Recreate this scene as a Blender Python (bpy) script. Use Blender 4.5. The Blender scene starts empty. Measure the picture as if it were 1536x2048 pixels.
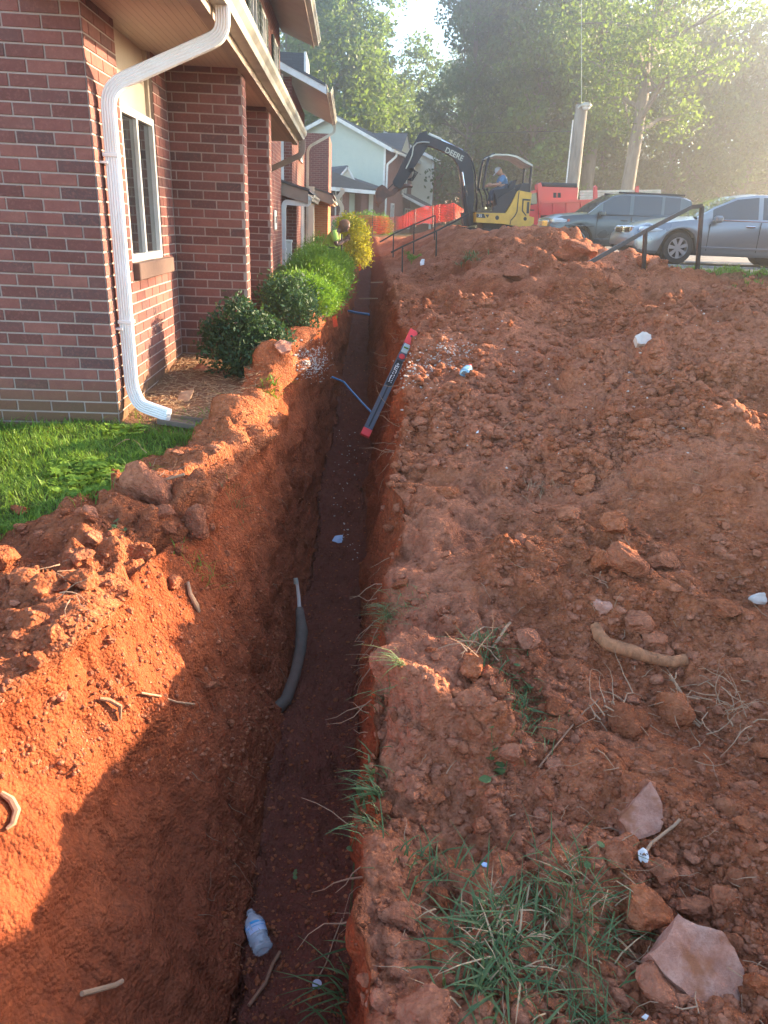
import bpy, bmesh, math, random
import numpy as np
from mathutils import Vector, Matrix, Euler
from mathutils.bvhtree import BVHTree
PI = math.pi
rnd = random.Random(7)
rng = np.random.default_rng(11)
sc = bpy.context.scene
C = bpy.data.collections.new('scene'); sc.collection.children.link(C)

# ------------------------------------------------------------------ camera
F_PX, PW, PH = 1450.0, 1536.0, 2048.0
cam_d = bpy.data.cameras.new('camera'); cam = bpy.data.objects.new('camera', cam_d); C.objects.link(cam)
_f = np.array([-68.0, 579.0, -F_PX]); _f /= np.linalg.norm(_f)
_d = np.array([-159.0, -(F_PX**2 + 68 * 159) / 579.0, -F_PX]); _u = -_d / np.linalg.norm(_d)
_r = np.cross(_f, _u); CM = np.array([_r, _f, _u])          # camera -> world; the eye is at the origin
cam.matrix_world = Matrix(CM.tolist()).to_4x4()
cam_d.sensor_width = 36.0; cam_d.sensor_fit = 'AUTO'; cam_d.lens = F_PX / PH * 36.0
cam_d.clip_start = 0.05; cam_d.clip_end = 2000.0
sc.camera = cam

# ------------------------------------------------------------------ light
SUN_AZ, SUN_EL = math.radians(67), math.radians(14)
w = bpy.data.worlds.new('World'); sc.world = w; w.use_nodes = True
nt = w.node_tree; bg = nt.nodes['Background']
sky = nt.nodes.new('ShaderNodeTexSky'); sky.sky_type = 'NISHITA'; sky.sun_disc = False
sky.sun_elevation = SUN_EL; sky.sun_rotation = SUN_AZ
sky.air_density = 1.0; sky.dust_density = 0.15; sky.ozone_density = 1.6
nt.links.new(sky.outputs[0], bg.inputs[0]); bg.inputs[1].default_value = 0.10
sl = bpy.data.lights.new('sun', 'SUN'); sun = bpy.data.objects.new('sun', sl); C.objects.link(sun)
sl.energy = 5.0; sl.angle = math.radians(0.6); sl.color = (1.0, 0.76, 0.48)
SD = Vector((math.sin(SUN_AZ) * math.cos(SUN_EL), math.cos(SUN_AZ) * math.cos(SUN_EL), math.sin(SUN_EL)))
sun.rotation_euler = (-SD).to_track_quat('-Z', 'Y').to_euler()
sc.view_settings.view_transform = 'Standard'; sc.view_settings.look = 'None'
sc.view_settings.exposure = 3.0; sc.view_settings.gamma = 1.0; sc.view_settings.use_curve_mapping = False
sc.cycles.use_denoising = True
sc.cycles.max_bounces = 7; sc.cycles.diffuse_bounces = 3; sc.cycles.transparent_max_bounces = 12
sc.cycles.volume_bounces = 0; sc.cycles.caustics_reflective = False; sc.cycles.caustics_refractive = False

def ray(px, py):
    return CM @ np.array([px - PW / 2, PH / 2 - py, -F_PX])
def at(px, py, Y=None, X=None, Z=None):
    r = ray(px, py)
    k = Y / r[1] if Y is not None else (X / r[0] if X is not None else Z / r[2])
    return Vector((r * k).tolist())

# ------------------------------------------------------------------ object helpers
def tag(o, label=None, cat=None, group=None, kind=None):
    if label: o['label'] = label
    if cat: o['category'] = cat
    if group: o['group'] = group
    if kind: o['kind'] = kind
    return o
def empty(name, loc=(0, 0, 0), label=None, cat=None, group=None, rz=0):
    o = bpy.data.objects.new(name, None); C.objects.link(o); o.location = loc; o.rotation_euler = (0, 0, rz)
    o.empty_display_size = 0.1
    return tag(o, label, cat, group)
def link(name, me, parent=None, origin=True):
    o = bpy.data.objects.new(name, me); C.objects.link(o)
    if parent is not None:
        o.parent = parent
        o.matrix_parent_inverse = world_m(parent).inverted()
    return o
def world_m(o):
    m = o.matrix_basis.copy()
    while o.parent is not None:
        m = o.parent.matrix_basis @ o.matrix_parent_inverse @ m if False else (o.parent.matrix_basis @ (o.matrix_parent_inverse @ m))
        o = o.parent
    return m
def children(o):
    return KIDS.get(o, [])
def copy_tree(o, parent=None, kids=None):
    c = o.copy(); C.objects.link(c)
    if parent is not None: c.parent = parent
    for ch in [x for x in ALLOBJ() if x.parent == o]:
        copy_tree(ch, c)
    return c
def ALLOBJ(): return list(C.objects)

class MB:
    """collects simple solids and links them as one mesh object"""
    def __init__(s): s.v = []; s.f = []; s.m = []; s.mi = 0
    def add(s, vs, fs):
        n = len(s.v); s.v.extend([tuple(p) for p in vs]); s.f.extend([tuple(i + n for i in f) for f in fs]); s.m.extend([s.mi] * len(fs)); return s
    def box(s, c, d, M=None, bev=0.0):
        x, y, z = d[0] / 2, d[1] / 2, d[2] / 2
        if bev <= 0:
            vs = [(i * x, j * y, k * z) for i in (-1, 1) for j in (-1, 1) for k in (-1, 1)]
            fs = [(0, 1, 3, 2), (4, 6, 7, 5), (0, 4, 5, 1), (2, 3, 7, 6), (0, 2, 6, 4), (1, 5, 7, 3)]
        else:
            b = min(bev, x * .9, y * .9, z * .9); vs = []; idx = {}
            for i in (-1, 1):
                for j in (-1, 1):
                    for k in (-1, 1):
                        idx[i, j, k] = len(vs)
                        vs += [(i * x, j * (y - b), k * (z - b)), (i * (x - b), j * y, k * (z - b)), (i * (x - b), j * (y - b), k * z)]
            g = lambda i, j, k, a: idx[i, j, k] + a
            fs = []
            for i in (-1, 1): fs.append([g(i, -1, -1, 0), g(i, 1, -1, 0), g(i, 1, 1, 0), g(i, -1, 1, 0)][::i])
            for j in (-1, 1): fs.append([g(-1, j, -1, 1), g(1, j, -1, 1), g(1, j, 1, 1), g(-1, j, 1, 1)][::-j])
            for k in (-1, 1): fs.append([g(-1, -1, k, 2), g(1, -1, k, 2), g(1, 1, k, 2), g(-1, 1, k, 2)][::k])
            for i in (-1, 1):
                for j in (-1, 1): fs.append([g(i, j, -1, 0), g(i, j, -1, 1), g(i, j, 1, 1), g(i, j, 1, 0)][::i * j])
            for i in (-1, 1):
                for k in (-1, 1): fs.append([g(i, -1, k, 0), g(i, 1, k, 0), g(i, 1, k, 2), g(i, -1, k, 2)][::i * k])
            for j in (-1, 1):
                for k in (-1, 1): fs.append([g(-1, j, k, 1), g(-1, j, k, 2), g(1, j, k, 2), g(1, j, k, 1)][::j * k])
            for i in (-1, 1):
                for j in (-1, 1):
                    for k in (-1, 1): fs.append([g(i, j, k, 0), g(i, j, k, 1), g(i, j, k, 2)][::i * j * k])
        c = Vector(c)
        if M is not None: vs = [c + M @ Vector(p) for p in vs]
        else: vs = [(c[0] + p[0], c[1] + p[1], c[2] + p[2]) for p in vs]
        return s.add(vs, fs)
    def bb(s, a, b, bev=0):
        return s.box([(a[i] + b[i]) / 2 for i in range(3)], [abs(b[i] - a[i]) for i in range(3)], None, bev)
    def beam(s, p, q, w, h, up=(0, 0, 1), bev=0):
        p, q = Vector(p), Vector(q); d = q - p; L = d.length; z = d.normalized(); u = Vector(up)
        x = u.cross(z)
        if x.length < 1e-4: x = Vector((1, 0, 0)).cross(z)
        x.normalize(); y = z.cross(x)
        return s.box((p + q) / 2, (w, h, L), Matrix((x, y, z)).transposed(), bev)
    def tube(s, pts, r, n=8, cap=True):
        pts = [Vector(p) for p in pts]; m = len(pts)
        rs = r if hasattr(r, '__len__') else [r] * m
        t = (pts[1] - pts[0]).normalized(); x = t.orthogonal().normalized(); vs = []
        for i in range(m):
            t = (pts[min(i + 1, m - 1)] - pts[max(i - 1, 0)]).normalized()
            x = (x - t * x.dot(t)).normalized(); y = t.cross(x)
            for k in range(n):
                a = 2 * PI * k / n; vs.append(pts[i] + (x * math.cos(a) + y * math.sin(a)) * rs[i])
        fs = [(i * n + k, i * n + (k + 1) % n, (i + 1) * n + (k + 1) % n, (i + 1) * n + k) for i in range(m - 1) for k in range(n)]
        if cap: fs += [tuple(range(n))[::-1], tuple(range((m - 1) * n, m * n))]
        return s.add(vs, fs)
    def sweep(s, pts, prof, up, cap=True):
        """prof: list of (a,b) in frame (side, up)"""
        pts = [Vector(p) for p in pts]; m = len(pts); n = len(prof); vs = []; up = Vector(up)
        for i in range(m):
            t = (pts[min(i + 1, m - 1)] - pts[max(i - 1, 0)]).normalized()
            x = t.cross(up).normalized(); y = x.cross(t)
            k = 1.0
            if 0 < i < m - 1:
                a = (pts[i] - pts[i - 1]).normalized(); k = 1 / max(.5, a.dot(t))
            for a_, b_ in prof: vs.append(pts[i] + x * a_ + y * b_ * k)
        fs = [(i * n + k, i * n + (k + 1) % n, (i + 1) * n + (k + 1) % n, (i + 1) * n + k) for i in range(m - 1) for k in range(n)]
        if cap: fs += [tuple(range(n))[::-1], tuple(range((m - 1) * n, m * n))]
        return s.add(vs, fs)
    def prism(s, poly, a, b):
        """poly = 3d polygon, swept by vector from a to b offsets"""
        n = len(poly); a, b = Vector(a), Vector(b)
        vs = [Vector(p) + a for p in poly] + [Vector(p) + b for p in poly]
        fs = [tuple(range(n)), tuple(range(n, 2 * n))[::-1]] + [(k, k + n, (k + 1) % n + n, (k + 1) % n) for k in range(n)]
        return s.add(vs, fs)
    def cyl(s, p, q, r, n=12, r2=None): return s.tube([p, q], [r, r if r2 is None else r2], n)
    def ball(s, c, r, n=8, m=5):
        r = (r, r, r) if not hasattr(r, '__len__') else r; vs = [(c[0], c[1], c[2] - r[2])]
        for i in range(1, m):
            a = -PI / 2 + PI * i / m
            for k in range(n):
                b = 2 * PI * k / n; vs.append((c[0] + r[0] * math.cos(a) * math.cos(b), c[1] + r[1] * math.cos(a) * math.sin(b), c[2] + r[2] * math.sin(a)))
        vs.append((c[0], c[1], c[2] + r[2])); fs = [(0, 1 + (k + 1) % n, 1 + k) for k in range(n)]
        for i in range(m - 2): fs += [(1 + i * n + k, 1 + i * n + (k + 1) % n, 1 + (i + 1) * n + (k + 1) % n, 1 + (i + 1) * n + k) for k in range(n)]
        L = len(vs) - 1; fs += [(L, 1 + (m - 2) * n + k, 1 + (m - 2) * n + (k + 1) % n) for k in range(n)]
        return s.add(vs, fs)
    def mesh(s, name, mats, smooth=False, fix=True):
        me = bpy.data.meshes.new(name); me.from_pydata([tuple(p) for p in s.v], [], s.f)
        mats = mats if isinstance(mats, (list, tuple)) else [mats]
        for m in mats: me.materials.append(m)
        if len(mats) > 1: me.polygons.foreach_set('material_index', s.m)
        if fix:
            bm = bmesh.new(); bm.from_mesh(me); bmesh.ops.recalc_face_normals(bm, faces=bm.faces); bm.to_mesh(me); bm.free()
        if smooth: shade(me)
        me.update(); return me
    def build(s, name, mats, parent=None, smooth=False, label=None, cat=None, group=None, kind=None, fix=True):
        if parent is None and s.v:      # origin at the thing's base
            a = np.array([tuple(p) for p in s.v]); o_ = Vector(((a[:, 0].min() + a[:, 0].max()) / 2, (a[:, 1].min() + a[:, 1].max()) / 2, a[:, 2].min()))
            s.v = [tuple(Vector(p) - o_) for p in s.v]
            o = link(name, s.mesh(name, mats, smooth, fix)); o.location = o_
        else: o = link(name, s.mesh(name, mats, smooth, fix), parent)
        return tag(o, label, cat, group, kind)
def shade(me, ang=40):
    me.polygons.foreach_set('use_smooth', [True] * len(me.polygons))
    bm = bmesh.new(); bm.from_mesh(me); c = math.radians(ang)
    for e in bm.edges:
        if len(e.link_faces) == 2 and e.calc_face_angle(0) > c: e.smooth = False
    bm.to_mesh(me); bm.free()
def np_mesh(name, V, Fq, mats, mi=None, smooth=False):
    """V (n,3), Fq (m,k) all faces of equal size k"""
    me = bpy.data.meshes.new(name); k = Fq.shape[1]
    me.vertices.add(len(V)); me.vertices.foreach_set('co', np.ascontiguousarray(V, np.float32).ravel())
    me.loops.add(Fq.size); me.loops.foreach_set('vertex_index', np.ascontiguousarray(Fq, np.int32).ravel())
    me.polygons.add(len(Fq)); me.polygons.foreach_set('loop_start', np.arange(0, Fq.size, k, dtype=np.int32))
    try: me.polygons.foreach_set('loop_total', np.full(len(Fq), k, np.int32))
    except Exception: pass
    for m in (mats if isinstance(mats, (list, tuple)) else [mats]): me.materials.append(m)
    if mi is not None: me.polygons.foreach_set('material_index', np.asarray(mi, np.int32))
    if smooth: me.polygons.foreach_set('use_smooth', np.ones(len(Fq), bool))
    me.update(calc_edges=True); return me

# ------------------------------------------------------------------ numpy noise
def _h(ix, iy, iz, s):
    with np.errstate(over='ignore'):
        h = (ix.astype(np.uint32) * np.uint32(374761393) + iy.astype(np.uint32) * np.uint32(668265263) + iz.astype(np.uint32) * np.uint32(2147483647) + np.uint32(s * 974711 + 13))
        h = (h ^ (h >> np.uint32(13))) * np.uint32(1274126177); h ^= h >> np.uint32(16); h = h * np.uint32(2246822519); h ^= h >> np.uint32(15)
    return h
def vnoise(P, s=0):
    P = np.asarray(P, float); I = np.floor(P).astype(np.int64); f = P - I; u = f * f * f * (f * (f * 6 - 15) + 10); r = 0
    for a in (0, 1):
        for b in (0, 1):
            for c in (0, 1):
                v = _h(I[..., 0] + a, I[..., 1] + b, I[..., 2] + c, s) / 4294967295.0 * 2 - 1
                wt = (u[..., 0] if a else 1 - u[..., 0]) * (u[..., 1] if b else 1 - u[..., 1]) * (u[..., 2] if c else 1 - u[..., 2]); r = r + v * wt
    return r
def fbm(P, o=4, s=0, g=.5, l=2.03):
    r = 0; a = 1; P = np.asarray(P, float)
    for i in range(o): r = r + a * vnoise(P, s + i * 17); a *= g; P = P * l + 3.7
    return r
def worley(P, s=0):
    """distance to the nearest feature point, and its random value (2d cells in x,y of P plus optional z)"""
    P = np.asarray(P, float); I = np.floor(P).astype(np.int64); best = np.full(P.shape[:-1], 9.0); rid = np.zeros(P.shape[:-1])
    zr = (-1, 0, 1) if P.shape[-1] == 3 else (0,)
    for a in (-1, 0, 1):
        for b in (-1, 0, 1):
            for c in zr:
                cx = I[..., 0] + a; cy = I[..., 1] + b; cz = (I[..., 2] + c) if len(zr) == 3 else np.zeros_like(cx)
                h = _h(cx, cy, cz, s); fx = (h & 1023) / 1023.; fy = ((h >> 10) & 1023) / 1023.; fz = ((h >> 20) & 1023) / 1023.
                d = (cx + fx - P[..., 0])**2 + (cy + fy - P[..., 1])**2
                if len(zr) == 3: d = d + (cz + fz - P[..., 2])**2
                h2 = _h(cx, cy, cz, s + 5) / 4294967295.0
                m = d < best; best = np.where(m, d, best); rid = np.where(m, h2, rid)
    return np.sqrt(best), rid

# ------------------------------------------------------------------ material helpers
def newmat(name):
    m = bpy.data.materials.new(name); m.use_nodes = True; t = m.node_tree; b = t.nodes['Principled BSDF']; return m, t, b
def N(t, typ, **kw):
    n = t.nodes.new('ShaderNode' + typ)
    for k, v in kw.items():
        if k in n.inputs: n.inputs[k].default_value = v
        else: setattr(n, k, v)
    return n
def L(t, a, b): t.links.new(a, b)
def mixc(t, f, a, b, blend='MIX'):
    n = t.nodes.new('ShaderNodeMix'); n.data_type = 'RGBA'; n.blend_type = blend
    for i, x in ((0, f), (6, a), (7, b)):
        if hasattr(x, 'is_linked'): L(t, x, n.inputs[i])
        else: n.inputs[i].default_value = x if i == 0 else (*x, 1) if len(x) == 3 else x
    return n.outputs[2]
def ramp(t, f, stops):
    n = t.nodes.new('ShaderNodeValToRGB'); L(t, f, n.inputs[0]); e = n.color_ramp.elements
    while len(e) < len(stops): e.new(.5)
    for i, (p, c) in enumerate(stops): e[i].position = p; e[i].color = (*c, 1) if len(c) == 3 else c
    return n.outputs[0]
def math_n(t, op, a, b=None, clamp=False):
    n = t.nodes.new('ShaderNodeMath'); n.operation = op; n.use_clamp = clamp
    for i, x in enumerate((a, b)):
        if x is None: continue
        if hasattr(x, 'is_linked'): L(t, x, n.inputs[i])
        else: n.inputs[i].default_value = x
    return n.outputs[0]
def coords(t, obj=True):
    return N(t, 'TexCoord').outputs['Object'] if obj else N(t, 'NewGeometry').outputs['Position']
def noise(t, vec, scale, detail=4, rough=.55, out=0):
    n = N(t, 'TexNoise', Scale=scale, Detail=detail, Roughness=rough); L(t, vec, n.inputs['Vector']); return n.outputs[out]
def bump(t, b, h, strength=.5, dist=.01):
    n = N(t, 'Bump', Strength=strength, Distance=dist); L(t, h, n.inputs['Height']); L(t, n.outputs[0], b.inputs['Normal']); return n
def simple(name, col, rough=.6, metal=0, var=.12, scale=20, bmp=0, spec=.5, dirt=None, coat=0):
    m, t, b = newmat(name); v = coords(t, False)
    n1 = noise(t, v, scale, 4); n2 = noise(t, v, scale * .13, 3)
    c = mixc(t, n1, tuple(x * (1 - var) for x in col), tuple(min(1, x * (1 + var)) for x in col))
    c = mixc(t, math_n(t, 'MULTIPLY', n2, var * 1.6), c, tuple(x * .5 for x in col))
    if dirt:
        f = ramp(t, noise(t, v, 3.1, 5, .6), [(.45, (0, 0, 0)), (.75, (1, 1, 1))]); c = mixc(t, math_n(t, 'MULTIPLY', f, dirt[1]), c, dirt[0])
    L(t, c, b.inputs['Base Color']); b.inputs['Roughness'].default_value = rough; b.inputs['Metallic'].default_value = metal
    b.inputs['Specular IOR Level'].default_value = spec; b.inputs['Coat Weight'].default_value = coat
    if bmp: bump(t, b, n1, bmp, .004)
    return m
MAT = {}
# ------------------------------------------------------------------ materials of the ground
def dirt_mat(name='red_clay', attr=True, k=1.0, island=False):
    m, t, b = newmat(name); v = coords(t, False)
    n_big = noise(t, v, 1.3, 4, .6); n_mid = noise(t, v, 9, 5, .65); n_f = noise(t, v, 70, 5, .7); n_ff = noise(t, v, 260, 3, .7)
    c = ramp(t, n_mid, [(.28, (.20 * k, .052 * k, .020 * k)), (.5, (.39 * k, .115 * k, .045 * k)), (.72, (.55 * k, .20 * k, .095 * k))])
    c = mixc(t, ramp(t, n_f, [(.42, (0, 0, 0)), (.62, (.55, .55, .55))]), c, (.54 * k, .22 * k, .125 * k))
    c = mixc(t, ramp(t, n_big, [(.4, (0, 0, 0)), (.65, (.6, .6, .6))]), c, (.26 * k, .066 * k, .027 * k))
    c = mixc(t, ramp(t, n_ff, [(.64, (0, 0, 0)), (.70, (.5, .5, .5))]), c, (.62, .40, .30))
    if attr:
        a = N(t, 'Attribute', attribute_name='mask'); s = N(t, 'SeparateColor'); L(t, a.outputs['Color'], s.inputs[0])
        # R lawn soil, G damp subsoil of the trench floor, B dry topsoil with straw
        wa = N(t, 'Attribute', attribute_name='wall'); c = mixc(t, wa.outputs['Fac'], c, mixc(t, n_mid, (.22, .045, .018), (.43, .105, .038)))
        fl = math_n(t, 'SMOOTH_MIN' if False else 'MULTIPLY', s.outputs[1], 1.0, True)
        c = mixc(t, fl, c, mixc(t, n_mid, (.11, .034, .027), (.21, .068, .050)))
        c = mixc(t, s.outputs[2], c, mixc(t, n_f, (.20, .115, .07), (.34, .19, .115)))
        c = mixc(t, s.outputs[0], c, mixc(t, n_f, (.05, .07, .02), (.11, .13, .045)))
        al = N(t, 'Attribute', attribute_name='pale')
        c = mixc(t, al.outputs['Fac'], c, mixc(t, n_f, (.42, .155, .085), (.58, .26, .165)))
    if island:
        g = N(t, 'NewGeometry'); oi = N(t, 'ObjectInfo')
        rr = math_n(t, 'FRACT', math_n(t, 'ADD', g.outputs['Random Per Island'], oi.outputs['Random']))
        c = mixc(t, math_n(t, 'MULTIPLY', rr, .55), c, (.56 * k, .25 * k, .16 * k)); c = mixc(t, ramp(t, rr, [(.0, (.5, .5, .5)), (.25, (0, 0, 0))]), c, (.22, .07, .035))
    L(t, c, b.inputs['Base Color']); b.inputs['Roughness'].default_value = .95; b.inputs['Specular IOR Level'].default_value = .04
    h = math_n(t, 'ADD', math_n(t, 'MULTIPLY', n_f, 1.0), math_n(t, 'MULTIPLY', n_ff, .45))
    vo = N(t, 'TexVoronoi', Scale=95.0, feature='F1'); L(t, v, vo.inputs['Vector'])
    h = math_n(t, 'SUBTRACT', h, math_n(t, 'MULTIPLY', vo.outputs['Distance'], 1.0)); vo2 = N(t, 'TexVoronoi', Scale=38.0, feature='F1'); L(t, v, vo2.inputs['Vector']); h = math_n(t, 'SUBTRACT', h, math_n(t, 'MULTIPLY', vo2.outputs['Distance'], 1.2)); c = mixc(t, ramp(t, vo2.outputs['Distance'], [(.35, (0, 0, 0)), (.8, (.35, .35, .35))]), c, (.16 * k, .05 * k, .028 * k)); L(t, c, b.inputs['Base Color'])
    bump(t, b, h, .9, .012)
    return m
MAT['dirt'] = dirt_mat(); MAT['clod'] = dirt_mat('clay_clod', False, 1.0, True)

# ------------------------------------------------------------------ the ground: one sheet with the trench cut into it
I_ = np.interp
def _n1(Y, f, s):
    Y = np.asarray(Y, float); return vnoise(np.stack([Y * f, Y * 0 + 7.3, Y * 0 + s], -1), s)
def zl_(Y): return I_(Y, [-10, 1, 3, 4.5, 6.35, 8.3, 12, 20, 45, 70], [-1.35, -1.30, -1.27, -1.24, -1.10, -.95, -.90, -.92, -.62, -.6])
def zf_(Y): return I_(Y, [-10, 4.6, 7.2, 9, 15, 24, 27, 29, 60], [-2.2, -2.2, -2.0, -1.82, -1.72, -1.6, -1.5, -.95, -.8])
def xfr_(Y): return np.where(Y < 26, .04 + .028 * Y, .04 + .028 * 26)
def xfl_(Y): return xfr_(Y) - I_(Y, [0, 3, 8, 12, 26], [.38, .40, .37, .36, .42])
def xll_(Y): return .045 * _n1(Y, 1.3, 3) + .018 * _n1(Y, 4.5, 4) + I_(Y, [-10, .5, 1.5, 2.1, 3, 4, 5, 6, 7.7, 9.9, 17, 26], [-1.1, -1.0, -.90, -.74, -.62, -.52, -.47, -.42, -.30, -.13, .05, .25])
def xrl_(Y): return .050 * _n1(Y, 1.6, 5) * np.clip(np.asarray(Y) - .6, 0, 1) + .022 * _n1(Y, 5.5, 6) + I_(Y, [-10, .9, 1.7, 2.4, 3.1, 4.3, 5.2, 6, 7, 8, 10, 17, 26], [.05, .06, .09, .15, .24, .35, .44, .52, .53, .53, .56, .84, 1.05])
def zrl_(Y): return I_(Y, [-10, 1.5, 2.4, 3.3, 4.5, 6.3, 8, 10, 14, 17, 26, 45], [-1.52, -1.48, -1.44, -1.34, -1.16, -.97, -.92, -.90, -.98, -1.1, -1.05, -.65])
def sm(x, a, b): x = np.clip((x - a) / (b - a), 0, 1); return x * x * (3 - 2 * x)
LOT = -.56
def lotmask(X, Y):     # 1 where the car park lies
    edge_y = I_(X, [3.6, 4.6, 7, 12, 40], [13.5, 9.9, 9.3, 9.0, 9.0]); return sm(X, 3.6, 4.3) * sm(Y - edge_y, 0, .25)
def right_h(X, Y):
    z0 = zrl_(Y); d = X - xrl_(Y)
    z = z0 + .115 * np.clip(d, 0, 2.2) * sm(Y, 1, 4) + .05 * np.clip(d, 0, 3)
    z = z + .10 * sm(d, .9, 2.0) * (1 - sm(Y, 4, 7))
    # ramp up towards the digger
    rampz = I_(d, [0, .45, 1.2, 2.3, 3.2, 6], [0, .03, .34, .72, .76, .55]); z = z + (rampz - .05 * np.clip(d, 0, 3)) * sm(Y, 10.5, 15) * (1 - sm(Y, 30, 36))
    flat = LOT - .01
    k = sm(d, 2.5, 4.5) * (1 - sm(Y, 8, 9.5)); z = z * (1 - k) + (flat - .02) * k
    far = sm(Y, 28, 34); z = z * (1 - far) + (flat + .0) * far
    # the spoil heaps
    def g(cx, cy, sx, sy, a, p=2): return a * np.exp(-(np.abs((X - cx) / sx)**p + np.abs((Y - cy) / sy)**p))
    z = z + g(2.75, 11.3, .95, 1.5, .36, 2.4) + g(3.5, 11.3, .7, 1.1, .20) + g(1.9, 12.4, .8, 1.5, .10) + g(2.2, 10.0, .8, .9, .10)
    z = z + g(1.35, 6.6, .45, .5, .09) + g(2.0, 5.0, .5, .5, .07) + g(.95, 2.9, .35, .45, .08) + g(1.75, 3.4, .5, .5, .10) + g(1.05, 2.35, .25, .25, .06)
    z = z + g(.42, 3.05, .25, .4, .08) + g(.31, 1.93, .19, .22, .17, 3) + g(.62, 4.9, .5, .9, .05) + g(3.9, 10.3, .45, .35, .15) + g(4.7, 10.7, .5, .35, .16) + g(2.3, 8.3, .6, .6, .12) + g(3.5, 8.3, .6, .5, .10) + g(1.5, 9.2, .5, .7, .10)
    lm = lotmask(X, Y); z = z * (1 - lm) + (LOT - .03) * lm
    # unseen heap added just right of the view, its crest shaped to shade this bank
    xe = .60 * Y + .95; yy = 0
    crest = I_(Y, [-3, .5, 1.6, 2.4, 3.0, 3.35, 3.7, 4.2, 4.7, 4.9, 5.1, 5.5, 5.75, 6.4, 7.6, 8.6, 10, 12, 14.8], [-.9, -.8, -.75, -.62, -.50, -.47, -.40, -.36, -.32, .30, .56, .56, .42, .40, .60, .95, 1.0, 1.0, .9])
    u = (X - xe); hump = np.exp(-np.abs((u - .55) / .62)**2.5)
    return z + np.clip(crest - z, 0, 9) * hump * (1 - sm(Y, 14.8, 15.4))
def left_h(X, Y):
    z = zl_(Y) + 0 * X; d = xll_(Y) - X       # distance left of the lip
    berm = I_(Y, [-5, 2.4, 3.2, 4.5, 6, 7.5, 9, 12], [.05, .07, .13, .16, .14, .10, .04, .02])
    wd = I_(Y, [-5, 2.2, 2.9, 3.6, 4.3, 6, 9], [3.0, 1.2, .42, .40, .30, .26, .2])
    z = z + berm * np.exp(-((d - wd * .45) / (wd * .55))**2 * 1.2) * sm(d, -.05, .1)
    z = z + .08 * sm(2.95 - Y, 0, .5) * sm(X, -3.5, -1.0)
    # in the far distance
    return z
def lawn_edge(Y):       # soil covers the grass to the right of this line
    return I_(Y, [-5, 2.55, 2.75, 3.0, 3.4, 3.7, 4.0, 4.25, 4.6, 6.4, 9], [-9, -6, -1.5, -1.12, -1.0, -1.12, -.98, -.86, -.78, -.66, -.5])

Yf = [.36]
while Yf[-1] < 30: Yf.append(Yf[-1] * 1.0044 + .0006)
while Yf[-1] < 900: Yf.append(Yf[-1] * 1.035)
back = -np.geomspace(.1, 60, 26)[::-1] + .25
Y1 = np.concatenate([back, np.array(Yf)]); nY = len(Y1)
s1 = np.abs(Y1) + .3
cols = []            # (n, fX(v) -> X,Z arrays, segment id)
nLc, nLf, nS, nB, nW, nR, nRc = 34, 110, 100, 46, 44, 185, 40
Yc = Y1[:, None]; S = s1[:, None]
tfar = np.geomspace(.45, 60, nLc)[::-1][None, :]
X_lc = xll_(Y1)[:, None] - np.maximum(tfar * S, tfar * 3); X_lf = xll_(Y1)[:, None] - (np.linspace(.445, .0, nLf)[None, :] * S)
v = np.linspace(0, 1, nS + 1)[1:][None, :]
XL, ZL = xll_(Y1)[:, None], left_h(xll_(Y1), Y1)[:, None]; XF, ZF = xfl_(Y1)[:, None], zf_(Y1)[:, None]
kk = I_(Y1, [0, 2.2, 3.5, 5], [.52, .50, .72, .55])[:, None]; kz = I_(Y1, [0, 2.2, 3.5, 5], [.42, .38, .25, .15])[:, None]
PX, PZ = XL + (XF - XL) * kk, ZF + (ZL - ZF) * kz
X_s = (1 - v)**2 * XL + 2 * v * (1 - v) * PX + v * v * XF; Z_s = (1 - v)**2 * ZL + 2 * v * (1 - v) * PZ + v * v * ZF
v = np.linspace(0, 1, nB + 1)[1:][None, :]; XR = xfr_(Y1)[:, None]
X_b = XF + (XR - XF) * v; Z_b = ZF + .03 * (2 * v - 1)**4 + 0 * X_b
v = np.linspace(0, 1, nW + 1)[1:][None, :]; XRL = xrl_(Y1)[:, None]; ZRL = right_h(XRL, Yc)
wexp = I_(Y1, [3.5, 5, 8, 11], [1.7, 1.0, 1.0, 1.3])[:, None]; X_w = XR + (XRL - XR) * (v**wexp); Z_w = ZF + .03 + (ZRL - ZF - .03) * v
X_r = XRL + np.linspace(0, .64, nR + 1)[1:][None, :] * S; tr = np.geomspace(.66, 60, nRc)[None, :]
X_rc = XRL + np.maximum(tr * S, (tr - .64) * 3 + .64 * S)
Zlc, Zlf = left_h(X_lc, Yc), left_h(X_lf, Yc); Z_r, Z_rc = right_h(X_r, Yc), right_h(X_rc, Yc)
GX = np.concatenate([X_lc, X_lf, X_s, X_b, X_w, X_r, X_rc], 1); GZ = np.concatenate([Zlc, Zlf, Z_s, Z_b, Z_w, Z_r, Z_rc], 1); GY = np.broadcast_to(Yc, GX.shape).copy()
seg = np.concatenate([np.full(n, i) for i, n in enumerate((nLc, nLf, nS, nB, nW, nR, nRc))]); SEG = np.broadcast_to(seg[None, :], GX.shape)
P = np.stack([GX, GY, GZ], -1)
du = np.gradient(P, axis=1); dv = np.gradient(P, axis=0); Nn = np.cross(du, dv); Nn /= np.linalg.norm(Nn, axis=-1, keepdims=True) + 1e-9
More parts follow.
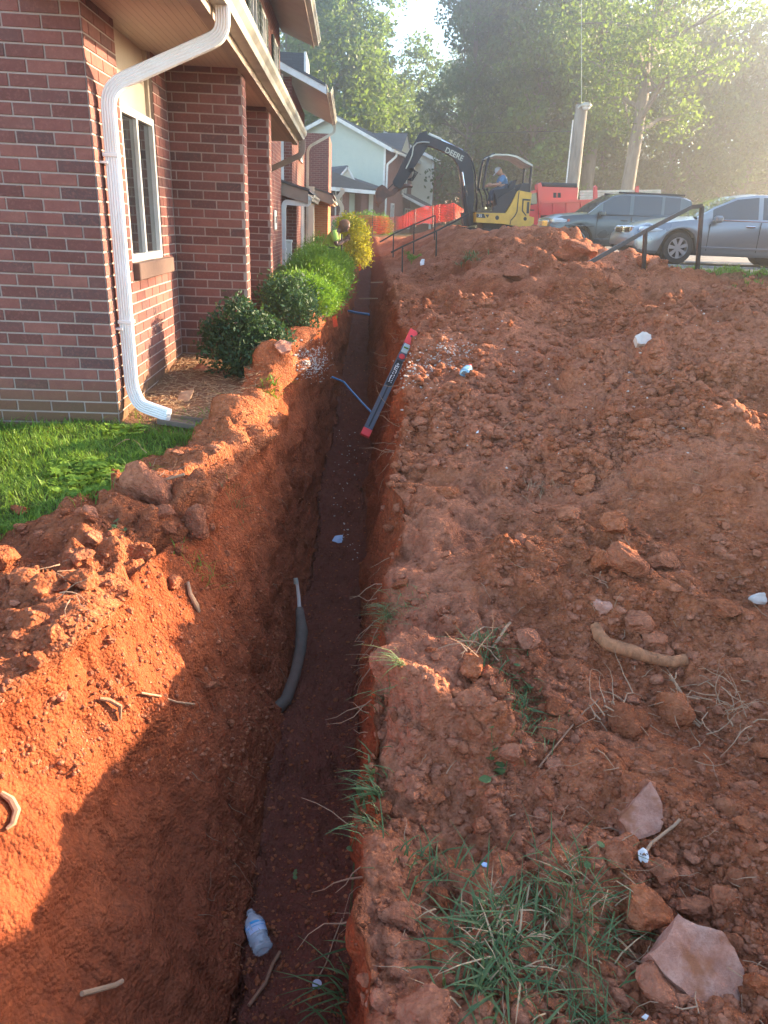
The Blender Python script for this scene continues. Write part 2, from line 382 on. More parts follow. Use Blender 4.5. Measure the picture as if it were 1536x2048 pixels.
# round the lips
lip_i = nLc + nLf; lip_r = nLc + nLf + nS + nB + nW
lawn = (SEG <= 1) & (GX < lawn_edge(GY)) & (GY > 2.5); bed = (SEG <= 1) & (GY > 4.35) & (GY < 9) & (GX < lawn_edge(GY))
soil = 1 - sm(lawn_edge(GY) - GX, -.03, .06) * (SEG <= 1) * sm(GY, 2.4, 2.8)
lot = lotmask(GX, GY) * (SEG >= 5)
near = 1 - sm(GY, 9, 22) * .3
A = soil * (1 - lot)
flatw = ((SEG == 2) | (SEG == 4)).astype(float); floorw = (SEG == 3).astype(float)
rough = (SEG >= 5) * (1.0 + .5 * sm(GY, 3.5, 6)) + (SEG <= 1) * 1.35 + flatw * .35 + floorw * .75
nb = fbm(P * 1.6, 3, 3); nm = fbm(P * 5.5, 4, 9); nf = fbm(P * 23, 3, 21, .6)
w1, r1 = worley(P * np.array([4.2, 4.2, 4.2]) + nm[..., None] * .25, 31); w2, r2 = worley(P * 11 + nm[..., None] * .3, 37); w3, r3 = worley(P * 30., 41)
w4, r4 = worley(P * 7.0 + nm[..., None] * .4, 43); cl4 = np.clip(.66 - w4, 0, 1)**.5 * (r4 > .25)
clump = sm(fbm(P * 1.1, 3, 77), -.25, .45)
cl1 = np.clip(.62 - w1, 0, 1)**.7 * (r1 > .45); cl2 = np.clip(.6 - w2, 0, 1)**.6 * (r2 > .35); cl3 = np.clip(.6 - w3, 0, 1)**.6 * (r3 > .3)
disp = nb * .080 * rough + nm * .028 * (rough * .8 + .2) + nf * .007 * (rough * .7 + .3) + rough * (cl1 * .085 * (.3 + clump) + cl2 * .038 * (.35 + clump)) + cl3 * .013 * (rough * .8 + .15) + rough * cl4 * .034 * sm(GY, 1.5, 4) * (.25 + clump)
# excavated wall: vertical bucket teeth grooves and layers
gro = fbm(np.stack([GY * 9, GX * 2, GZ * 1.1], -1), 3, 55); lay = fbm(np.stack([GY * 1.5, GX * 2, GZ * 6], -1), 3, 59)
disp = disp + flatw * (gro * .032 + lay * .026) + floorw * fbm(np.stack([GX * 6, GY * 2.5, GZ * 0], -1), 3, 61) * .02
disp = disp * A * I_(GY, [9, 13, 45, 80], [1, .75, .4, .2]) + (1 - A) * .012 * nm
disp = np.where((GY > -1) | True, disp, 0)
P = P + Nn * disp[..., None] * np.array([1, .6, 1])
idx = np.arange(P.shape[0] * P.shape[1]).reshape(P.shape[:2])
Fq = np.stack([idx[:-1, :-1], idx[:-1, 1:], idx[1:, 1:], idx[1:, :-1]], -1).reshape(-1, 4)
GV = P.reshape(-1, 3)
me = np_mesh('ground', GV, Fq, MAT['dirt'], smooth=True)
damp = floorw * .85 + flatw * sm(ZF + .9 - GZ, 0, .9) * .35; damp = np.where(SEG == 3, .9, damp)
straw = ((SEG <= 1) & bed).astype(float) * sm(lawn_edge(GY) - GX, -.1, .15)
verge = sm(GX, 4.2, 5) * (1 - lot) * (SEG >= 5) * sm(GY, 8.8, 9.2)
grass = np.clip(((SEG <= 1) & lawn & ~bed) * sm(lawn_edge(GY) - GX, -.02, .08) + (SEG <= 1) * sm(GY, 9, 11) * .6 + verge * .7 + sm(GY, 34, 40) * .8, 0, 1)
ca = me.color_attributes.new('mask', 'FLOAT_COLOR', 'POINT')
ca.data.foreach_set('color', np.stack([grass * (1 - floorw), damp, straw, np.ones_like(damp)], -1).astype(np.float32).ravel())
pa = me.attributes.new('pale', 'FLOAT', 'POINT'); pale = (SEG >= 5) * sm(fbm(P * .8, 3, 91) + .35 * nf, -.4, .6) * .6 * (1 - grass)
pa.data.foreach_set('value', pale.astype(np.float32).ravel())
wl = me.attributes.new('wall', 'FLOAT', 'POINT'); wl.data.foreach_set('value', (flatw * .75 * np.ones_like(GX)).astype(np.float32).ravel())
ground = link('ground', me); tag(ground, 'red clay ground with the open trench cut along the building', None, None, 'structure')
BV = BVHTree.FromPolygons(GV.tolist(), Fq.tolist(), all_triangles=False)
def hit(px, py):
    """point of the ground seen at a point of the photograph"""
    r = Vector(ray(px, py).tolist()).normalized(); h = BV.ray_cast(Vector((0, 0, 0)), r)
    return (h[0], h[1]) if h[0] is not None else (None, None)
def gz(x, y, z0=4.0):
    h = BV.ray_cast(Vector((x, y, z0)), Vector((0, 0, -1))); return h[0].z if h[0] is not None else -1.0
def gn(x, y, z0=4.0):
    h = BV.ray_cast(Vector((x, y, z0)), Vector((0, 0, -1))); return (h[0], h[1] if h[1].z > 0 else -h[1])
# ------------------------------------------------------------------ building materials
def brick_single():
    m, t, b = newmat('brick'); v = coords(t, False); g = N(t, 'NewGeometry'); oi = N(t, 'ObjectInfo')
    r = math_n(t, 'FRACT', math_n(t, 'ADD', g.outputs['Random Per Island'], oi.outputs['Random']))
    c = ramp(t, r, [(0, (.120, .050, .044)), (.22, (.160, .064, .055)), (.5, (.205, .080, .068)), (.72, (.235, .096, .078)), (.86, (.120, .060, .056)), (1, (.095, .056, .055))])
    n1 = noise(t, v, 60, 5, .7); n2 = noise(t, v, 14, 4)
    c = mixc(t, ramp(t, n1, [(.5, (0, 0, 0)), (.75, (.7, .7, .7))]), c, (.29, .125, .105)); c = mixc(t, ramp(t, n2, [(.45, (0, 0, 0)), (.7, (.55, .55, .55))]), c, (.16, .06, .055))
    vo = N(t, 'TexVoronoi', Scale=130.0); L(t, v, vo.inputs['Vector']); sp = ramp(t, vo.outputs['Distance'], [(.12, (1, 1, 1)), (.2, (0, 0, 0))])
    c = mixc(t, math_n(t, 'MULTIPLY', sp, .55), c, (.05, .025, .025))
    # damp algae-stained foot of the wall
    s = N(t, 'SeparateXYZ'); L(t, v, s.inputs[0]); f = N(t, 'MapRange'); L(t, math_n(t, 'ADD', s.outputs[2], math_n(t, 'MULTIPLY', n2, .14)), f.inputs[0])
    for i, x in enumerate((-.86, -1.12, 0, .75)): f.inputs[i + 1].default_value = x
    c = mixc(t, f.outputs[0], c, (.135, .085, .040))
    L(t, c, b.inputs['Base Color']); b.inputs['Roughness'].default_value = .85; b.inputs['Specular IOR Level'].default_value = .25
    bump(t, b, n1, .35, .003); return m
MAT['brick'] = brick_single()
MAT['mortar'] = simple('mortar', (.37, .30, .275), .95, var=.2, scale=120, bmp=.4, dirt=((.26, .17, .13), .5))
def brick_far(name, c1, c2, mort):
    m, t, b = newmat(name); v = coords(t, False); s = N(t, 'SeparateXYZ'); L(t, v, s.inputs[0]); cb = N(t, 'CombineXYZ')
    L(t, math_n(t, 'ADD', s.outputs[0], s.outputs[1]), cb.inputs[0]); L(t, s.outputs[2], cb.inputs[1])
    br = N(t, 'TexBrick', Scale=1.0); br.inputs['Brick Width'].default_value = .203; br.inputs['Row Height'].default_value = .0677; br.inputs['Mortar Size'].default_value = .007
    br.inputs['Color1'].default_value = (*c1, 1); br.inputs['Color2'].default_value = (*c2, 1); br.inputs['Mortar'].default_value = (*mort, 1); br.inputs['Bias'].default_value = -.1
    L(t, cb.outputs[0], br.inputs['Vector']); n = noise(t, v, 3, 4)
    c = mixc(t, math_n(t, 'MULTIPLY', n, .5), br.outputs['Color'], (c1[0] * .6, c1[1] * .6, c1[2] * .6))
    L(t, c, b.inputs['Base Color']); b.inputs['Roughness'].default_value = .9; b.inputs['Specular IOR Level'].default_value = .2
    bump(t, b, math_n(t, 'SUBTRACT', 1.0, br.outputs['Fac']), .6, .006); return m
MAT['brick_far'] = brick_far('brick_wall', (.17, .056, .046), (.25, .085, .065), (.32, .25, .22))
MAT['brick_sun_tint'] = brick_far('sun_tinted_brick_wall', (.42, .13, .045), (.52, .19, .07), (.45, .33, .22))  # sunlight on the third unit's pier is mixed into this brick colour
MAT['white'] = simple('white_vinyl', (.72, .72, .70), .45, var=.05, scale=9, dirt=((.42, .36, .30), .5))
MAT['spout'] = simple('white_painted_aluminium', (.80, .80, .80), .35, var=.04, scale=14, dirt=((.55, .47, .38), .45))
MAT['gutter'] = simple('weathered_gutter', (.50, .50, .44), .38, .3, var=.12, scale=7, dirt=((.20, .18, .14), .7))
MAT['fascia'] = simple('brown_fascia', (.34, .26, .21), .55, var=.1, scale=8, dirt=((.18, .13, .10), .6))
MAT['beige'] = simple('beige_panel', (.46, .39, .31), .7, var=.06, scale=6, dirt=((.30, .24, .18), .4))
MAT['siding'] = simple('siding', (.62, .60, .50), .5, var=.04, scale=5, dirt=((.5, .45, .36), .3))
MAT['siding_blue'] = simple('pale_green_siding', (.50, .55, .48), .5, var=.04, scale=5, dirt=((.40, .46, .42), .4))
MAT['shutter'] = simple('dark_green_shutter', (.035, .055, .05), .5)
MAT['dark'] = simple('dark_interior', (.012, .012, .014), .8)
MAT['curtain'] = simple('curtain', (.30, .29, .28), .9, var=.1)
MAT['black'] = simple('black_rubber', (.018, .018, .02), .6)
MAT['concrete'] = simple('concrete', (.34, .31, .27), .9, var=.15, scale=30, bmp=.3, dirt=((.28, .14, .08), .6))
def soffit_m():
    m, t, b = newmat('ribbed_soffit'); v = coords(t, False); s = N(t, 'SeparateXYZ'); L(t, v, s.inputs[0])
    f = math_n(t, 'FRACT', math_n(t, 'MULTIPLY', s.outputs[0], 1 / .042)); g = ramp(t, f, [(0, (.35, .35, .35)), (.08, (1, 1, 1)), (.92, (1, 1, 1)), (1, (.35, .35, .35))])
    n = noise(t, v, 3, 4); c = mixc(t, g, (.24, .18, .14), mixc(t, n, (.42, .33, .26), (.52, .42, .34)))
    L(t, c, b.inputs['Base Color']); b.inputs['Roughness'].default_value = .6; bump(t, b, g, .6, .006); return m
MAT['soffit'] = soffit_m()
def shingle_m():
    m, t, b = newmat('asphalt_shingle'); v = coords(t, False); s = N(t, 'SeparateXYZ'); L(t, v, s.inputs[0]); cb = N(t, 'CombineXYZ')
    L(t, math_n(t, 'ADD', s.outputs[1], s.outputs[0]), cb.inputs[0]); L(t, s.outputs[2], cb.inputs[1])
    br = N(t, 'TexBrick', Scale=1.0); br.inputs['Brick Width'].default_value = .3; br.inputs['Row Height'].default_value = .065; br.inputs['Mortar Size'].default_value = .006
    br.inputs['Color1'].default_value = (.055, .058, .065, 1); br.inputs['Color2'].default_value = (.10, .10, .11, 1); br.inputs['Mortar'].default_value = (.02, .02, .022, 1); L(t, cb.outputs[0], br.inputs['Vector'])
    c = mixc(t, noise(t, v, 60, 3), br.outputs['Color'], (.13, .13, .135)); L(t, c, b.inputs['Base Color']); b.inputs['Roughness'].default_value = .85
    bump(t, b, br.outputs['Fac'], .5, .01); return m
MAT['shingle'] = shingle_m()
def glass_m(name='window_glass', tint=(.02, .025, .03), rough=.04):
    m, t, b = newmat(name); b.inputs['Base Color'].default_value = (*tint, 1); b.inputs['Roughness'].default_value = rough; b.inputs['Specular IOR Level'].default_value = .8
    b.inputs['Coat Weight'].default_value = .4; n = noise(t, coords(t, False), 3, 2); bump(t, b, n, .05, .02); return m
MAT['glass'] = glass_m()

# ------------------------------------------------------------------ brickwork built brick by brick
BRL, BRH, JT = .203, .0677, .010
def brick_shape(Lx, H=BRH - JT, d=.0042, c=.0018):
    x, z = Lx / 2, H / 2
    vs = [(-x, 0, -z), (x, 0, -z), (x, 0, z), (-x, 0, z), (-x, -(d - c), -z), (x, -(d - c), -z), (x, -(d - c), z), (-x, -(d - c), z), (-x + c, -d, -z + c), (x - c, -d, -z + c), (x - c, -d, z - c), (-x + c, -d, z - c)]
    fs = [(8, 9, 10, 11)] + [(k, (k + 1) % 4, (k + 1) % 4 + 4, k + 4) for k in range(4)] + [(k + 4, (k + 1) % 4 + 4, (k + 1) % 4 + 8, k + 8) for k in range(4)]
    return vs, fs
_bm = {}
def brick_mesh(Lx):
    k = round(Lx, 3)
    if k not in _bm:
        vs, fs = brick_shape(k - JT); b = MB(); b.add(vs, fs); _bm[k] = b.mesh('brick', MAT['brick'])
    return _bm[k]
def brick_field(parent, origin, ax, length, z0, z1, holes=(), individual=True, phase=0.0, name='brick', mat=None):
    """bricks on a wall; origin = start point, ax = unit direction along the wall (wall faces ax rotated -90deg about z)"""
    ax = Vector(ax); nrm = Vector((ax.y, -ax.x, 0)); Rm = Matrix((ax, -nrm, Vector((0, 0, 1)))).transposed(); O = Vector(origin); acc = MB(); k = 0; z = z0
    cnt = 0
    while z < z1 - .02:
        h = BRH; u = -(BRL / 2 if k % 2 else 0) + phase
        while u < length - .02:
            a, b_ = max(u, 0), min(u + BRL, length)
            segs = [(a, b_)]
            for (ha, hb, hz0, hz1) in holes:
                if z + h * .6 > hz0 and z + h * .4 < hz1:
                    ns = []
                    for (p, q) in segs:
                        if q <= ha or p >= hb: ns.append((p, q)); continue
                        if p < ha: ns.append((p, ha))
                        if q > hb: ns.append((hb, q))
                    segs = ns
            for (p, q) in segs:
                if q - p < .03: continue
                pos = O + ax * ((p + q) / 2) + Vector((0, 0, z + h / 2)); jit = rnd.uniform(-.0015, .0015)
                R2 = Rm @ Euler((rnd.uniform(-.006, .006), 0, rnd.uniform(-.004, .004))).to_matrix()
                if individual:
                    o = bpy.data.objects.new(name, brick_mesh(q - p)); C.objects.link(o); o.parent = parent; o.matrix_parent_inverse = world_m(parent).inverted()
                    o.matrix_basis = Matrix.Translation(pos - nrm * jit) @ R2.to_4x4(); cnt += 1
                else:
                    vs, fs = brick_shape(q - p - JT); acc.add([pos + R2 @ Vector(v_) for v_ in vs], fs)
            u += BRL
        z += h; k += 1
    if not individual: acc.build('brickwork', mat or MAT['brick'], parent, kind='stuff')
    return cnt

K_PROF = [(0, 0), (0, .125), (.004, .125), (.004, .006), (.078, .006), (.085, .05), (.112, .085), (.118, .125), (.125, .125), (.121, .08), (.093, .045), (.084, 0)]
def gutter(parent, p, q, side=1, name='gutter', mat='gutter', s=1.0):
    """K gutter along p->q, its back at the line, opening outward to +side"""
    b = MB(); p, q = Vector(p), Vector(q); t = (q - p).normalized(); x = Vector((t.y, -t.x, 0)) * side
    for i, P_ in enumerate((p, q)): b.v += [tuple(P_ + x * a * s + Vector((0, 0, c * s))) for a, c in K_PROF]
    n = len(K_PROF); b.f = [(k, (k + 1) % n, n + (k + 1) % n, n + k) for k in range(n)] + [tuple(range(n)), tuple(range(n, 2 * n))[::-1]]; b.m = [0] * len(b.f)
    return b.build(name, MAT[mat], parent)
def ribbed_prof(w=.076, d=.056, g=.0035, n=5):
    pr = []
    def side(ax, L_, W_):
        for i in range(n * 2 + 1):
            f = -1 + 2 * i / (n * 2); pr.append((f * .92 * L_, 1 + (-.0 if i % 2 == 0 else -g / W_), ax))
    out = []
    hx, hy = w / 2, d / 2
    for (sx, sy, horiz) in ((1, -1, True), (1, 1, False), (-1, 1, True), (-1, -1, False)):
        for i in range(2 * n):
            f = -1 + 2 * (i + .5) / (2 * n); dd = g if i % 2 else 0
            if horiz: out.append((f * hx * (1 if sy < 0 else -1) * .96, sy * (hy - dd)))
            else: out.append((sx * (hx - dd), f * hy * (1 if sx > 0 else -1) * .96))
    return out
def arc_path(pts, r=.09, n=5):
    pts = [Vector(p) for p in pts]; out = [pts[0]]
    for i in range(1, len(pts) - 1):
        a = (pts[i - 1] - pts[i]); b = (pts[i + 1] - pts[i]); rr = min(r, a.length * .45, b.length * .45); a.normalize(); b.normalize(); A_, B_ = pts[i] + a * rr, pts[i] + b * rr
        for k in range(n + 1):
            f = k / n; out.append(A_ * (1 - f)**2 + pts[i] * 2 * f * (1 - f) + B_ * f * f)
    out.append(pts[-1]); return out
def window(parent, c0, ax, W, H, frame=.05, depth=.05, mullion=True, shutters=None, curtain=False, rec=.0, glass='glass', hbar=False):
    """c0 = lower start corner on the wall face, ax = direction along the wall; faces ax rotated -90deg"""
    ax = Vector(ax); n = Vector((ax.y, -ax.x, 0)); c0 = Vector(c0); Z = Vector((0, 0, 1))
    def bx(mb, u0, u1, z0, z1, d0, d1):
        cs = [c0 + ax * u + Z * z_ + n * d for u in (u0, u1) for z_ in (z0, z1) for d in (d0, d1)]
        mb.add(cs, [(0, 1, 3, 2), (4, 6, 7, 5), (0, 4, 5, 1), (2, 3, 7, 6), (0, 2, 6, 4), (1, 5, 7, 3)])
    f = MB(); o = -rec
    bx(f, 0, W, 0, frame, o - .02, o + depth); bx(f, 0, W, H - frame, H, o - .02, o + depth); bx(f, 0, frame, frame, H - frame, o - .02, o + depth); bx(f, W - frame, W, frame, H - frame, o - .02, o + depth)
    if mullion: bx(f, W / 2 - frame * .4, W / 2 + frame * .4, frame, H - frame, o - .02, o + depth * .8)
    if hbar: bx(f, frame, W - frame, H / 2 - .02, H / 2 + .02, o - .02, o + depth * .7)
    wf = f.build('window', MAT['white'], parent)
    halves = ((frame, W / 2 - frame * .4), (W / 2 + frame * .4, W - frame)) if mullion else ((frame, W - frame),)
    for (a, b_) in halves:
        g = MB(); bx(g, a, b_, frame, H - frame, o - .012, o + .004); g.build('pane', MAT[glass], wf)
    if shutters:
        for (a, b_) in ((-shutters - .02, -.02), (W + .02, W + shutters + .02)):
            g = MB(); bx(g, a, b_, 0, H, .005, .035)
            for k in range(int(H / .09)): bx(g, a + .03, b_ - .03, .03 + k * .09, .08 + k * .09, .035, .043)
            g.build('shutter', MAT['shutter'], parent)
    return wf

# ------------------------------------------------------------------ the nearest apartment building
XW = -1.415; YF = 4.5; ZB = -1.30; SZ = 1.045
A_ = empty('apartment_building', (-4, 10, ZB), 'nearest dark red brick apartment building with the big white downspout at its corner', 'building')
b = MB(); b.bb((-4.2, YF, ZB), (XW, YF + .15, 1.6)); wall_front = b.build('front_wall', MAT['mortar'], A_)
brick_field(wall_front, (-2.43, YF - .0015, 0), (1, 0, 0), 1.015, ZB, 1.4, individual=True)
brick_field(wall_front, (-4.2, YF - .0015, 0), (1, 0, 0), 1.77, ZB, 1.4, individual=False)
WY0, WY1, WZ0, WZ1 = 5.08, 5.93, -.30, .625
b = MB()
b.bb((XW - .15, YF + .152, ZB), (XW, WY0, 1.4)); b.bb((XW - .15, WY0, ZB), (XW, WY1, WZ0 - .002)); b.bb((XW - .15, WY1, ZB), (XW, 6.36, 1.4)); b.bb((XW - .2, 6.36, ZB), (XW, 11.4, 1.4))
wall_side = b.build('side_wall', MAT['mortar'], A_)
brick_field(wall_side, (XW + .0015, YF - .01, 0), (0, 1, 0), 6.35 - YF, ZB, SZ + .2, holes=((WY0 - YF, WY1 - YF, WZ0 - .08, 3),), individual=False, phase=-.1)
brick_field(wall_side, (XW + .0015, 6.56, 0), (0, 1, 0), 4.7, ZB, SZ + .2, individual=False)
b = MB(); b.bb((XW - .10, WY0, WZ1), (XW - .045, WY1, 1.5)); b.bb((XW - .09, WY0, WZ1 + .005), (XW - .02, WY0 + .04, 1.4)); b.bb((XW - .09, WY1 - .04, WZ1 + .005), (XW - .02, WY1, 1.4))
b.build('beige_panel', MAT['beige'], A_)
wf = window(A_, (XW - .04, WY0, WZ0), (0, 1, 0), WY1 - WY0, WZ1 - WZ0, frame=.045, depth=.035, rec=0)
b = MB(); b.bb((XW - .1, WY0 - .01, WZ0 - .112), (XW + .05, WY1 + .12, WZ0 - .004), .006); sill = b.build('window_sill', simple('dark_sill_brick', (.13, .075, .06), .8, var=.3, scale=30, bmp=.4), A_)
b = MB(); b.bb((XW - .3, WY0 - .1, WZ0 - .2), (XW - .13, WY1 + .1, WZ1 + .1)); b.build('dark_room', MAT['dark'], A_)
for y0, y1, nm_ in ((6.36, 6.56, 'wing_wall'), (8.34, 8.54, 'wing_wall')):
    b = MB(); b.bb((XW, y0, ZB), (-.846, y1, SZ)); pw = b.build(nm_, MAT['mortar'], A_)
    brick_field(pw, (XW, y0 - .0015, 0), (1, 0, 0), -.846 - XW, ZB + .0, SZ, individual=(y0 < 7), phase=-.06)
    brick_field(pw, (-.846 + .0015, y0, 0), (0, 1, 0), .2, ZB, SZ, individual=False)
# lower roof, soffit, fascia, gutter
G1Y = 11.75
b = MB(); b.bb((XW - .3, 4.1, SZ), (-.80, G1Y - .05, SZ + .02)); b.build('soffit', MAT['soffit'], A_)
b = MB(); b.bb((-.80, 4.05, SZ - .035), (-.775, G1Y, SZ + .15)); b.bb((-.845, 4.05, SZ - .035), (-.80, G1Y, SZ - .003)); b.build('fascia', MAT['fascia'], A_)
b = MB(); b.prism([(-.74, 4.0, SZ + .165), (-1.6, 4.0, SZ + .55), (-1.6, 4.0, SZ + .52), (-.74, 4.0, SZ + .14)], (0, 0, 0), (0, G1Y - 4.0, 0)); b.build('lower_roof', MAT['shingle'], A_)
b = MB(); b.prism([(-.80, 0, SZ + .02), (-.80, 0, SZ + .14), (-1.5, 0, SZ + .45), (-1.5, 0, SZ + .02)], (0, G1Y - .12, 0), (0, G1Y - .06, 0)); b.build('rake_board', MAT['beige'], A_)
gutter(A_, (-.773, 4.0, SZ + .02), (-.773, G1Y + .05, SZ + .02))
# upper storey
UY0, UY1, UZ = 7.0, 16.35, 3.42
b = MB(); b.bb((XW - .25, UY0, 1.4), (XW - .005, UY1, UZ)); b.bb((XW - .25, 11.4, ZB), (XW - .006, UY1, 1.4)); b.bb((-6.5, UY1 - .2, ZB), (XW - .25, UY1, UZ)); up = b.build('upper_wall', MAT['brick_far'], A_)
for y0, y1, z0, z1 in ((11.55, 12.3, 2.2, 3.1), (12.95, 13.5, 2.3, 2.95), (14.9, 15.5, 2.0, 2.95)):
    window(A_, (XW, y0, z0), (0, 1, 0), y1 - y0, z1 - z0, frame=.05, depth=.03, rec=0, shutters=.22)
b = MB(); b.prism([(XW, 0, UZ - .02), (-.80, 0, UZ - .24), (-.80, 0, UZ - .20), (XW, 0, UZ + .02)], (0, UY0, 0), (0, UY1 + .30, 0)); b.build('upper_soffit', MAT['beige'], A_)
b = MB(); b.bb((-.80, UY0, UZ - .27), (-.775, UY1 + .32, UZ - .08)); b.build('upper_fascia', MAT['fascia'], A_)
b = MB(); b.prism([(-.70, 0, UZ - .09), (-4.4, 0, UZ + 1.5), (-4.4, 0, UZ + 1.42), (-.70, 0, UZ - .13)], (0, UY0 - .4, 0), (0, UY1 + .36, 0)); b.build('upper_roof', MAT['shingle'], A_)
gutter(A_, (-.773, UY0, UZ - .22), (-.773, UY1 + .34, UZ - .22), name='upper_gutter')
b = MB(); b.prism([(XW, 0, UZ), (-.78, 0, UZ - .22), (-.78, 0, UZ - .08), (-4.3, 0, UZ + 1.4), (-4.3, 0, UZ)], (0, UY1 - .02, 0), (0, UY1, 0)); b.build('gable_wall', MAT['siding'], A_)
# the big downspout
DP = [at(432, -60, Y=4.62), at(436, 55, Y=4.62)]
pts = [Vector((-.72, 4.72, SZ + .04)), Vector((-.72, 4.72, .93)), Vector((XW + .065, 4.63, .635)), Vector((XW + .055, 4.63, -1.02)), Vector((XW + .10, 4.60, -1.13)), Vector((XW + .30, 4.53, -1.175))]
ds = empty('downspout', (XW + .05, 4.6, -1.2), 'tall white ribbed metal downspout on the nearest building corner', 'downspout')
b = MB(); b.sweep(arc_path(pts[:4], .10, 6)[:-1] + arc_path([pts[2] + Vector((0, 0, -.3)), pts[3], pts[4], pts[5]], .10, 6)[1:], ribbed_prof(), (0, 1, 0)); b.build('pipe', MAT['spout'], ds, smooth=False)
for z in (.30, -.62):
    b = MB(); b.box((XW + .058, 4.63, z), (.088, .068, .022), None, .003); b.build('pipe_joint', MAT['spout'], ds)
    b = MB(); b.box((XW + .02, 4.63, z - .04), (.05, .10, .012)); b.build('strap', MAT['spout'], ds)
# splash tray
b = MB(); c = Vector((XW + .40, 4.52, -1.225)); M_ = Euler((0, .05, -.25)).to_matrix()
b.box(c, (.30, .15, .012), M_); b.box(c + M_ @ Vector((0, .075, .012)), (.30, .012, .03), M_); b.box(c + M_ @ Vector((0, -.075, .012)), (.30, .012, .03), M_)
b.build('splash_tray', simple('dirty_tray', (.17, .12, .09), .9, var=.3, scale=20, bmp=.4), None, label='dark weathered splash tray under the foot of the big white downspout', cat='tray')
# small downspout of the lower gutter
def spout(pts, label, w=.075, d=.055, mat='spout', r=.08, group=None):
    e_ = empty('downspout', tuple(pts[-1]), label, 'downspout', group); b = MB(); b.sweep(arc_path(pts, r, 5), [(-w / 2, -d / 2), (w / 2, -d / 2), (w / 2, d / 2), (-w / 2, d / 2)], (0, 1, .01)); b.build('pipe', MAT[mat], e_)
    b = MB(); b.box(Vector(pts[-1]) * .7 + Vector(pts[-2]) * .3, (w * 1.25, w * 1.1, .04)); b.build('strap', MAT[mat], e_); return e_
spout([(-.70, G1Y - .12, SZ + .03), (-.70, G1Y - .12, SZ - .16), (-1.28, G1Y - .02, SZ - .42), (-1.34, G1Y, SZ - .5), (-1.345, G1Y, ZB + .3)], 'brown stained downspout bending back under the end of the long lower gutter', mat='fascia')
# house number plaque
b = MB(); c = at(551, 440, X=XW + .012); b.box(c, (.02, .42, .34), None, .01); pl = b.build('number_plaque', MAT['white'], None, label='small pale oval house number plaque on the brick wall beyond the wing walls', cat='plaque')
cu = bpy.data.curves.new('numbers', 'FONT'); cu.body = '121'; cu.size = .2; cu.align_x = 'CENTER'; cu.align_y = 'CENTER'; cu.extrude = .002
tmp = bpy.data.objects.new('n', cu); C.objects.link(tmp); dg = bpy.context.evaluated_depsgraph_get(); nme = bpy.data.meshes.new_from_object(tmp.evaluated_get(dg)); C.objects.unlink(tmp); bpy.data.objects.remove(tmp)
def text_mesh(s, size, extrude=.002, mat='black', bold=0):
    cu = bpy.data.curves.new('t', 'FONT'); cu.body = s; cu.size = size; cu.align_x = 'CENTER'; cu.align_y = 'CENTER'; cu.extrude = extrude; cu.offset = bold
    t_ = bpy.data.objects.new('t', cu); C.objects.link(t_); bpy.context.view_layer.update(); d_ = bpy.context.evaluated_depsgraph_get(); m_ = bpy.data.meshes.new_from_object(t_.evaluated_get(d_)); C.objects.unlink(t_); bpy.data.objects.remove(t_); m_.materials.clear(); m_.materials.append(MAT[mat]); return m_
def put_text(name, s, size, M4, parent, mat='black', bold=0, extrude=.002):
    o = bpy.data.objects.new(name, text_mesh(s, size, extrude, mat, bold)); C.objects.link(o); o.parent = parent; o.matrix_parent_inverse = world_m(parent).inverted(); o.matrix_basis = M4; return o
def frameM(o, x, y, z):      # columns = images of local x, y, z
    m = Matrix((Vector(x).normalized(), Vector(y).normalized(), Vector(z).normalized())).transposed().to_4x4(); m.translation = Vector(o); return m
put_text('house_number', '121', .17, frameM(c + Vector((.012, 0, 0)), (0, 1, 0), (0, 0, 1), (1, 0, 0)), pl)
# ------------------------------------------------------------------ the units further along the row
def boards(parent, poly_fn, ax, origin, z0, z1, expo, mat, name='siding_board', th=.02):
    """lap boards; poly_fn(z) -> (u0,u1) horizontal extent at height z"""
    ax = Vector(ax); n = Vector((ax.y, -ax.x, 0)); O = Vector(origin); z = z0
    while z < z1 - .01:
        za, zb = z, min(z + expo, z1); a0, a1 = poly_fn(za); b0, b1 = poly_fn(zb)
        if a1 - a0 > .03:
            m = MB(); Z = Vector((0, 0, 1))
            vs = [O + ax * a0 + Z * za + n * th, O + ax * a1 + Z * za + n * th, O + ax * b1 + Z * zb + n * .004, O + ax * b0 + Z * zb + n * .004, O + ax * a0 + Z * za, O + ax * a1 + Z * za, O + ax * b1 + Z * zb, O + ax * b0 + Z * zb]
            m.add(vs, [(0, 1, 2, 3), (0, 4, 5, 1), (1, 5, 6, 2), (3, 2, 6, 7), (0, 3, 7, 4), (4, 7, 6, 5)]); m.build(name, MAT[mat], parent)
        z += expo
B_ = empty('apartment_building', (-4, 22, -1), 'second unit of the brick row, with cream siding gable and overhanging pale eave', 'building')
BY0, BY1, BZ = 19.9, 25.2, 3.02; xB = -1.46
b = MB(); b.bb((-6, BY0 + .02, -1.3), (xB, BY1, BZ)); bw = b.build('brick_wall', MAT['brick_far'], B_)
boards(B_, lambda z: (0, 3.6 if z < 3.0 else max(.1, 3.6 - (z - 3.0) * 2.2)), (1, 0, 0), (-5.4, BY0, 0), -.2, 3.9, .19, 'siding')
b = MB(); b.bb((-1.80, BY0 - .035, .1), (-1.66, BY0 - .0, 3.2)); b.build('corner_trim', MAT['white'], B_)
b = MB(); b.bb((-1.655, BY0 - .012, -1.2), (xB + .003, BY0 + .018, 3.15)); b.build('corner_brick', MAT['brick_far'], B_)
e0, r0 = at(653, 170, Y=19.5), at(545, 110, Y=19.5); sl_ = (r0.z - e0.z) / (r0.x - e0.x)
zr = lambda x: e0.z + (x - e0.x) * sl_
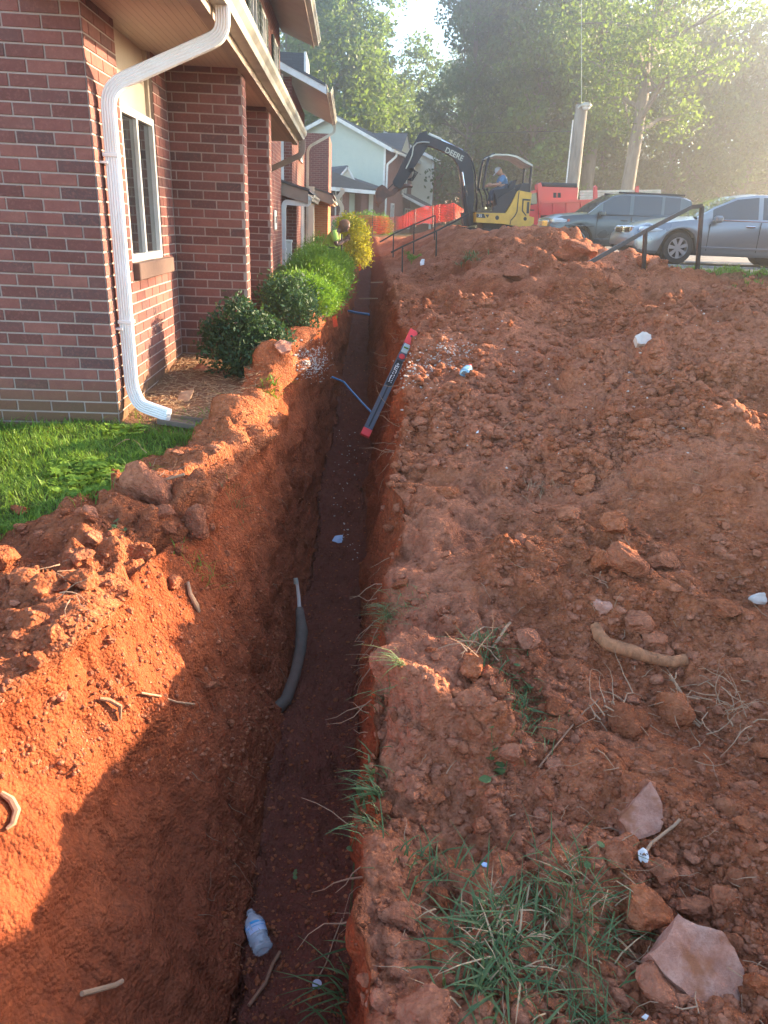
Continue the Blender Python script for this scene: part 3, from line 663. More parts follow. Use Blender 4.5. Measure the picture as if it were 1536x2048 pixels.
b = MB(); b.prism([(e0.x, 0, zr(e0.x)), (-6, 0, zr(-6)), (-6, 0, zr(-6) - .2), (e0.x, 0, zr(e0.x) - .2)], (0, 19.42, 0), (0, 19.5, 0)); b.build('rake_board', MAT['white'], B_)
b = MB(); b.prism([(e0.x, 0, zr(e0.x) - .16), (e0.x, 0, zr(e0.x) - .13), (xB, 0, zr(xB) - .10), (-6, 0, zr(-6) - .1), (-6, 0, zr(-6) - .13), (xB, 0, zr(xB) - .16)], (0, 19.5, 0), (0, BY1 + .3, 0)); b.build('soffit', MAT['beige'], B_)
b = MB(); b.prism([(e0.x - .02, 0, zr(e0.x) + .02), (-6, 0, zr(-6) + .02), (-6, 0, zr(-6) - .04), (e0.x - .02, 0, zr(e0.x) - .04)], (0, 19.4, 0), (0, BY1 + .35, 0)); b.build('roof', MAT['shingle'], B_)
b = MB(); b.prism([(e0.x, 0, zr(e0.x) - .2), (e0.x + .02, 0, zr(e0.x) - .2), (e0.x + .02, 0, zr(e0.x) + .0), (e0.x, 0, zr(e0.x) + .0)], (0, 19.45, 0), (0, BY1 + .33, 0)); b.build('fascia', MAT['fascia'], B_)
gutter(B_, (e0.x + .02, 19.42, e0.z - .16), (e0.x + .02, BY1 + .36, e0.z - .16), mat='gutter')
window(B_, (xB, 22.6, 1.55), (0, 1, 0), .9, 1.0, shutters=.3); window(B_, (xB, 23.3, -.9), (0, 1, 0), .9, 1.5)
dm = MB(); p1 = at(608, 106, Y=21.5); p0 = at(545, 102, Y=21.5); zl = at(600, 142, Y=21.5).z
dm.prism([(p0.x, 0, p0.z), (p1.x, 0, p1.z), (p1.x, 0, zl), (p0.x, 0, zl + .2)], (0, 21.5, 0), (0, 23, 0)); dm.build('dormer_roof', MAT['shingle'], B_)
dm = MB(); dm.bb((p1.x, 21.48, zl - .1), (p1.x + .06, 23.02, p1.z + .03)); dm.build('dormer_trim', MAT['white'], B_)
spout([(e0.x + .08, BY1 + .2, e0.z - .13), (e0.x + .08, BY1 + .2, e0.z - .38), (xB + .1, BY1, e0.z - .85), (xB + .08, BY1, -.9)], 'pale downspout elbow curling back under the second unit\'s high eave', mat='gutter', r=.16)
def porch(parent, Y, Ylen, xo, xi, zo, zi, mat='beige', h=.2):
    b = MB(); b.prism([(xo, 0, zo), (xi, 0, zi), (xi, 0, zi - h), (xo, 0, zo - h)], (0, Y, 0), (0, Y + .06, 0)); b.build('porch_rake', MAT[mat], parent)
    b = MB(); b.prism([(xo + .03, 0, zo + .05), (xi, 0, zi + .05), (xi, 0, zi), (xo + .03, 0, zo)], (0, Y - .03, 0), (0, Y + Ylen, 0)); b.build('porch_roof', MAT['shingle'], parent)
    b = MB(); b.prism([(xo, 0, zo - h + .02), (xi, 0, zi - h + .02), (xi, 0, zi - h + .06), (xo, 0, zo - h + .06)], (0, Y + .06, 0), (0, Y + Ylen, 0)); b.build('porch_soffit', MAT['soffit'], parent)
    gutter(parent, (xo, Y - .02, zo - h + .06), (xo, Y + Ylen, zo - h + .06), name='porch_gutter', mat='gutter')
zo, zi = at(616, 386, Y=16.4).z + .03, at(560, 350, Y=16.4).z + .03
porch(A_, 16.42, 3.2, at(616, 386, Y=16.4).x, at(552, 350, Y=16.4).x - .5, zo, zi, 'fascia', .24)
b = MB(); b.bb((-2.6, 18.9, -1.2), (-1.42, 19.3, .6)); b.build('porch_back_wall', MAT['brick_far'], A_)
b = MB(); b.bb((-1.40, 17.3, -1.2), (-1.18, 17.5, .5)); b.build('porch_pier', MAT['brick_far'], A_)
p = at(617, 392, Y=16.5); q = at(567, 404, Y=16.5)
spout([p + Vector((.02, 0, -.02)), p + Vector((.0, 0, -.16)), Vector((q.x + .03, 16.5, q.z)), Vector((q.x, 16.5, q.z - .12)), at(567, 532, Y=16.5)], 'white downspout running from the porch gutter down beside the hedge', w=.10, d=.08, r=.12)
b = MB(); c = at(577, 500, Y=17); b.bb((c.x - .07, 16.95, -1.15), (c.x + .07, 17.08, at(577, 484, Y=17).z)); b.box((c.x, 17.015, at(577, 484, Y=17).z + .02), (.17, .17, .05), None, .01)
b.build('porch_post', MAT['white'], None, label='short white square post standing in the porch behind the feathery hedge', cat='post')
C2 = empty('apartment_building', (-4, 30, -1), 'third unit with the brick pier coloured sunlit orange behind the hedge', 'building')
xo, xi = at(664, 392, Y=24.6), at(604, 360, Y=24.6)
porch(C2, 24.6 + .8, 4.5, xo.x, xi.x - .6, xo.z + .04, xi.z + .04, 'fascia', .28)
a0, a1 = at(630, 400, Y=26), at(656, 400, Y=26)
b = MB(); b.bb((a0.x - .3, 26, -1.2), (a1.x, 29.5, a0.z + .1)); b.build('brick_pier', MAT['brick_sun_tint'], C2)
b = MB(); b.bb((-6, 30, -1.2), (a1.x - .1, 34, 3.0)); b.build('brick_wall', MAT['brick_far'], C2)
a0, a1 = at(616, 400, Y=25.2), at(628, 400, Y=25.2)
b = MB(); b.bb((a0.x, 25.2, -1.1), (a1.x, 25.38, a0.z + .4)); b.build('porch_post', MAT['siding'], C2)
b = MB(); b.bb((a0.x - .9, 25.5, -1.1), (a0.x - .1, 25.6, a0.z)); b.build('dark_doorway', MAT['dark'], C2)
p = at(680, 378, Y=26.2)
spout([p, p + Vector((.12, 0, -.05)), p + Vector((-.1, 0, -.3)), p + Vector((.1, 0, -.55)), p + Vector((.04, 0, -.85))], 'cream downspout elbow beside the brick pier coloured sunlit orange', w=.13, d=.1, mat='siding', r=.12)
p, q = at(694, 350, Y=34), at(640, 372, Y=34)

# ------------------------------------------------------------------ the angled houses at the back
TH = -math.radians(16.4); ca_, sa_ = math.cos(TH), math.sin(TH)
def house_frame(x0, y0):
    ux, uy = Vector((ca_, sa_, 0)), Vector((-sa_, ca_, 0)); O = Vector((x0, y0, 0))
    return lambda u, v, z: O + ux * u + uy * v + Vector((0, 0, z)), ux, uy
Yd = 54.0; cr = at(767, 420, Y=Yd)      # near east corner of the gable house
Wd, ux, uy = house_frame(cr.x, cr.y)
ze = at(767, 292, Y=Yd).z; GW = 7.4; zp = ze + GW / 2 * .47; zg = -.85
D_ = empty('apartment_building', tuple(Wd(-3, 4, zg)), 'far two-storey house with the wide pale green siding gable and small white dormer', 'building')
def wp(f, pts): return [f(*p) for p in pts]
b = MB(); b.prism(wp(Wd, [(0, .03, zg), (0, .03, ze), (-GW / 2, .03, zp), (-GW, .03, ze), (-GW, .03, zg)]), (0, 0, 0), uy * 12); b.build('brick_wall', MAT['brick_far'], D_)
boards(D_, lambda z: (0, GW) if z < ze else ((z - ze) / .47, GW - (z - ze) / .47), ux, Wd(-GW, 0, 0), zg, zp - .05, .2, 'siding_blue')
b = MB(); b.prism(wp(Wd, [(-.12, -.03, zg), (.02, -.03, zg), (.02, -.03, ze), (-.12, -.03, ze)]), (0, 0, 0), uy * .05); b.build('corner_trim', MAT['white'], D_)
def roof(parent, f, e, L0, L1, ov=.55, wid=GW, ze_=ze, zp_=zp, name='roof', rake=True):
    s = (zp_ - ze_) / (wid / 2)
    b = MB(); b.prism(wp(f, [(ov, L0, ze_ - ov * s + .16), (-wid / 2, L0, zp_ + .16), (-wid - ov, L0, ze_ - ov * s + .16), (-wid - ov, L0, ze_ - ov * s + .06), (-wid / 2, L0, zp_ + .06), (ov, L0, ze_ - ov * s + .06)]), (0, 0, 0), uy * (L1 - L0)); r_ = b.build(name, MAT['shingle'], parent)
    if rake:
        b = MB(); b.prism(wp(f, [(ov, L0, ze_ - ov * s + .10), (-wid / 2, L0, zp_ + .10), (-wid - ov, L0, ze_ - ov * s + .10), (-wid - ov, L0, ze_ - ov * s - .14), (-wid / 2, L0, zp_ - .14), (ov, L0, ze_ - ov * s - .14)]), uy * -.05, uy * .02); b.build('rake_board', MAT['white'], parent)
    b = MB(); b.prism(wp(f, [(ov, L0, ze_ - ov * s - .12), (ov + .12, L0, ze_ - ov * s - .12), (ov + .12, L0, ze_ - ov * s + .05), (ov, L0, ze_ - ov * s + .05)]), (0, 0, 0), uy * (L1 - L0)); b.build('gutter', MAT['white'], parent)
    b = MB(); b.prism(wp(f, [(0, L0, ze_ - .1), (ov, L0, ze_ - ov * s - .1), (ov, L0, ze_ - ov * s - .06), (0, L0, ze_ - .06)]), (0, 0, 0), uy * (L1 - L0)); b.build('soffit', MAT['siding'], parent)
    return r_
roof(D_, Wd, 0, -.5, 11)
def dormer(parent, f, u, v, z, w, h, dep, facing):
    """small triangular dormer facing `facing` with white face and shingle roof"""
    t = uy if facing == 'u' else ux
    c = f(u, v, z); n = -uy if facing == 'v' else ux; side = ux if facing == 'v' else uy
    P0, P1, P2 = c - side * w / 2, c + side * w / 2, c + Vector((0, 0, h))
    b = MB(); b.prism([P0, P1, P2], (0, 0, 0), -n * .05); b.build('dormer_face', MAT['siding'], parent)
    b = MB(); up = Vector((0, 0, .07))
    for A0 in (P0, P1):
        o = (A0 - c).normalized() * .14; b.prism([A0 + o, P2 + up, P2 - up * .6, A0 + o - up * 1.6], n * .05, -n * .06)
    b.build('dormer_trim', MAT['white'], parent)
    b = MB()
    for A0 in (P0, P1):
        o = (A0 - c).normalized() * .18; b.prism([A0 + o + n * .1 + up, P2 + n * .1 + up * 2, P2 - n * dep + up * 2, A0 + o - n * dep * .25 + up], (0, 0, .0), (0, 0, -.05))
    b.build('dormer_roof', MAT['shingle'], parent)
dormer(D_, Wd, .2, 5.2, ze - .05, 3.2, 1.25, 3.6, 'u')
window(D_, Wd(0.03, 5.2, 2.1), uy, 1.5, 1.35, frame=.09, shutters=.45); window(D_, Wd(0.03, 6.6, -.3), uy, 2.0, 1.5, frame=.09, shutters=.5)
window(D_, Wd(0.03, 2.0, -.5), uy, .9, 1.9, frame=.09)
spz = Wd(.55, .3, ze - .2)
spout([Wd(.62, .6, ze - .3), Wd(.60, .6, ze - .55), Wd(.12, .1, ze - 1.1), Wd(.1, .1, zg)], 'white downspout at the corner of the green siding gable house', w=.14, d=.12, mat='white')
# lean-to porch in front of the gable house
Yp = 47.0; pe = at(765, 386, Y=Yp); pl_ = at(662, 376, Y=Yp); pr = at(612, 330, Y=Yp + 3)
Pc = empty('porch_wing', (pl_.x + 2, Yp + 1, zg), 'low dark shingled wing with a small white dormer in front of the green gable house', 'building')
b = MB(); b.prism([(pe.x + .2, Yp, pe.z), (pl_.x - .2, Yp, pl_.z), tuple(at(596, 320, Y=Yp + 5.5)), tuple(at(770, 380, Y=Yp + 5.6))], (0, 0, 0), (0, 0, .1)); b.build('roof', MAT['shingle'], Pc)
ra = at(614, 335, Y=Yp + .2)
b = MB(); b.prism([(pl_.x - .1, 0, pl_.z + .06), (ra.x - 1.2, 0, ra.z + .65), (ra.x - 1.2, 0, ra.z + .35), (pl_.x - .1, 0, pl_.z - .2)], (0, Yp + .1, 0), (0, Yp + .2, 0)); b.build('rake_board', MAT['siding_blue'], Pc)
b = MB(); b.prism([(pl_.x - .1, 0, pl_.z + .0), (ra.x - 1.2, 0, ra.z + .6), (pl_.x + 3, 0, pe.z + .2)], (0, Yp + .25, 0), (0, Yp + 5, 0)); b.build('roof_side', MAT['shingle'], Pc)
b = MB(); b.beam((pl_.x - .3, Yp - .08, pl_.z - .03), (pe.x + .3, Yp - .08, pe.z - .03), .16, .2); b.build('gutter', MAT['white'], Pc)
b = MB(); b.bb((pl_.x - 1.4, Yp + 3.0, zg), (pe.x + .3, Yp + 3.2, pe.z + .1)); b.build('back_wall', MAT['brick_far'], Pc)
for x0, x1 in ((684, 698), (698, 703), (721, 733), (733, 765)):
    q0, q1 = at(x0, 430, Y=Yp + .7), at(x1, 430, Y=Yp + .7)
    if x0 in (684, 721): b = MB(); b.bb((q0.x, Yp + .6, zg), (q1.x, Yp + 1.4, pe.z - .05)); b.build('brick_pier', MAT['brick_far'], Pc)
q0 = at(655, 435, Y=Yp + 2.7); window(Pc, (q0.x, Yp + 2.7, at(655, 436, Y=Yp + 2.7).z), (1, 0, 0), 1.0, 1.9, frame=.12)
b = MB(); b.bb((q0.x - .7, Yp + 2.75, zg), (q0.x + 1.7, Yp + 2.95, pe.z)); b.build('side_panel', MAT['siding_blue'], Pc)
q0 = at(737, 425, Y=Yp + 2.9); b = MB(); b.bb((q0.x, Yp + 2.85, q0.z - .3), (q0.x + .28, Yp + 2.95, q0.z + 1.2)); b.build('door_frame', MAT['white'], Pc)
dc = at(693, 366, Y=Yp + .9)
t0, t1, t2 = at(674, 360, Y=Yp + .9), at(711, 365, Y=Yp + .9), at(695, 336, Y=Yp + .9)
b = MB(); b.prism([t0, t1, t2], (0, 0, 0), (0, .1, 0)); b.build('dormer_face', MAT['siding'], Pc)
b = MB()
for A0 in (t0, t1):
    d_ = (t2 - A0).normalized(); b.beam(A0 - d_ * .15 + Vector((0, -.05, 0)), t2 + Vector((0, -.05, .03)), .10, .14, up=(0, 1, 0))
b.beam(t0 + Vector((0, -.04, 0)), t1 + Vector((0, -.04, 0)), .08, .1); b.build('dormer_trim', MAT['white'], Pc)
b = MB()
for A0 in (t0, t1):
    b.prism([A0 + Vector((0, 0, .02)), t2 + Vector((0, 0, .10)), t2 + Vector((-1.6, 3.2, .10)), A0 + Vector((-1.0, 1.2, .3))], (0, 0, 0), (0, 0, .05))
b.build('dormer_roof', MAT['shingle'], Pc)
# house E beyond, stepped out
Ee = at(868, 330, Y=62.0); We, _, _ = house_frame(Ee.x, Ee.y); zeE = at(868, 318, Y=62).z; 
E_ = empty('apartment_building', tuple(We(-3, 4, zg)), 'far brick house behind the digger arm with one cream siding side and dark roof', 'building')
b = MB(); b.prism(wp(We, [(0, .03, zg), (0, .03, zeE), (-4, .03, zeE + 1.7), (-8, .03, zeE), (-8, .03, zg)]), (0, 0, 0), uy * 14); b.build('brick_wall', MAT['brick_far'], E_)
boards(E_, lambda z: (5.2, 8) if z < zeE else (5.2, max(5.3, 8 - (z - zeE) / .42)), ux, We(-8, 0, 0), zg + 1, zeE + .9, .2, 'siding')
b = MB(); b.prism(wp(We, [(-.14, -.04, zg + .6), (.03, -.04, zg + .6), (.03, -.04, zeE), (-.14, -.04, zeE)]), (0, 0, 0), uy * .05); b.build('corner_trim', MAT['white'], E_)
b = MB(); b.prism(wp(We, [(.6, -.5, zeE - .12), (-4, -.5, zeE + 1.9), (-4, -.5, zeE + 1.8), (.6, -.5, zeE - .24)]), (0, 0, 0), uy * 15); b.build('roof', MAT['shingle'], E_)
b = MB(); b.prism(wp(We, [(.6, -.5, zeE - .2), (.75, -.5, zeE - .2), (.75, -.5, zeE - .02), (.6, -.5, zeE - .02)]), (0, 0, 0), uy * 15); b.build('gutter', MAT['white'], E_)
b = MB(); b.prism(wp(We, [(.6, -.52, zeE - .15), (-4, -.52, zeE + 1.85), (-4, -.52, zeE + 1.6), (.6, -.52, zeE - .4)]), (0, 0, 0), uy * .05); b.build('rake_board', MAT['white'], E_)
b = MB(); b.prism(wp(We, [(.3, -3, zg + 2.1), (.3, -3, zg + 2.25), (-2.6, -3, zg + 3.5), (-2.6, -3, zg + 3.4)]), (0, 0, 0), uy * 3); b.build('porch_roof', MAT['shingle'], E_)
b = MB(); b.prism(wp(We, [(.35, -3.05, zg + 1.95), (.35, -3.05, zg + 2.15), (-2.6, -3.05, zg + 3.4), (-2.6, -3.05, zg + 3.2)]), (0, 0, 0), uy * .08); b.build('porch_rake', MAT['white'], E_)
window(E_, We(.03, 4.6, 1.9), uy, 1.5, 1.35, frame=.09, shutters=.5)
window(E_, We(.03, 11, 1.9), uy, 1.5, 1.35, frame=.09, shutters=.5)
# ------------------------------------------------------------------ vegetation
def leaf_mat(name, c1, c2, c3, trans=.35):
    m, t, b = newmat(name); g = N(t, 'NewGeometry'); v = g.outputs['Position']
    c = ramp(t, g.outputs['Random Per Island'], [(0, c1), (.5, c2), (1, c3)]); c = mixc(t, ramp(t, noise(t, v, .7, 3), [(.35, (0, 0, 0)), (.65, (.6, .6, .6))]), c, tuple(x * .65 for x in c1))
    b.inputs['Roughness'].default_value = .55; b.inputs['Specular IOR Level'].default_value = .3; L(t, c, b.inputs['Base Color'])
    tr = N(t, 'BsdfTranslucent'); L(t, mixc(t, .35, c, (c3[0] * 1.7, c3[1] * 1.6, c3[2] * .5)), tr.inputs[0]); mx = N(t, 'MixShader'); mx.inputs[0].default_value = trans
    L(t, b.outputs[0], mx.inputs[1]); L(t, tr.outputs[0], mx.inputs[2]); L(t, mx.outputs[0], t.nodes['Material Output'].inputs[0]); return m
MAT['leaf_a'] = leaf_mat('leaves_light', (.06, .115, .022), (.105, .185, .035), (.17, .26, .05), .45)
MAT['leaf_b'] = leaf_mat('leaves_dark', (.04, .09, .028), (.07, .135, .036), (.11, .19, .045), .42)
MAT['leaf_c'] = leaf_mat('leaves_olive', (.07, .11, .03), (.11, .165, .04), (.17, .23, .05), .5)
MAT['leaf_shrub'] = leaf_mat('glossy_shrub_leaves', (.024, .060, .026), (.040, .100, .042), (.075, .15, .06), .2)
MAT['leaf_feather'] = leaf_mat('feathery_shrub_leaves', (.07, .17, .02), (.12, .26, .03), (.20, .36, .045), .35)
MAT['leaf_yellow'] = leaf_mat('golden_shrub_leaves', (.30, .30, .03), (.50, .46, .04), (.62, .55, .06), .35)
MAT['grass'] = leaf_mat('grass_blades', (.085, .17, .022), (.14, .26, .035), (.24, .37, .05), .4)
MAT['grass_shade_tone'] = leaf_mat('grass_blades_shaded', (.06, .12, .045), (.11, .185, .065), (.22, .27, .11), .25)  # darker, bluer copy of the grass: shade put into the blade colours
MAT['root'] = simple('root', (.30, .15, .085), .85, var=.3, scale=40, bmp=.3)
MAT['root_pale'] = simple('pale_root', (.42, .25, .15), .85, var=.3, scale=40, bmp=.3)
MAT['straw'] = simple('straw', (.46, .30, .17), .9, var=.35, scale=60)
def bark_m(name, c, sc_=6):
    m, t, b = newmat(name); v = coords(t, False); mp = N(t, 'Mapping'); mp.inputs['Scale'].default_value = (1, 1, .18); L(t, v, mp.inputs[0])
    n = noise(t, mp.outputs[0], sc_, 6, .65); c_ = ramp(t, n, [(.3, tuple(x * .45 for x in c)), (.55, c), (.8, tuple(x * 1.4 for x in c))]); L(t, c_, b.inputs['Base Color']); b.inputs['Roughness'].default_value = .9; bump(t, b, n, .6, .04); return m
MAT['bark'] = bark_m('bark', (.19, .155, .125)); MAT['bark_dark'] = bark_m('dark_bark', (.10, .08, .065))

def leaf_cloud(centers, radii, n, size, asp=.55, up=0.0, out=.4, seed=0, jit=.35, shell=.55):
    """n diamond leaves spread through ellipsoidal blobs"""
    g = np.random.default_rng(seed); c = np.asarray(centers, float); r = np.asarray(radii, float)
    if r.ndim == 1: r = np.repeat(r[:, None], 3, 1)
    wgt = (r[:, 0] * r[:, 2])**1.0; k = g.choice(len(c), n, p=wgt / wgt.sum())
    d = g.normal(size=(n, 3)); d /= np.linalg.norm(d, axis=1, keepdims=True); rad = shell + (1 - shell) * g.random(n)**.7; rad *= 1 + .18 * g.normal(size=n)
    p = c[k] + d * r[k] * rad[:, None]
    a = g.normal(size=(n, 3)) * (1 - out) + d * out + np.array([0, 0, up]); a /= np.linalg.norm(a, axis=1, keepdims=True)
    q = g.normal(size=(n, 3)); s = np.cross(a, q); s /= np.linalg.norm(s, axis=1, keepdims=True)
    L_ = size * (1 + jit * g.normal(size=n)).clip(.4, 2)[:, None]; W_ = L_ * asp
    V = np.stack([p - a * L_ * .5, p - a * L_ * .05 + s * W_ * .5, p + a * L_ * .5, p - a * L_ * .05 - s * W_ * .5], 1).reshape(-1, 3)
    return V, np.arange(n * 4).reshape(n, 4)

def tree_proto(seed, H, crown_r, crown_lo, n_leaf, leaf, mat, nb=26, trunk_r=.28, bark='bark', lean=.0, size=.30, sparse=False, shape='broad'):
    g = random.Random(seed); cs, rs = [], []; limbs = []
    top = Vector((lean * H, 0, H * .93)); pts = [Vector((0, 0, -.6)), Vector((0, 0, .3)), Vector((lean * H * .3 + g.uniform(-.1, .1), g.uniform(-.15, .15), H * .35)), Vector((lean * H * .6 + g.uniform(-.2, .2), g.uniform(-.2, .2), H * .65)), top]
    tb = MB(); tb.tube(pts, [trunk_r * 1.35, trunk_r, trunk_r * .75, trunk_r * .45, .04], 10)
    for i in range(nb):
        f = (i + .5) / nb; z = crown_lo + (H - crown_lo) * (f**.85); fr = (z - crown_lo) / (H - crown_lo)
        env = math.sin(min(1, fr * 1.25 + .28) * PI * .78)**.8 if shape == 'broad' else (1 - fr)**.75 + .12
        a = i * 2.4 + g.uniform(-.5, .5); rr = crown_r * env * g.uniform(.45, 1.0); c = Vector((math.cos(a) * rr + lean * z, math.sin(a) * rr, z + g.uniform(-.4, .4)))
        r = crown_r * g.uniform(.24, .40) * (.7 + .5 * env); cs.append(tuple(c)); rs.append((r, r, r * g.uniform(.6, .85)))
        f0 = max(.18, min(.92, (z - g.uniform(.8, 2.2)) / H)); base = Vector((lean * H * f0, 0, H * f0)); mid = (base + c) / 2 + Vector((0, 0, g.uniform(-.3, .5)))
        rl = trunk_r * (1 - f0) * .55 + .03; tb.tube([base, mid, c], [rl, rl * .6, .02], 5, cap=False)
        if g.random() < .8:
            c2 = c + Vector((g.uniform(-1, 1), g.uniform(-1, 1), g.uniform(-.6, .8))) * r * 1.1; tb.tube([mid, (mid + c2) / 2, c2], [rl * .5, rl * .35, .015], 4, cap=False)
            cs.append(tuple(c2)); q = r * g.uniform(.45, .7); rs.append((q, q, q * .7))
    V, Fq = leaf_cloud(cs, rs, n_leaf, size, .62, up=.1, out=.25, seed=seed, shell=.25 if sparse else .5)
    return np_mesh('crown', V, Fq, MAT[leaf]), tb.mesh('trunk', MAT[bark], smooth=True)
PROTO = {
    'tall_light': tree_proto(1, 17, 4.4, 2.6, 15000, 'leaf_a', 'bark', nb=34, size=.30),
    'tall_dark': tree_proto(2, 18, 4.0, 2.0, 15000, 'leaf_b', 'bark', nb=34, size=.28, bark='bark_dark'),
    'round': tree_proto(3, 12, 4.2, 1.4, 11000, 'leaf_b', 'bark', nb=26, size=.26, trunk_r=.2),
    'olive': tree_proto(4, 15, 4.8, 3.2, 12000, 'leaf_c', 'bark', nb=30, size=.28, lean=.03),
    'open': tree_proto(5, 20, 5.6, 8.0, 15000, 'leaf_a', 'bark', nb=26, size=.21, trunk_r=.50, sparse=True),
    'bush': tree_proto(6, 5.2, 2.6, .4, 5000, 'leaf_b', 'bark', nb=16, size=.24, trunk_r=.1),
    'bush_olive': tree_proto(8, 5.0, 2.6, .4, 4500, 'leaf_c', 'bark', nb=16, size=.24, trunk_r=.1),
}
def tree(kind, x, y, z, s=1.0, rz=None, label=None, group='trees closing the view behind the houses', sx=None, name=None, tilt=0):
    cm, tm = PROTO[kind]; e_ = empty(name or ('bush' if 'bush' in kind else 'tree'), (x, y, z), label, 'bush' if 'bush' in kind else 'tree', group)
    e_.rotation_euler = (0, tilt, rnd.uniform(0, 6.28) if rz is None else rz); e_.scale = (sx or s, sx or s, s)
    for n_, m_ in (('crown', cm), ('trunk', tm)):
        o = bpy.data.objects.new(n_, m_); C.objects.link(o); o.parent = e_
    return e_
def X_(px, Y): return at(px, 445, Y=Y).x
GZ_ = -.85
# left of the picture: bright leafy trees behind the second unit and the green gable
for px, Y, k, s, lab in [
    (575, 62, 'tall_light', .95, 'leafy tree glimpsed between the two pale eaves at the left'),
    (640, 69, 'tall_light', 1.16, 'sunlit yellow green tree rising straight behind the peak of the green gable'),
    (700, 72, 'tall_light', 1.14, 'bright green tree just right of the gable peak, left of the sky gap'),
    (765, 80, 'tall_light', 1.0, 'blue green tree under the left side of the open sky gap'),
    (828, 88, 'round', 1.28, 'lower tree filling the bottom of the open sky gap'),
    (868, 94, 'round', 1.22, 'small hazy tree at the right foot of the open sky gap'),
    (925, 64, 'tall_dark', 1.02, 'tall dark tree at the right edge of the sky gap above the digger boom'),
    (985, 66, 'tall_dark', 1.08, 'tall dark tree standing above the digger canopy'),
    (1050, 62, 'tall_light', 1.0, 'dark tree behind the rear post of the digger canopy'),
    (1105, 64, 'tall_light', 1.05, 'pale green tree left of the utility pole'),
    (1185, 66, 'olive', 1.15, 'olive tree between the utility pole and the big forked trunk'),
    (1330, 66, 'olive', 1.15, 'hazy olive tree above the small grey roofs'),
    (1400, 66, 'tall_light', 1.0, 'tall hazy tree behind the grey sedan'),
    (1470, 66, 'olive', 1.05, 'hazy yellow green tree near the right edge of the view'),
    (1560, 70, 'tall_light', 1.05, 'pale washed out tree cut by the right edge'),
    (1640, 66, 'olive', 1.0, 'tree just outside the right edge'),
]:
    tree(k, X_(px, Y), Y, GZ_, s, label=lab)
for px, Y, s, lab in [(600, 58, .8, 'just left of the green gable'), (905, 66, .85, 'behind the digger boom'), (960, 64, .9, 'seen through the front of the digger canopy'), (1020, 66, .8, 'behind the digger operator'), (1078, 64, 1.0, 'above the cab of the red truck'), (1118, 70, 1.1, 'left of the foot of the utility pole'), (1200, 64, .95, 'between the pole and the forked trunk'), (1262, 68, 1.0, 'at the foot of the big forked trunk'), (1312, 76, 1.1, 'at the left end of the bungalow'), (1380, 78, 1.2, 'above the roof of the dark hatchback'), (1450, 80, 1.3, 'above the bungalow ridge'), (1530, 76, 1.2, 'at the right edge above the bungalow'), (870, 76, .9, 'above the roof of the far brick house')]:
    tree('bush' if rnd.random() < .5 else 'bush_olive', X_(px, Y), Y, GZ_, s * 1.1, label='low understorey bush ' + lab, group='understorey bushes along the tree line')
for px, Y, k, s, lab in [(620, 98, 'tall_dark', 1.2, 'the green gable'), (720, 104, 'tall_dark', .95, 'the porch roof and its dormer'), (960, 100, 'tall_dark', 1.45, 'the digger boom'), (1040, 104, 'tall_light', 1.5, 'the digger canopy'), (1130, 100, 'tall_dark', 1.5, 'the utility pole'), (1230, 108, 'tall_dark', 1.5, 'the big forked trunk'), (1330, 112, 'tall_dark', 1.6, 'the left end of the bungalow'), (1440, 114, 'tall_dark', 1.4, 'the middle of the bungalow'), (1540, 114, 'tall_dark', 1.5, 'the right edge of the bungalow'), (905, 110, 'tall_dark', 1.2, 'the far brick house')]:
    tree(k, X_(px, Y), Y, GZ_, s, label='back row tree showing only between nearer crowns above ' + lab, group='back row of the wood')
tree('open', X_(1243, 50), 50, GZ_, 1.0, rz=.4, label='big pale trunked tree forking high up, right of the utility pole', tilt=.03)
tree('open', X_(1165, 62), 62, GZ_, 1.15, rz=2.0, label='tall slim trunked tree rising directly behind the utility pole')
# unseen trees added beyond the right edge to dapple the building with shade
for x, y, s, lab in [(24.5, 20.5, .78, 'nearest'), (29.5, 27.5, .86, 'middle'), (33.0, 35.0, .95, 'farthest')]:
    tree('open', x, y, GZ_, s, label=lab + ' unseen open crowned tree added beyond the right edge for its shade', group='unseen trees added for shade')

def shrub(name, loc, blobs, n, size, mat, label, cat='shrub', group=None, asp=.5, up=.3, out=.3, seed=0, shell=.6, stems=6, sz=1):
    e_ = empty(name, loc, label, cat, group); lo = Vector(loc)
    cs = [tuple(lo + Vector(b_[:3])) for b_ in blobs]; rs = [b_[3] if hasattr(b_[3], '__len__') else (b_[3],) * 3 for b_ in blobs]
    V, Fq = leaf_cloud(cs, rs, n, size, asp, up, out, seed, shell=shell); me = np_mesh('foliage', V, Fq, MAT[mat]); link('foliage', me, e_)
    b = MB(); g = random.Random(seed)
    for i in range(stems):
        c = Vector(g.choice(cs)); b.tube([lo + Vector((g.uniform(-.03, .03), g.uniform(-.03, .03), -.05)), (lo + c) / 2 + Vector((g.uniform(-.04, .04), g.uniform(-.04, .04), 0)), c], [.012, .009, .004], 5)
    b.build('stem', MAT['bark_dark'], e_); return e_
z1 = gz(-.80, 5.75)
shrub('shrub', (-.80, 5.78, z1), [(0, 0, .22, .24), (-.17, -.02, .20, .19), (.17, 0, .18, .21), (-.05, .02, .42, .17), (.12, -.05, .36, .16), (-.22, 0, .33, .12), (.27, -.04, .26, .12), (.02, -.13, .14, .18), (-.02, -.02, .50, .10)], 7500, .034, 'leaf_shrub', 'dark green leafy shrub right in front of the first brick wing wall', asp=.5, up=.35, seed=21, stems=12)
z1 = gz(-.60, 7.25)
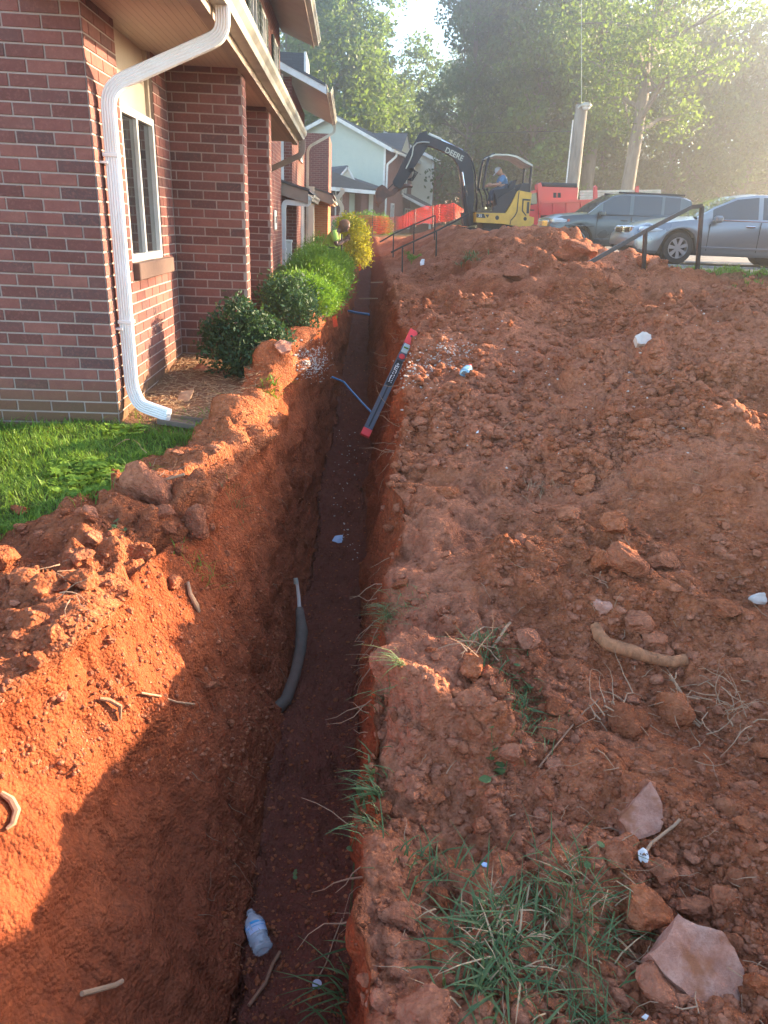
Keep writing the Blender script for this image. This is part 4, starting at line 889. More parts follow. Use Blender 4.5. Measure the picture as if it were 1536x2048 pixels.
shrub('shrub', (-.58, 7.3, z1 - .02), [(0, 0, .25, .25), (.12, -.05, .20, .22), (-.1, .02, .38, .2), (.08, .1, .38, .2)], 4200, .034, 'leaf_shrub', 'dark leafy shrub between the second wing wall and the feathery hedge', seed=22, stems=8)
hz = [(-.50, 8.15, .36, .40), (-.42, 9.5, .40, .56), (-.36, 11.0, .40, .56), (-.55, 12.5, .42, .54), (-.20, 13.4, .26, .46), (-.55, 15.4, .42, .66)]
labs = ['nearest and largest mound of the bright feathery hedge', 'second mound of the feathery hedge, just beyond the largest', 'third mound of the feathery hedge beside the trench', 'fourth mound of the feathery hedge by the brick wall', 'fifth mound of the feathery hedge, in front of the worker', 'farthest mound of the feathery hedge behind the worker']
for i, (x, y, r, h) in enumerate(hz):
    z1 = gz(x, y)
    shrub('hedge_mound', (x, y, z1 - .03), [(0, 0, h * .45, (r, r, h * .55)), (r * .4, -.05, h * .35, (r * .7, r * .7, h * .45)), (-r * .4, .05, h * .4, (r * .7, r * .7, h * .5)), (0, -.1, h * .7, (r * .6, r * .6, h * .35))], 13000 - i * 1300, .05, 'leaf_feather', labs[i], 'hedge shrub', 'mounds of the feathery hedge beside the trench', asp=.18, up=.35, out=.6, seed=30 + i, shell=.72)
z1 = max(gz(.05, 16.2), -1.0)
shrub('golden_shrub', (.08, 16.2, z1), [(0, 0, .35, .32), (.08, -.05, .60, .30), (-.10, 0, .78, .26), (.15, 0, .2, .26)], 4200, .055, 'leaf_yellow', 'bright golden yellow shrub at the far end of the hedge', seed=41)
for px, Y, r, h, lab in ((735, 45.2, .85, 1.15, 'rounded clipped bush behind the orange fence, left one'), (763, 45.0, .62, 1.0, 'rounded clipped bush behind the orange fence by the brick pier'), (698, 40, .75, 1.0, 'rounded clipped bush just above the golden shrub')):
    shrub('clipped_bush', (X_(px, Y), Y, gz(X_(px, Y), Y) - .05), [(0, 0, h * .5, (r, r, h * .55))], 2600, .12, 'leaf_feather', lab, 'bush', seed=int(px), shell=.8)

# lawn grass and clover
def blades(P0, h, w, bend, seed, az=None, spread=.5):
    """P0 (n,3) roots; each blade is three quads bending over"""
    g = np.random.default_rng(seed); n = len(P0); a = g.random(n) * 2 * PI if az is None else az + g.normal(size=n) * .5
    dirv = np.stack([np.cos(a), np.sin(a), np.zeros(n)], 1); sd = np.stack([-np.sin(a), np.cos(a), np.zeros(n)], 1); hh = h * (.55 + .75 * g.random(n))[:, None]; ww = w * (.6 + .7 * g.random(n))[:, None]; bb_ = bend * (.2 + 1.1 * g.random(n))[:, None]
    t_ = [0, .4, .75, 1.0]; ctr = []
    for t in t_: ctr.append(P0 + dirv * hh * bb_ * t**1.8 + np.array([0, 0, 1.]) * hh * (t - .42 * np.minimum(bb_, 1.6) * t**2.4))
    ws = [.8, 1.0, .7, .05]; V = np.stack([c + sg * sd * ww * k * .5 for c, k in zip(ctr, ws) for sg in (-1, 1)], 1).reshape(-1, 3)
    b0 = np.arange(n)[:, None] * 8; Fq = np.concatenate([b0 + np.array([[0, 1, 3, 2]]) + 2 * i for i in range(3)], 1).reshape(-1, 4); return V, Fq
def scatter_xy(n, x0, x1, y0, y1, cond, seed):
    g = np.random.default_rng(seed); out = []
    while len(out) < n:
        x, y = g.uniform(x0, x1), g.uniform(y0, y1)
        if cond(x, y): out.append((x, y, gz(x, y) - .004))
    return np.array(out)
edge = lambda y: float(lawn_edge(y))
Pg = scatter_xy(26000, -3.4, -.85, 2.55, 4.55, lambda x, y: x < edge(y) + .02 + .03 * math.sin(y * 23) and y < 4.50 - .03 * (math.sin(x * 9) + 1) and x > -.62 * y - .5, 5)
V, Fq = blades(Pg, .042, .0042, .8, 6); tag(link('lawn_grass', np_mesh('lawn_grass', V, Fq, MAT['grass'])), 'short bright lawn grass between the brick wall and the red soil', None, None, 'stuff')
Pg2 = scatter_xy(1500, -3.0, -.7, 2.7, 4.75, lambda x, y: x < edge(y) + .10, 7); V, Fq = blades(Pg2, .085, .005, 1.2, 8)
tag(link('long_grass', np_mesh('long_grass', V, Fq, MAT['grass'])), 'longer grass blades at the ragged edge of the lawn', None, None, 'stuff')
Pc_ = scatter_xy(1500, -2.8, -.9, 2.6, 4.4, lambda x, y: x < edge(y) - .0 and vnoise(np.array([[x * 3, y * 3, 0]]))[0] > .12, 9); cs = []
g_ = np.random.default_rng(3); VV, FF = [], []
for (x, y, z) in Pc_:
    r = g_.uniform(.007, .014); zz = z + g_.uniform(.025, .045); tx, ty = g_.normal(0, .25, 2); a0 = g_.uniform(0, 6)
    for k in range(3):
        a = a0 + k * 2.09; cx_, cy_ = x + math.cos(a) * r, y + math.sin(a) * r; n0 = len(VV)
        for j in range(6): q = j * PI / 3; dx, dy = math.cos(q) * r, math.sin(q) * r; VV.append((cx_ + dx, cy_ + dy, zz + dx * tx + dy * ty))
        FF.append(tuple(range(n0, n0 + 6)))
tag(link('clover', np_mesh('clover', np.array(VV), np.array(FF), MAT['grass'])), 'small clover leaves mixed into the lawn', None, None, 'stuff')
# verge of the car park
Pv = scatter_xy(5000, 3.9, 8.5, 9.05, 9.95, lambda x, y: y > 9.3 - .0 * x, 12); Pv2 = scatter_xy(1500, .2, 1.7, 18, 27, lambda x, y: abs(x - (1.3 + .03 * y) + .1) < .22, 13)
V, Fq = blades(np.concatenate([Pv, Pv2]), .08, .010, .8, 14); tag(link('verge_grass', np_mesh('verge_grass', V, Fq, MAT['grass'])), 'sunlit grass verge along the edge of the car park', None, None, 'stuff')
# ------------------------------------------------------------------ car park
MAT['asphalt'] = simple('asphalt', (.16, .15, .14), .85, var=.2, scale=60, bmp=.3, dirt=((.30, .16, .10), .5))
MAT['paint_line'] = simple('faded_line_paint', (.65, .62, .52), .7, var=.15, scale=30)
b = MB(); zL = LOT; b.add([(4.35, 10.25, zL), (70, 9.6, zL), (70, 48, zL), (2.6, 48, zL), (3.2, 30, zL), (5.0, 17.5, zL), (5.0, 12, zL)], [tuple(range(7))])
tag(link('car_park', b.mesh('car_park', MAT['asphalt'])), 'asphalt car park beyond the spoil heaps', None, None, 'structure')
b = MB(); b.beam((4.3, 10.17, zL + .02), (40, 9.85, zL + .02), .14, .16, bev=.02); b.build('kerb', MAT['concrete'], kind='structure', label='pale concrete kerb along the near edge of the car park')
for i in range(5):
    x = 5.2 + i * 0; b = MB(); y0 = 13.2 + i * 2.75; b.bb((5.4, y0, zL + .003), (10.6, y0 + .1, zL + .006)); b.build('parking_line', MAT['paint_line'], kind='structure')

# ------------------------------------------------------------------ vehicles
def paint(name, c, metal=.6, rough=.28):
    m, t, b = newmat(name); v = coords(t, False); n = noise(t, v, 1.5, 4)
    L(t, mixc(t, math_n(t, 'MULTIPLY', n, .35), c, tuple(x * .6 + .04 for x in c)), b.inputs['Base Color']); b.inputs['Metallic'].default_value = metal; L(t, math_n(t, 'ADD', math_n(t, 'MULTIPLY', n, .2), rough - .08), b.inputs['Roughness']); b.inputs['Coat Weight'].default_value = .6; b.inputs['Coat Roughness'].default_value = .08; return m
MAT['car_grey'] = paint('grey_car_paint', (.26, .27, .28)); MAT['car_dark'] = paint('dark_green_grey_car_paint', (.10, .115, .115)); MAT['truck_red'] = paint('red_truck_paint', (.62, .018, .025), 0, .4)
MAT['chrome'] = simple('chrome', (.75, .76, .78), .15, 1, var=.03); MAT['rim'] = simple('alloy_rim', (.60, .60, .60), .3, .8, var=.05)
MAT['tyre'] = simple('tyre', (.02, .02, .021), .85, var=.2); MAT['yellow'] = simple('yellow_machine_paint', (.72, .42, .06), .4, var=.08, scale=4, dirt=((.35, .16, .07), .55)); MAT['mblack'] = simple('black_machine_paint', (.035, .035, .04), .55, var=.2, scale=6, dirt=((.12, .06, .04), .35))
MAT['steel'] = simple('polished_rod', (.7, .7, .72), .18, 1, var=.03); MAT['track'] = simple('rubber_track', (.035, .033, .033), .8, var=.3, dirt=((.22, .09, .05), .7)); MAT['bucket'] = simple('worn_bucket_steel', (.16, .10, .08), .55, .4, var=.3, scale=9, dirt=((.32, .13, .07), .7))
MAT['carglass'] = glass_m('car_glass', (.03, .035, .04), .03); MAT['lamp'] = glass_m('headlamp_glass', (.55, .56, .56), .08); MAT['amber'] = simple('amber_lens', (.6, .12, .05), .2)
MAT['grey_net'] = simple('dark_tarp', (.045, .047, .045), .8, var=.3)

def wheel(parent, c, r, w, ax=(0, 1, 0), rimr=.64, spokes=7):
    """ax = outward axle direction"""
    c, ax = Vector(c), Vector(ax).normalized(); u = ax.orthogonal().normalized(); v = ax.cross(u); n = 28
    e_ = MB(); prof = [(rimr * r, .42), (rimr * r * 1.04, .5), (r * .93, .5), (r * .985, .40), (r, .2), (r, -.2), (r * .985, -.40), (r * .93, -.5), (rimr * r, -.5)]
    vs = [c + (u * math.cos(2 * PI * k / n) + v * math.sin(2 * PI * k / n)) * rr + ax * a * w for k in range(n) for rr, a in prof]; m = len(prof)
    e_.add(vs, [(k * m + j, k * m + (j + 1) % m, ((k + 1) % n) * m + (j + 1) % m, ((k + 1) % n) * m + j) for k in range(n) for j in range(m)])
    ty = e_.build('wheel', MAT['tyre'], parent, smooth=True)
    b = MB(); R = r * rimr
    vs = [c + (u * math.cos(2 * PI * k / n) + v * math.sin(2 * PI * k / n)) * rr + ax * a * w for k in range(n) for rr, a in [(R, .47), (R * .93, .47), (R * .9, .2), (R * .9, -.1)]]
    b.add(vs, [(k * 4 + j, k * 4 + j + 1, ((k + 1) % n) * 4 + j + 1, ((k + 1) % n) * 4 + j) for k in range(n) for j in range(3)])
    for k in range(spokes):
        a = 2 * PI * k / spokes; d = u * math.cos(a) + v * math.sin(a); s = ax.cross(d)
        P = [c + d * R * .12 + s * R * .10, c + d * R * .12 - s * R * .10, c + d * R * .95 - s * R * .20, c + d * R * .95 + s * R * .20]; b.prism(P, ax * w * .30, ax * w * .42)
    b.cyl(c + ax * w * .25, c + ax * w * .45, R * .2, 14); b.build('rim', MAT['rim'], ty)
    b = MB(); b.cyl(c - ax * w * .1, c - ax * w * .02, R * .9, 20); b.build('brake_disc', MAT['black'], ty); return ty

def make_car(name, loc, rz, P, label, cat='car'):
    """lofted body: x from the nose backwards, y lateral, z up"""
    e_ = empty(name, loc, label, cat, rz=rz); Lc, W = P['L'], P['W'] / 2; M_ = e_.matrix_basis.copy(); T = lambda p: M_ @ Vector(p)
    xs = np.unique(np.concatenate([np.linspace(0, Lc, int(Lc / .07) + 1), [0.02, .05, .1, Lc - .1, Lc - .05, Lc - .02]])); n = len(xs)
    I = lambda k, x: float(np.interp(x, *P[k]))
    R = P['wr'] + .055; rows = []
    for x in xs:
        wn = 1 - .16 * max(0, 1 - x / .55)**2 - .10 * max(0, 1 - (Lc - x) / .5)**2; w_ = W * wn; zb = I('bot', x)
        for xw in P['wx']:
            dx = abs(x - xw)
            if dx < R: zb = max(zb, P['wr'] + math.sqrt(R * R - dx * dx))
        zs, zt = I('belt', x), I('top', x); zb = min(zb, zs - .05); zm = zb + (zs - zb) * .45
        rows.append([(w_ * .93, zb), (w_ * .995, zb + (zs - zb) * .12), (w_, zm), (w_ * .985, zb + (zs - zb) * .8), (w_ * .95, zs), (w_ * .90, zs + (zt - zs) * .55), (w_ * .62, zt), (0, zt + .012)])
    m = len(rows[0]); b = MB(); vs = []
    for x, r in zip(xs, rows):
        for (y, z) in r: vs.append(T((x, -y, z)))
        for (y, z) in r[-2::-1]: vs.append(T((x, y, z)))
    mm = 2 * m - 1; fs = [(i * mm + j, i * mm + j + 1, (i + 1) * mm + j + 1, (i + 1) * mm + j) for i in range(n - 1) for j in range(mm - 1)] + [tuple(range(mm)), tuple(range((n - 1) * mm, n * mm))]
    b.add(vs, fs); body = b.build('body', MAT[P['paint']], e_, smooth=True)
    # underside
    b = MB(); b.bb((.25, -W * .86, .2), (Lc - .25, W * .86, .55)); b.v = [tuple(T(p)) for p in b.v]; b.build('underbody', MAT['black'], e_)
    # cabin
    g0, g1 = P['cab'][0][0], P['cab'][0][-1]; xs2 = np.unique(np.concatenate([np.linspace(g0, g1, 60), P['cab'][0], np.array(P['glass']).ravel()])); parts = {}; gl = [u for pr_ in P['glass'] for u in pr_]
    def ring(x):
        zr = I('cab', x); zs = I('belt', x) - .01; f = max(0, min(1, (zr - zs) / (P['H'] - zs))); wb = W * .93; wr = wb - (wb - W * P.get('tumble', .74)) * f
        zs2 = min(zs, zr - .005); return [(wb, zs2), (wr + .02, zr - .06 * f), (wr - .05, zr - .012 * f), (wr * .5, zr + .02 * f), (0, zr + .03 * f)]
    for a, c in zip(xs2[:-1], xs2[1:]):
        ra, rc = ring(a), ring(c); xm = (a + c) / 2
        for sgn in (-1, 1):
            for j in range(4):
                q = [T((a, sgn * ra[j][0], ra[j][1])), T((c, sgn * rc[j][0], rc[j][1])), T((c, sgn * rc[j + 1][0], rc[j + 1][1])), T((a, sgn * ra[j + 1][0], ra[j + 1][1]))]
                k = 'roof'
                if j == 0:
                    k = 'side_window' if any(u0 < xm < u1 for u0, u1 in P['glass']) else 'pillar'
                elif xm < P['ws1']: k = 'windshield' if j >= 2 or True else 'roof'
                elif xm > P['rw0']: k = 'rear_window'
                if j == 1 and k in ('windshield', 'rear_window'): k = 'pillar'
                key = (k, 0, 0) if k in ('roof', 'windshield', 'rear_window') else (k, sgn, sum(xm > u for u in gl) if j == 0 else (50 if xm < P['ws1'] else 51))
                parts.setdefault(key, MB()).add(q, [(0, 1, 2, 3)])
    for (k, _s, _r), mb in parts.items():
        if mb.v: mb.build(k, MAT['carglass'] if 'wind' in k else MAT[P['paint']] if k != 'pillar' or P.get('bodypillar') else MAT[P['paint']], e_, smooth=(k == 'roof'))
    side = []
    for xw in P['wx']:
        for sgn in (-1, 1):
            wheel(e_, T((xw, sgn * (W - .13), P['wr'])), P['wr'], .22, M_.to_3x3() @ Vector((0, sgn, 0)), spokes=P.get('spokes', 7))
            b = MB(); b.cyl(T((xw, sgn * (W - .45), P['wr'] + .02)), T((xw, sgn * (W - .16), P['wr'] + .02)), R * .97, 20); b.build('wheel_arch', MAT['black'], e_)
    def bx(nm, x0, x1, y0, y1, z0, z1, mat, bev=.008, both=True, par=None):
        for sgn in ((-1, 1) if both else (1,)):
            b = MB(); b.box(((x0 + x1) / 2, sgn * (y0 + y1) / 2, (z0 + z1) / 2), (abs(x1 - x0), abs(y1 - y0), abs(z1 - z0)), None, bev); b.v = [tuple(T(p)) for p in b.v]; o = b.build(nm, MAT[mat], par or e_)
        return o
    for x in P['seams']: bx('door_seam', x, x + .012, W * .985, W * 1.004, P['sill'] + .08, I('belt', x) - .03, 'black', 0)
    for x in P['handles']: bx('door_handle', x, x + .20, W * .985, W * 1.02, I('belt', x) - .13, I('belt', x) - .095, P.get('handle', 'chrome'), .01)
    bx('mirror', P['mirror'], P['mirror'] + .17, W * .97, W * 1.16, I('belt', P['mirror']) + .0, I('belt', P['mirror']) + .14, P['paint'], .04)
    bx('side_moulding', P['wx'][0] + R + .05, P['wx'][1] - R - .05, W * .99, W * 1.012, P['sill'] + .12, P['sill'] + .17, P.get('mould', P['paint']), .01)
    bx('window_trim', P['glass'][0][0], P['glass'][-1][1], W * .93, W * .955, I('belt', 2.4) - .02, I('belt', 2.4) + .008, P.get('trim', 'chrome'), .004)
    return e_, T, bx
sedan = dict(L=4.93, W=1.85, H=1.47, wr=.335, wx=(.95, 3.75), paint='car_grey', sill=.22, spokes=7,
    bot=([0, .1, .3, .6, 4.4, 4.8, 4.93], [.34, .24, .20, .20, .20, .26, .36]), belt=([0, .08, .3, 1.2, 2.4, 3.8, 4.6, 4.85, 4.93], [.55, .62, .70, .84, .93, .97, .97, .90, .72]),
    top=([0, .08, .3, .8, 1.25, 1.7, 3.9, 4.3, 4.7, 4.93], [.62, .72, .82, .92, .98, 1.0, 1.02, 1.08, 1.06, .80]),
    cab=([1.28, 1.7, 2.15, 2.6, 3.1, 3.6, 4.1, 4.45], [.97, 1.20, 1.40, 1.465, 1.47, 1.41, 1.24, 1.07]), ws1=2.12, rw0=3.62, glass=((1.62, 2.62), (2.72, 3.55), (3.62, 3.95)), seams=(1.55, 2.66, 3.62), handles=(2.35, 3.35), mirror=1.60)
wz = LOT
fx = at(1355, 500, Y=16.35).x - .95
e_, T, bx = make_car('sedan', (fx, 17.25, wz), 0, sedan, 'grey four-door sedan seen side-on behind the black stair rail', 'car')
bx('headlamp', .10, .62, .60, .90, .60, .74, 'lamp', .05); b = MB()
g = MB(); g.box((.035, 0, .655), (.06, 1.02, .19), None, .03); g.v = [tuple(T(p)) for p in g.v]; gr = g.build('grille', MAT['chrome'], e_)
g = MB(); g.box((.028, 0, .655), (.06, .92, .13), None, .02); g.v = [tuple(T(p)) for p in g.v]; g.build('grille_mesh', MAT['black'], gr)
for k in range(3): g = MB(); g.box((.012, 0, .615 + k * .04), (.04, .90, .010)); g.v = [tuple(T(p)) for p in g.v]; g.build('grille_bar', MAT['chrome'], gr)
g = MB(); [g.box((-.02, y, z), (.02, dy, dz)) for y, z, dy, dz in ((-.045, .66, .02, .10), (.045, .66, .02, .10), (0, .66, .09, .018), (-.075, .66, .012, .13), (.075, .66, .012, .13), (0, .725, .15, .012), (0, .595, .13, .012))]; g.v = [tuple(T(p)) for p in g.v]; g.build('badge', MAT['chrome'], gr)
bx('lower_intake', .01, .10, 0, .5, .30, .42, 'black', .02); bx('fog_lamp', .06, .16, .62, .78, .34, .42, 'lamp', .02)
suv = dict(L=4.10, W=1.80, H=1.62, wr=.34, wx=(.82, 3.38), paint='car_dark', sill=.24, spokes=5, tumble=.80,
    bot=([0, .1, .3, 3.8, 4.1], [.36, .26, .22, .24, .34]), belt=([0, .06, .3, 1.1, 2.4, 3.9, 4.1], [.66, .78, .88, .98, 1.04, 1.10, 1.08]),
    top=([0, .06, .3, .8, 1.2, 1.6, 4.0, 4.1], [.76, .90, 1.0, 1.06, 1.09, 1.10, 1.16, 1.10]),
    cab=([1.05, 1.4, 1.75, 2.1, 3.0, 3.7, 3.95, 4.06], [1.05, 1.34, 1.55, 1.61, 1.62, 1.60, 1.52, 1.12]), ws1=1.80, rw0=3.93, glass=((1.45, 2.22), (2.32, 3.12), (3.2, 3.65)), seams=(1.30, 2.27, 3.15), handles=(1.98, 2.92), mirror=1.32, handle='car_dark', trim='black')
e_, T, bx = make_car('suv', (at(1100, 445, Y=21.7).x, 22.5, LOT + .02), 0, suv, 'dark boxy hatchback behind the red heap, left of the grey sedan', 'car')
bx('headlamp', .04, .50, .58, .87, .74, .90, 'lamp', .05); bx('turn_signal', .46, .54, .82, .896, .80, .88, 'amber', .02); bx('grille', -.01, .06, 0, .55, .66, .84, 'chrome', .02)
bx('roof_rail', 1.9, 3.8, .60, .66, 1.60, 1.65, 'black', .01)
bx('fender_flare', .40, 1.24, .87, .915, .70, .74, 'car_dark', .01)

# ------------------------------------------------------------------ red dump truck
YT = 29.0; tr_ = empty('dump_truck', (at(1120, 450, Y=YT).x, YT + 1, LOT), 'red dump truck with ribbed steel bed and rolled tarp, parked behind the digger', 'truck')
def tq(px, py, y=YT): return at(px, py, Y=y)
def plate(parent, name, pts, y0, y1, mat, bev=0):
    b = MB(); P0 = [at(px, py, Y=YT) for px, py in pts]; b.prism([(p.x, 0, p.z) for p in P0], (0, y0, 0), (0, y1, 0)); return b.build(name, MAT[mat], parent)
cabp = plate(tr_, 'cab', [(1046, 450), (1046, 414), (1052, 392), (1060, 384), (1074, 379), (1084, 378), (1080, 452)], YT, YT + 1.9, 'truck_red')
plate(tr_, 'hood', [(1015, 450), (1015, 425), (1024, 416), (1047, 413), (1047, 452)], YT + .05, YT + 1.85, 'truck_red')
plate(cabp, 'window', [(1050, 412), (1054, 396), (1062, 388), (1074, 385), (1074, 408)], YT - .02, YT - .003, 'carglass')
plate(cabp, 'door_handle', [(1060, 419), (1068, 419), (1068, 421.5), (1060, 421.5)], YT - .04, YT - .005, 'black')
plate(cabp, 'door_seam', [(1076.5, 383), (1077.2, 383), (1077.2, 450), (1076.5, 450)], YT - .012, YT - .003, 'black')
plate(tr_, 'bed_side', [(1079, 406), (1192, 402), (1188, 424), (1079, 428)], YT - .1, YT - .02, 'truck_red')
for x in (1081, 1104, 1130, 1159, 1186): plate(tr_, 'bed_rib', [(x, 407), (x + 3, 407), (x + 3, 427), (x, 427)], YT - .17, YT - .10, 'truck_red')
plate(tr_, 'bed_top_rail', [(1079, 402), (1192, 398.5), (1192, 403), (1079, 407)], YT - .19, YT - .02, 'truck_red'); plate(tr_, 'bed_bottom_rail', [(1079, 427), (1188, 423.5), (1188, 427), (1079, 430.5)], YT - .17, YT - .02, 'truck_red')
hb = plate(tr_, 'headboard', [(1080, 403), (1082, 371), (1160, 374), (1158, 402)], YT + .25, YT + .34, 'truck_red')
plate(hb, 'emblem', [(1110, 385), (1116, 385), (1116, 395), (1110, 395)], YT + .235, YT + .247, 'black'); plate(hb, 'emblem', [(1119, 385), (1125, 385), (1125, 395), (1119, 395)], YT + .235, YT + .247, 'black')
plate(tr_, 'corner_stake', [(1073, 369), (1080, 365), (1082, 372), (1081, 428), (1077, 428)], YT - .15, YT + .3, 'truck_red'); plate(tr_, 'corner_stake', [(1187, 402), (1188, 374), (1190, 371), (1193, 374), (1194, 403)], YT - .1, YT + .1, 'truck_red')
plate(tr_, 'far_bed_side', [(1079, 405), (1192, 401), (1188, 424), (1079, 428)], YT + 1.8, YT + 1.9, 'truck_red'); plate(tr_, 'tailgate', [(1189, 404), (1192, 404), (1190, 425), (1187, 425)], YT - .1, YT + 1.9, 'truck_red')
b = MB(); p0, p1 = tq(1083, 368.5), tq(1158, 371); b.cyl((p0.x, YT + .3, p0.z), (p1.x, YT + .3, p1.z), .085, 12); b.build('rolled_tarp', MAT['grey_net'], tr_)
plate(tr_, 'chassis', [(1080, 430), (1185, 427), (1185, 436), (1080, 440)], YT + .4, YT + 1.5, 'black')
for px in (1030, 1165):
    c = tq(px, 452); wheel(tr_, (c.x, YT + .1, LOT + .42), .42, .26, (0, -1, 0)); wheel(tr_, (c.x, YT + 1.8, LOT + .42), .42, .26, (0, 1, 0))
# flat bed trailer with red stakes behind it
tl = empty('trailer', (at(1240, 400, Y=32).x, 33, LOT), 'long grey trailer with red stakes standing behind the dump truck', 'trailer')
def plate2(name, pts, y0, y1, mat):
    b = MB(); P0 = [at(px, py, Y=32) for px, py in pts]; b.prism([(p.x, 0, p.z) for p in P0], (0, y0, 0), (0, y1, 0)); return b.build(name, MAT[mat], tl)
for k in range(4): plate2('side_board', [(1160, 381 + k * 5.2), (1322, 379 + k * 5.2), (1322, 383.4 + k * 5.2), (1160, 385.4 + k * 5.2)], 32, 32.05, 'gutter')
plate2('stake', [(1270, 378), (1272, 372), (1276, 372), (1276, 402), (1270, 402)], 31.9, 32, 'truck_red'); plate2('stake', [(1195, 402), (1210, 403), (1210, 432), (1195, 430)], 31.9, 32.0, 'truck_red')
plate2('deck', [(1160, 402), (1322, 400), (1322, 408), (1160, 410)], 32, 34, 'truck_red')
for px in (1240, 1275): c = at(px, 450, Y=32); wheel(tl, (c.x, 32.1, LOT + .36), .36, .22, (0, -1, 0)); wheel(tl, (c.x, 33.9, LOT + .36), .36, .22, (0, 1, 0))

# ------------------------------------------------------------------ excavator
YX = 23.0; Wx = .78
ex = empty('excavator', (at(985, 478, Y=YX).x, YX, -.35), 'yellow and black mini excavator working on top of the red mound', 'excavator')
def xp(px, py, dy=0): p = at(px, py, Y=YX); return Vector((p.x, YX + dy, p.z))
def xpl(name, pts, y0, y1, mat, parent=None):
    b = MB(); b.prism([xp(px, py) for px, py in pts], (0, y0, 0), (0, y1, 0)); return b.build(name, MAT[mat], parent or ex)
z6 = lambda x, y: (860 + x / 6.98, 300 + y / 6.98)
bd = xpl('counterweight', [z6(*p) for p in ((950, 885), (985, 882), (1060, 760), (1140, 592), (1165, 580), (1335, 612), (1325, 700), (1300, 925), (1368, 945), (1352, 1102), (1045, 1045), (950, 1030))], -Wx, Wx, 'yellow')
xpl('skirt', [z6(*p) for p in ((586, 880), (950, 885), (950, 1030), (586, 1010))], -Wx, Wx, 'yellow')
xpl('panel_seam', [z6(*p) for p in ((1158, 590), (1168, 590), (1140, 870), (1110, 930), (1055, 990), (1045, 1042), (1035, 1040), (1048, 980), (1100, 920), (1128, 865))], -Wx - .012, -Wx - .002, 'mblack')
hp = xpl('rear_cap', [z6(*p) for p in ((1210, 690), (1320, 700), (1312, 720), (1225, 715), (1215, 850), (1262, 912), (1255, 925), (1200, 860))], -Wx - .012, -Wx - .002, 'mblack')
xpl('decal', [z6(*p) for p in ((1272, 735), (1302, 735), (1296, 890), (1262, 890))], -Wx - .012, -Wx - .002, 'mblack'); xpl('filler_cap', [z6(1245 + 22 * math.cos(a), 962 + 26 * math.sin(a)) for a in np.linspace(0, 2 * PI, 12)[:-1]], -Wx - .02, -Wx - .002, 'mblack')
dc_ = xpl('decal', [z6(*p) for p in ((588, 890), (690, 893), (712, 952), (588, 945))], -Wx - .012, -Wx - .002, 'mblack')
MAT['white_text'] = MAT['white']
put_text('model_number', '35', .105, frameM(xp(*z6(638, 922)) + Vector((0, -Wx - .016, 0)), (1, 0, 0), (0, 0, 1), (0, -1, 0)), ex, 'white', .002)
xpl('decal', [z6(868 + 26 * math.cos(a), 948 + 30 * math.sin(a)) for a in np.linspace(0, 2 * PI, 14)[:-1]], -Wx - .012, -Wx - .002, 'mblack'); xpl('decal', [z6(*p) for p in ((708, 905), (760, 905), (740, 950))], -Wx - .012, -Wx - .002, 'mblack')
xpl('seat_side_panel', [z6(*p) for p in ((815, 885), (975, 885), (1060, 750), (1148, 590), (1100, 560), (960, 640), (880, 700), (870, 780), (820, 800))], -Wx + .06, -Wx + .14, 'mblack')
xpl('floor', [z6(*p) for p in ((586, 862), (820, 862), (820, 884), (586, 880))], -Wx + .02, Wx - .02, 'mblack')
xpl('seat', [z6(*p) for p in ((860, 560), (1060, 540), (1140, 430), (1185, 420), (1120, 600), (1060, 640), (870, 620))], -.28, .28, 'mblack')
xpl('seat_base', [z6(*p) for p in ((870, 620), (1060, 620), (1060, 850), (900, 850))], -.4, .4, 'mblack')
xpl('engine_cover', [z6(*p) for p in ((1140, 590), (1230, 480), (1305, 485), (1300, 600))], -Wx + .05, Wx - .05, 'mblack')
for s_ in (-.5, .42):
    b = MB(); b.tube([xp(*z6(*p), s_) for p in ((700, 560), (745, 260), (775, 140), (800, 100), (860, 80))], .035, 8)
    b.build('canopy_post', MAT['mblack'], ex); b = MB(); b.tube([xp(*z6(*p), s_) for p in ((1365, 240), (1345, 420), (1330, 610))], .035, 8); b.build('canopy_post', MAT['mblack'], ex)
b = MB(); Pp = [(770, 120), (810, 92), (870, 78), (1040, 80), (1160, 105), (1250, 150), (1370, 228), (1368, 250), (1250, 195), (1150, 130), (1040, 102), (860, 100), (800, 122)]
b.prism([xp(*z6(*p)) for p in Pp], (0, -.58, 0), (0, .58, 0)); b.build('canopy', MAT['gutter'], ex)
for px in (690, 760, 800):
    b = MB(); b.tube([xp(*z6(px + 30, 800), -.2), xp(*z6(px + 10, 640), -.2), xp(*z6(px - 20, 560), -.2)], .02, 6); b.ball(xp(*z6(px - 20, 555), -.2), .04, 6, 4); b.build('control_lever', MAT['mblack'], ex)
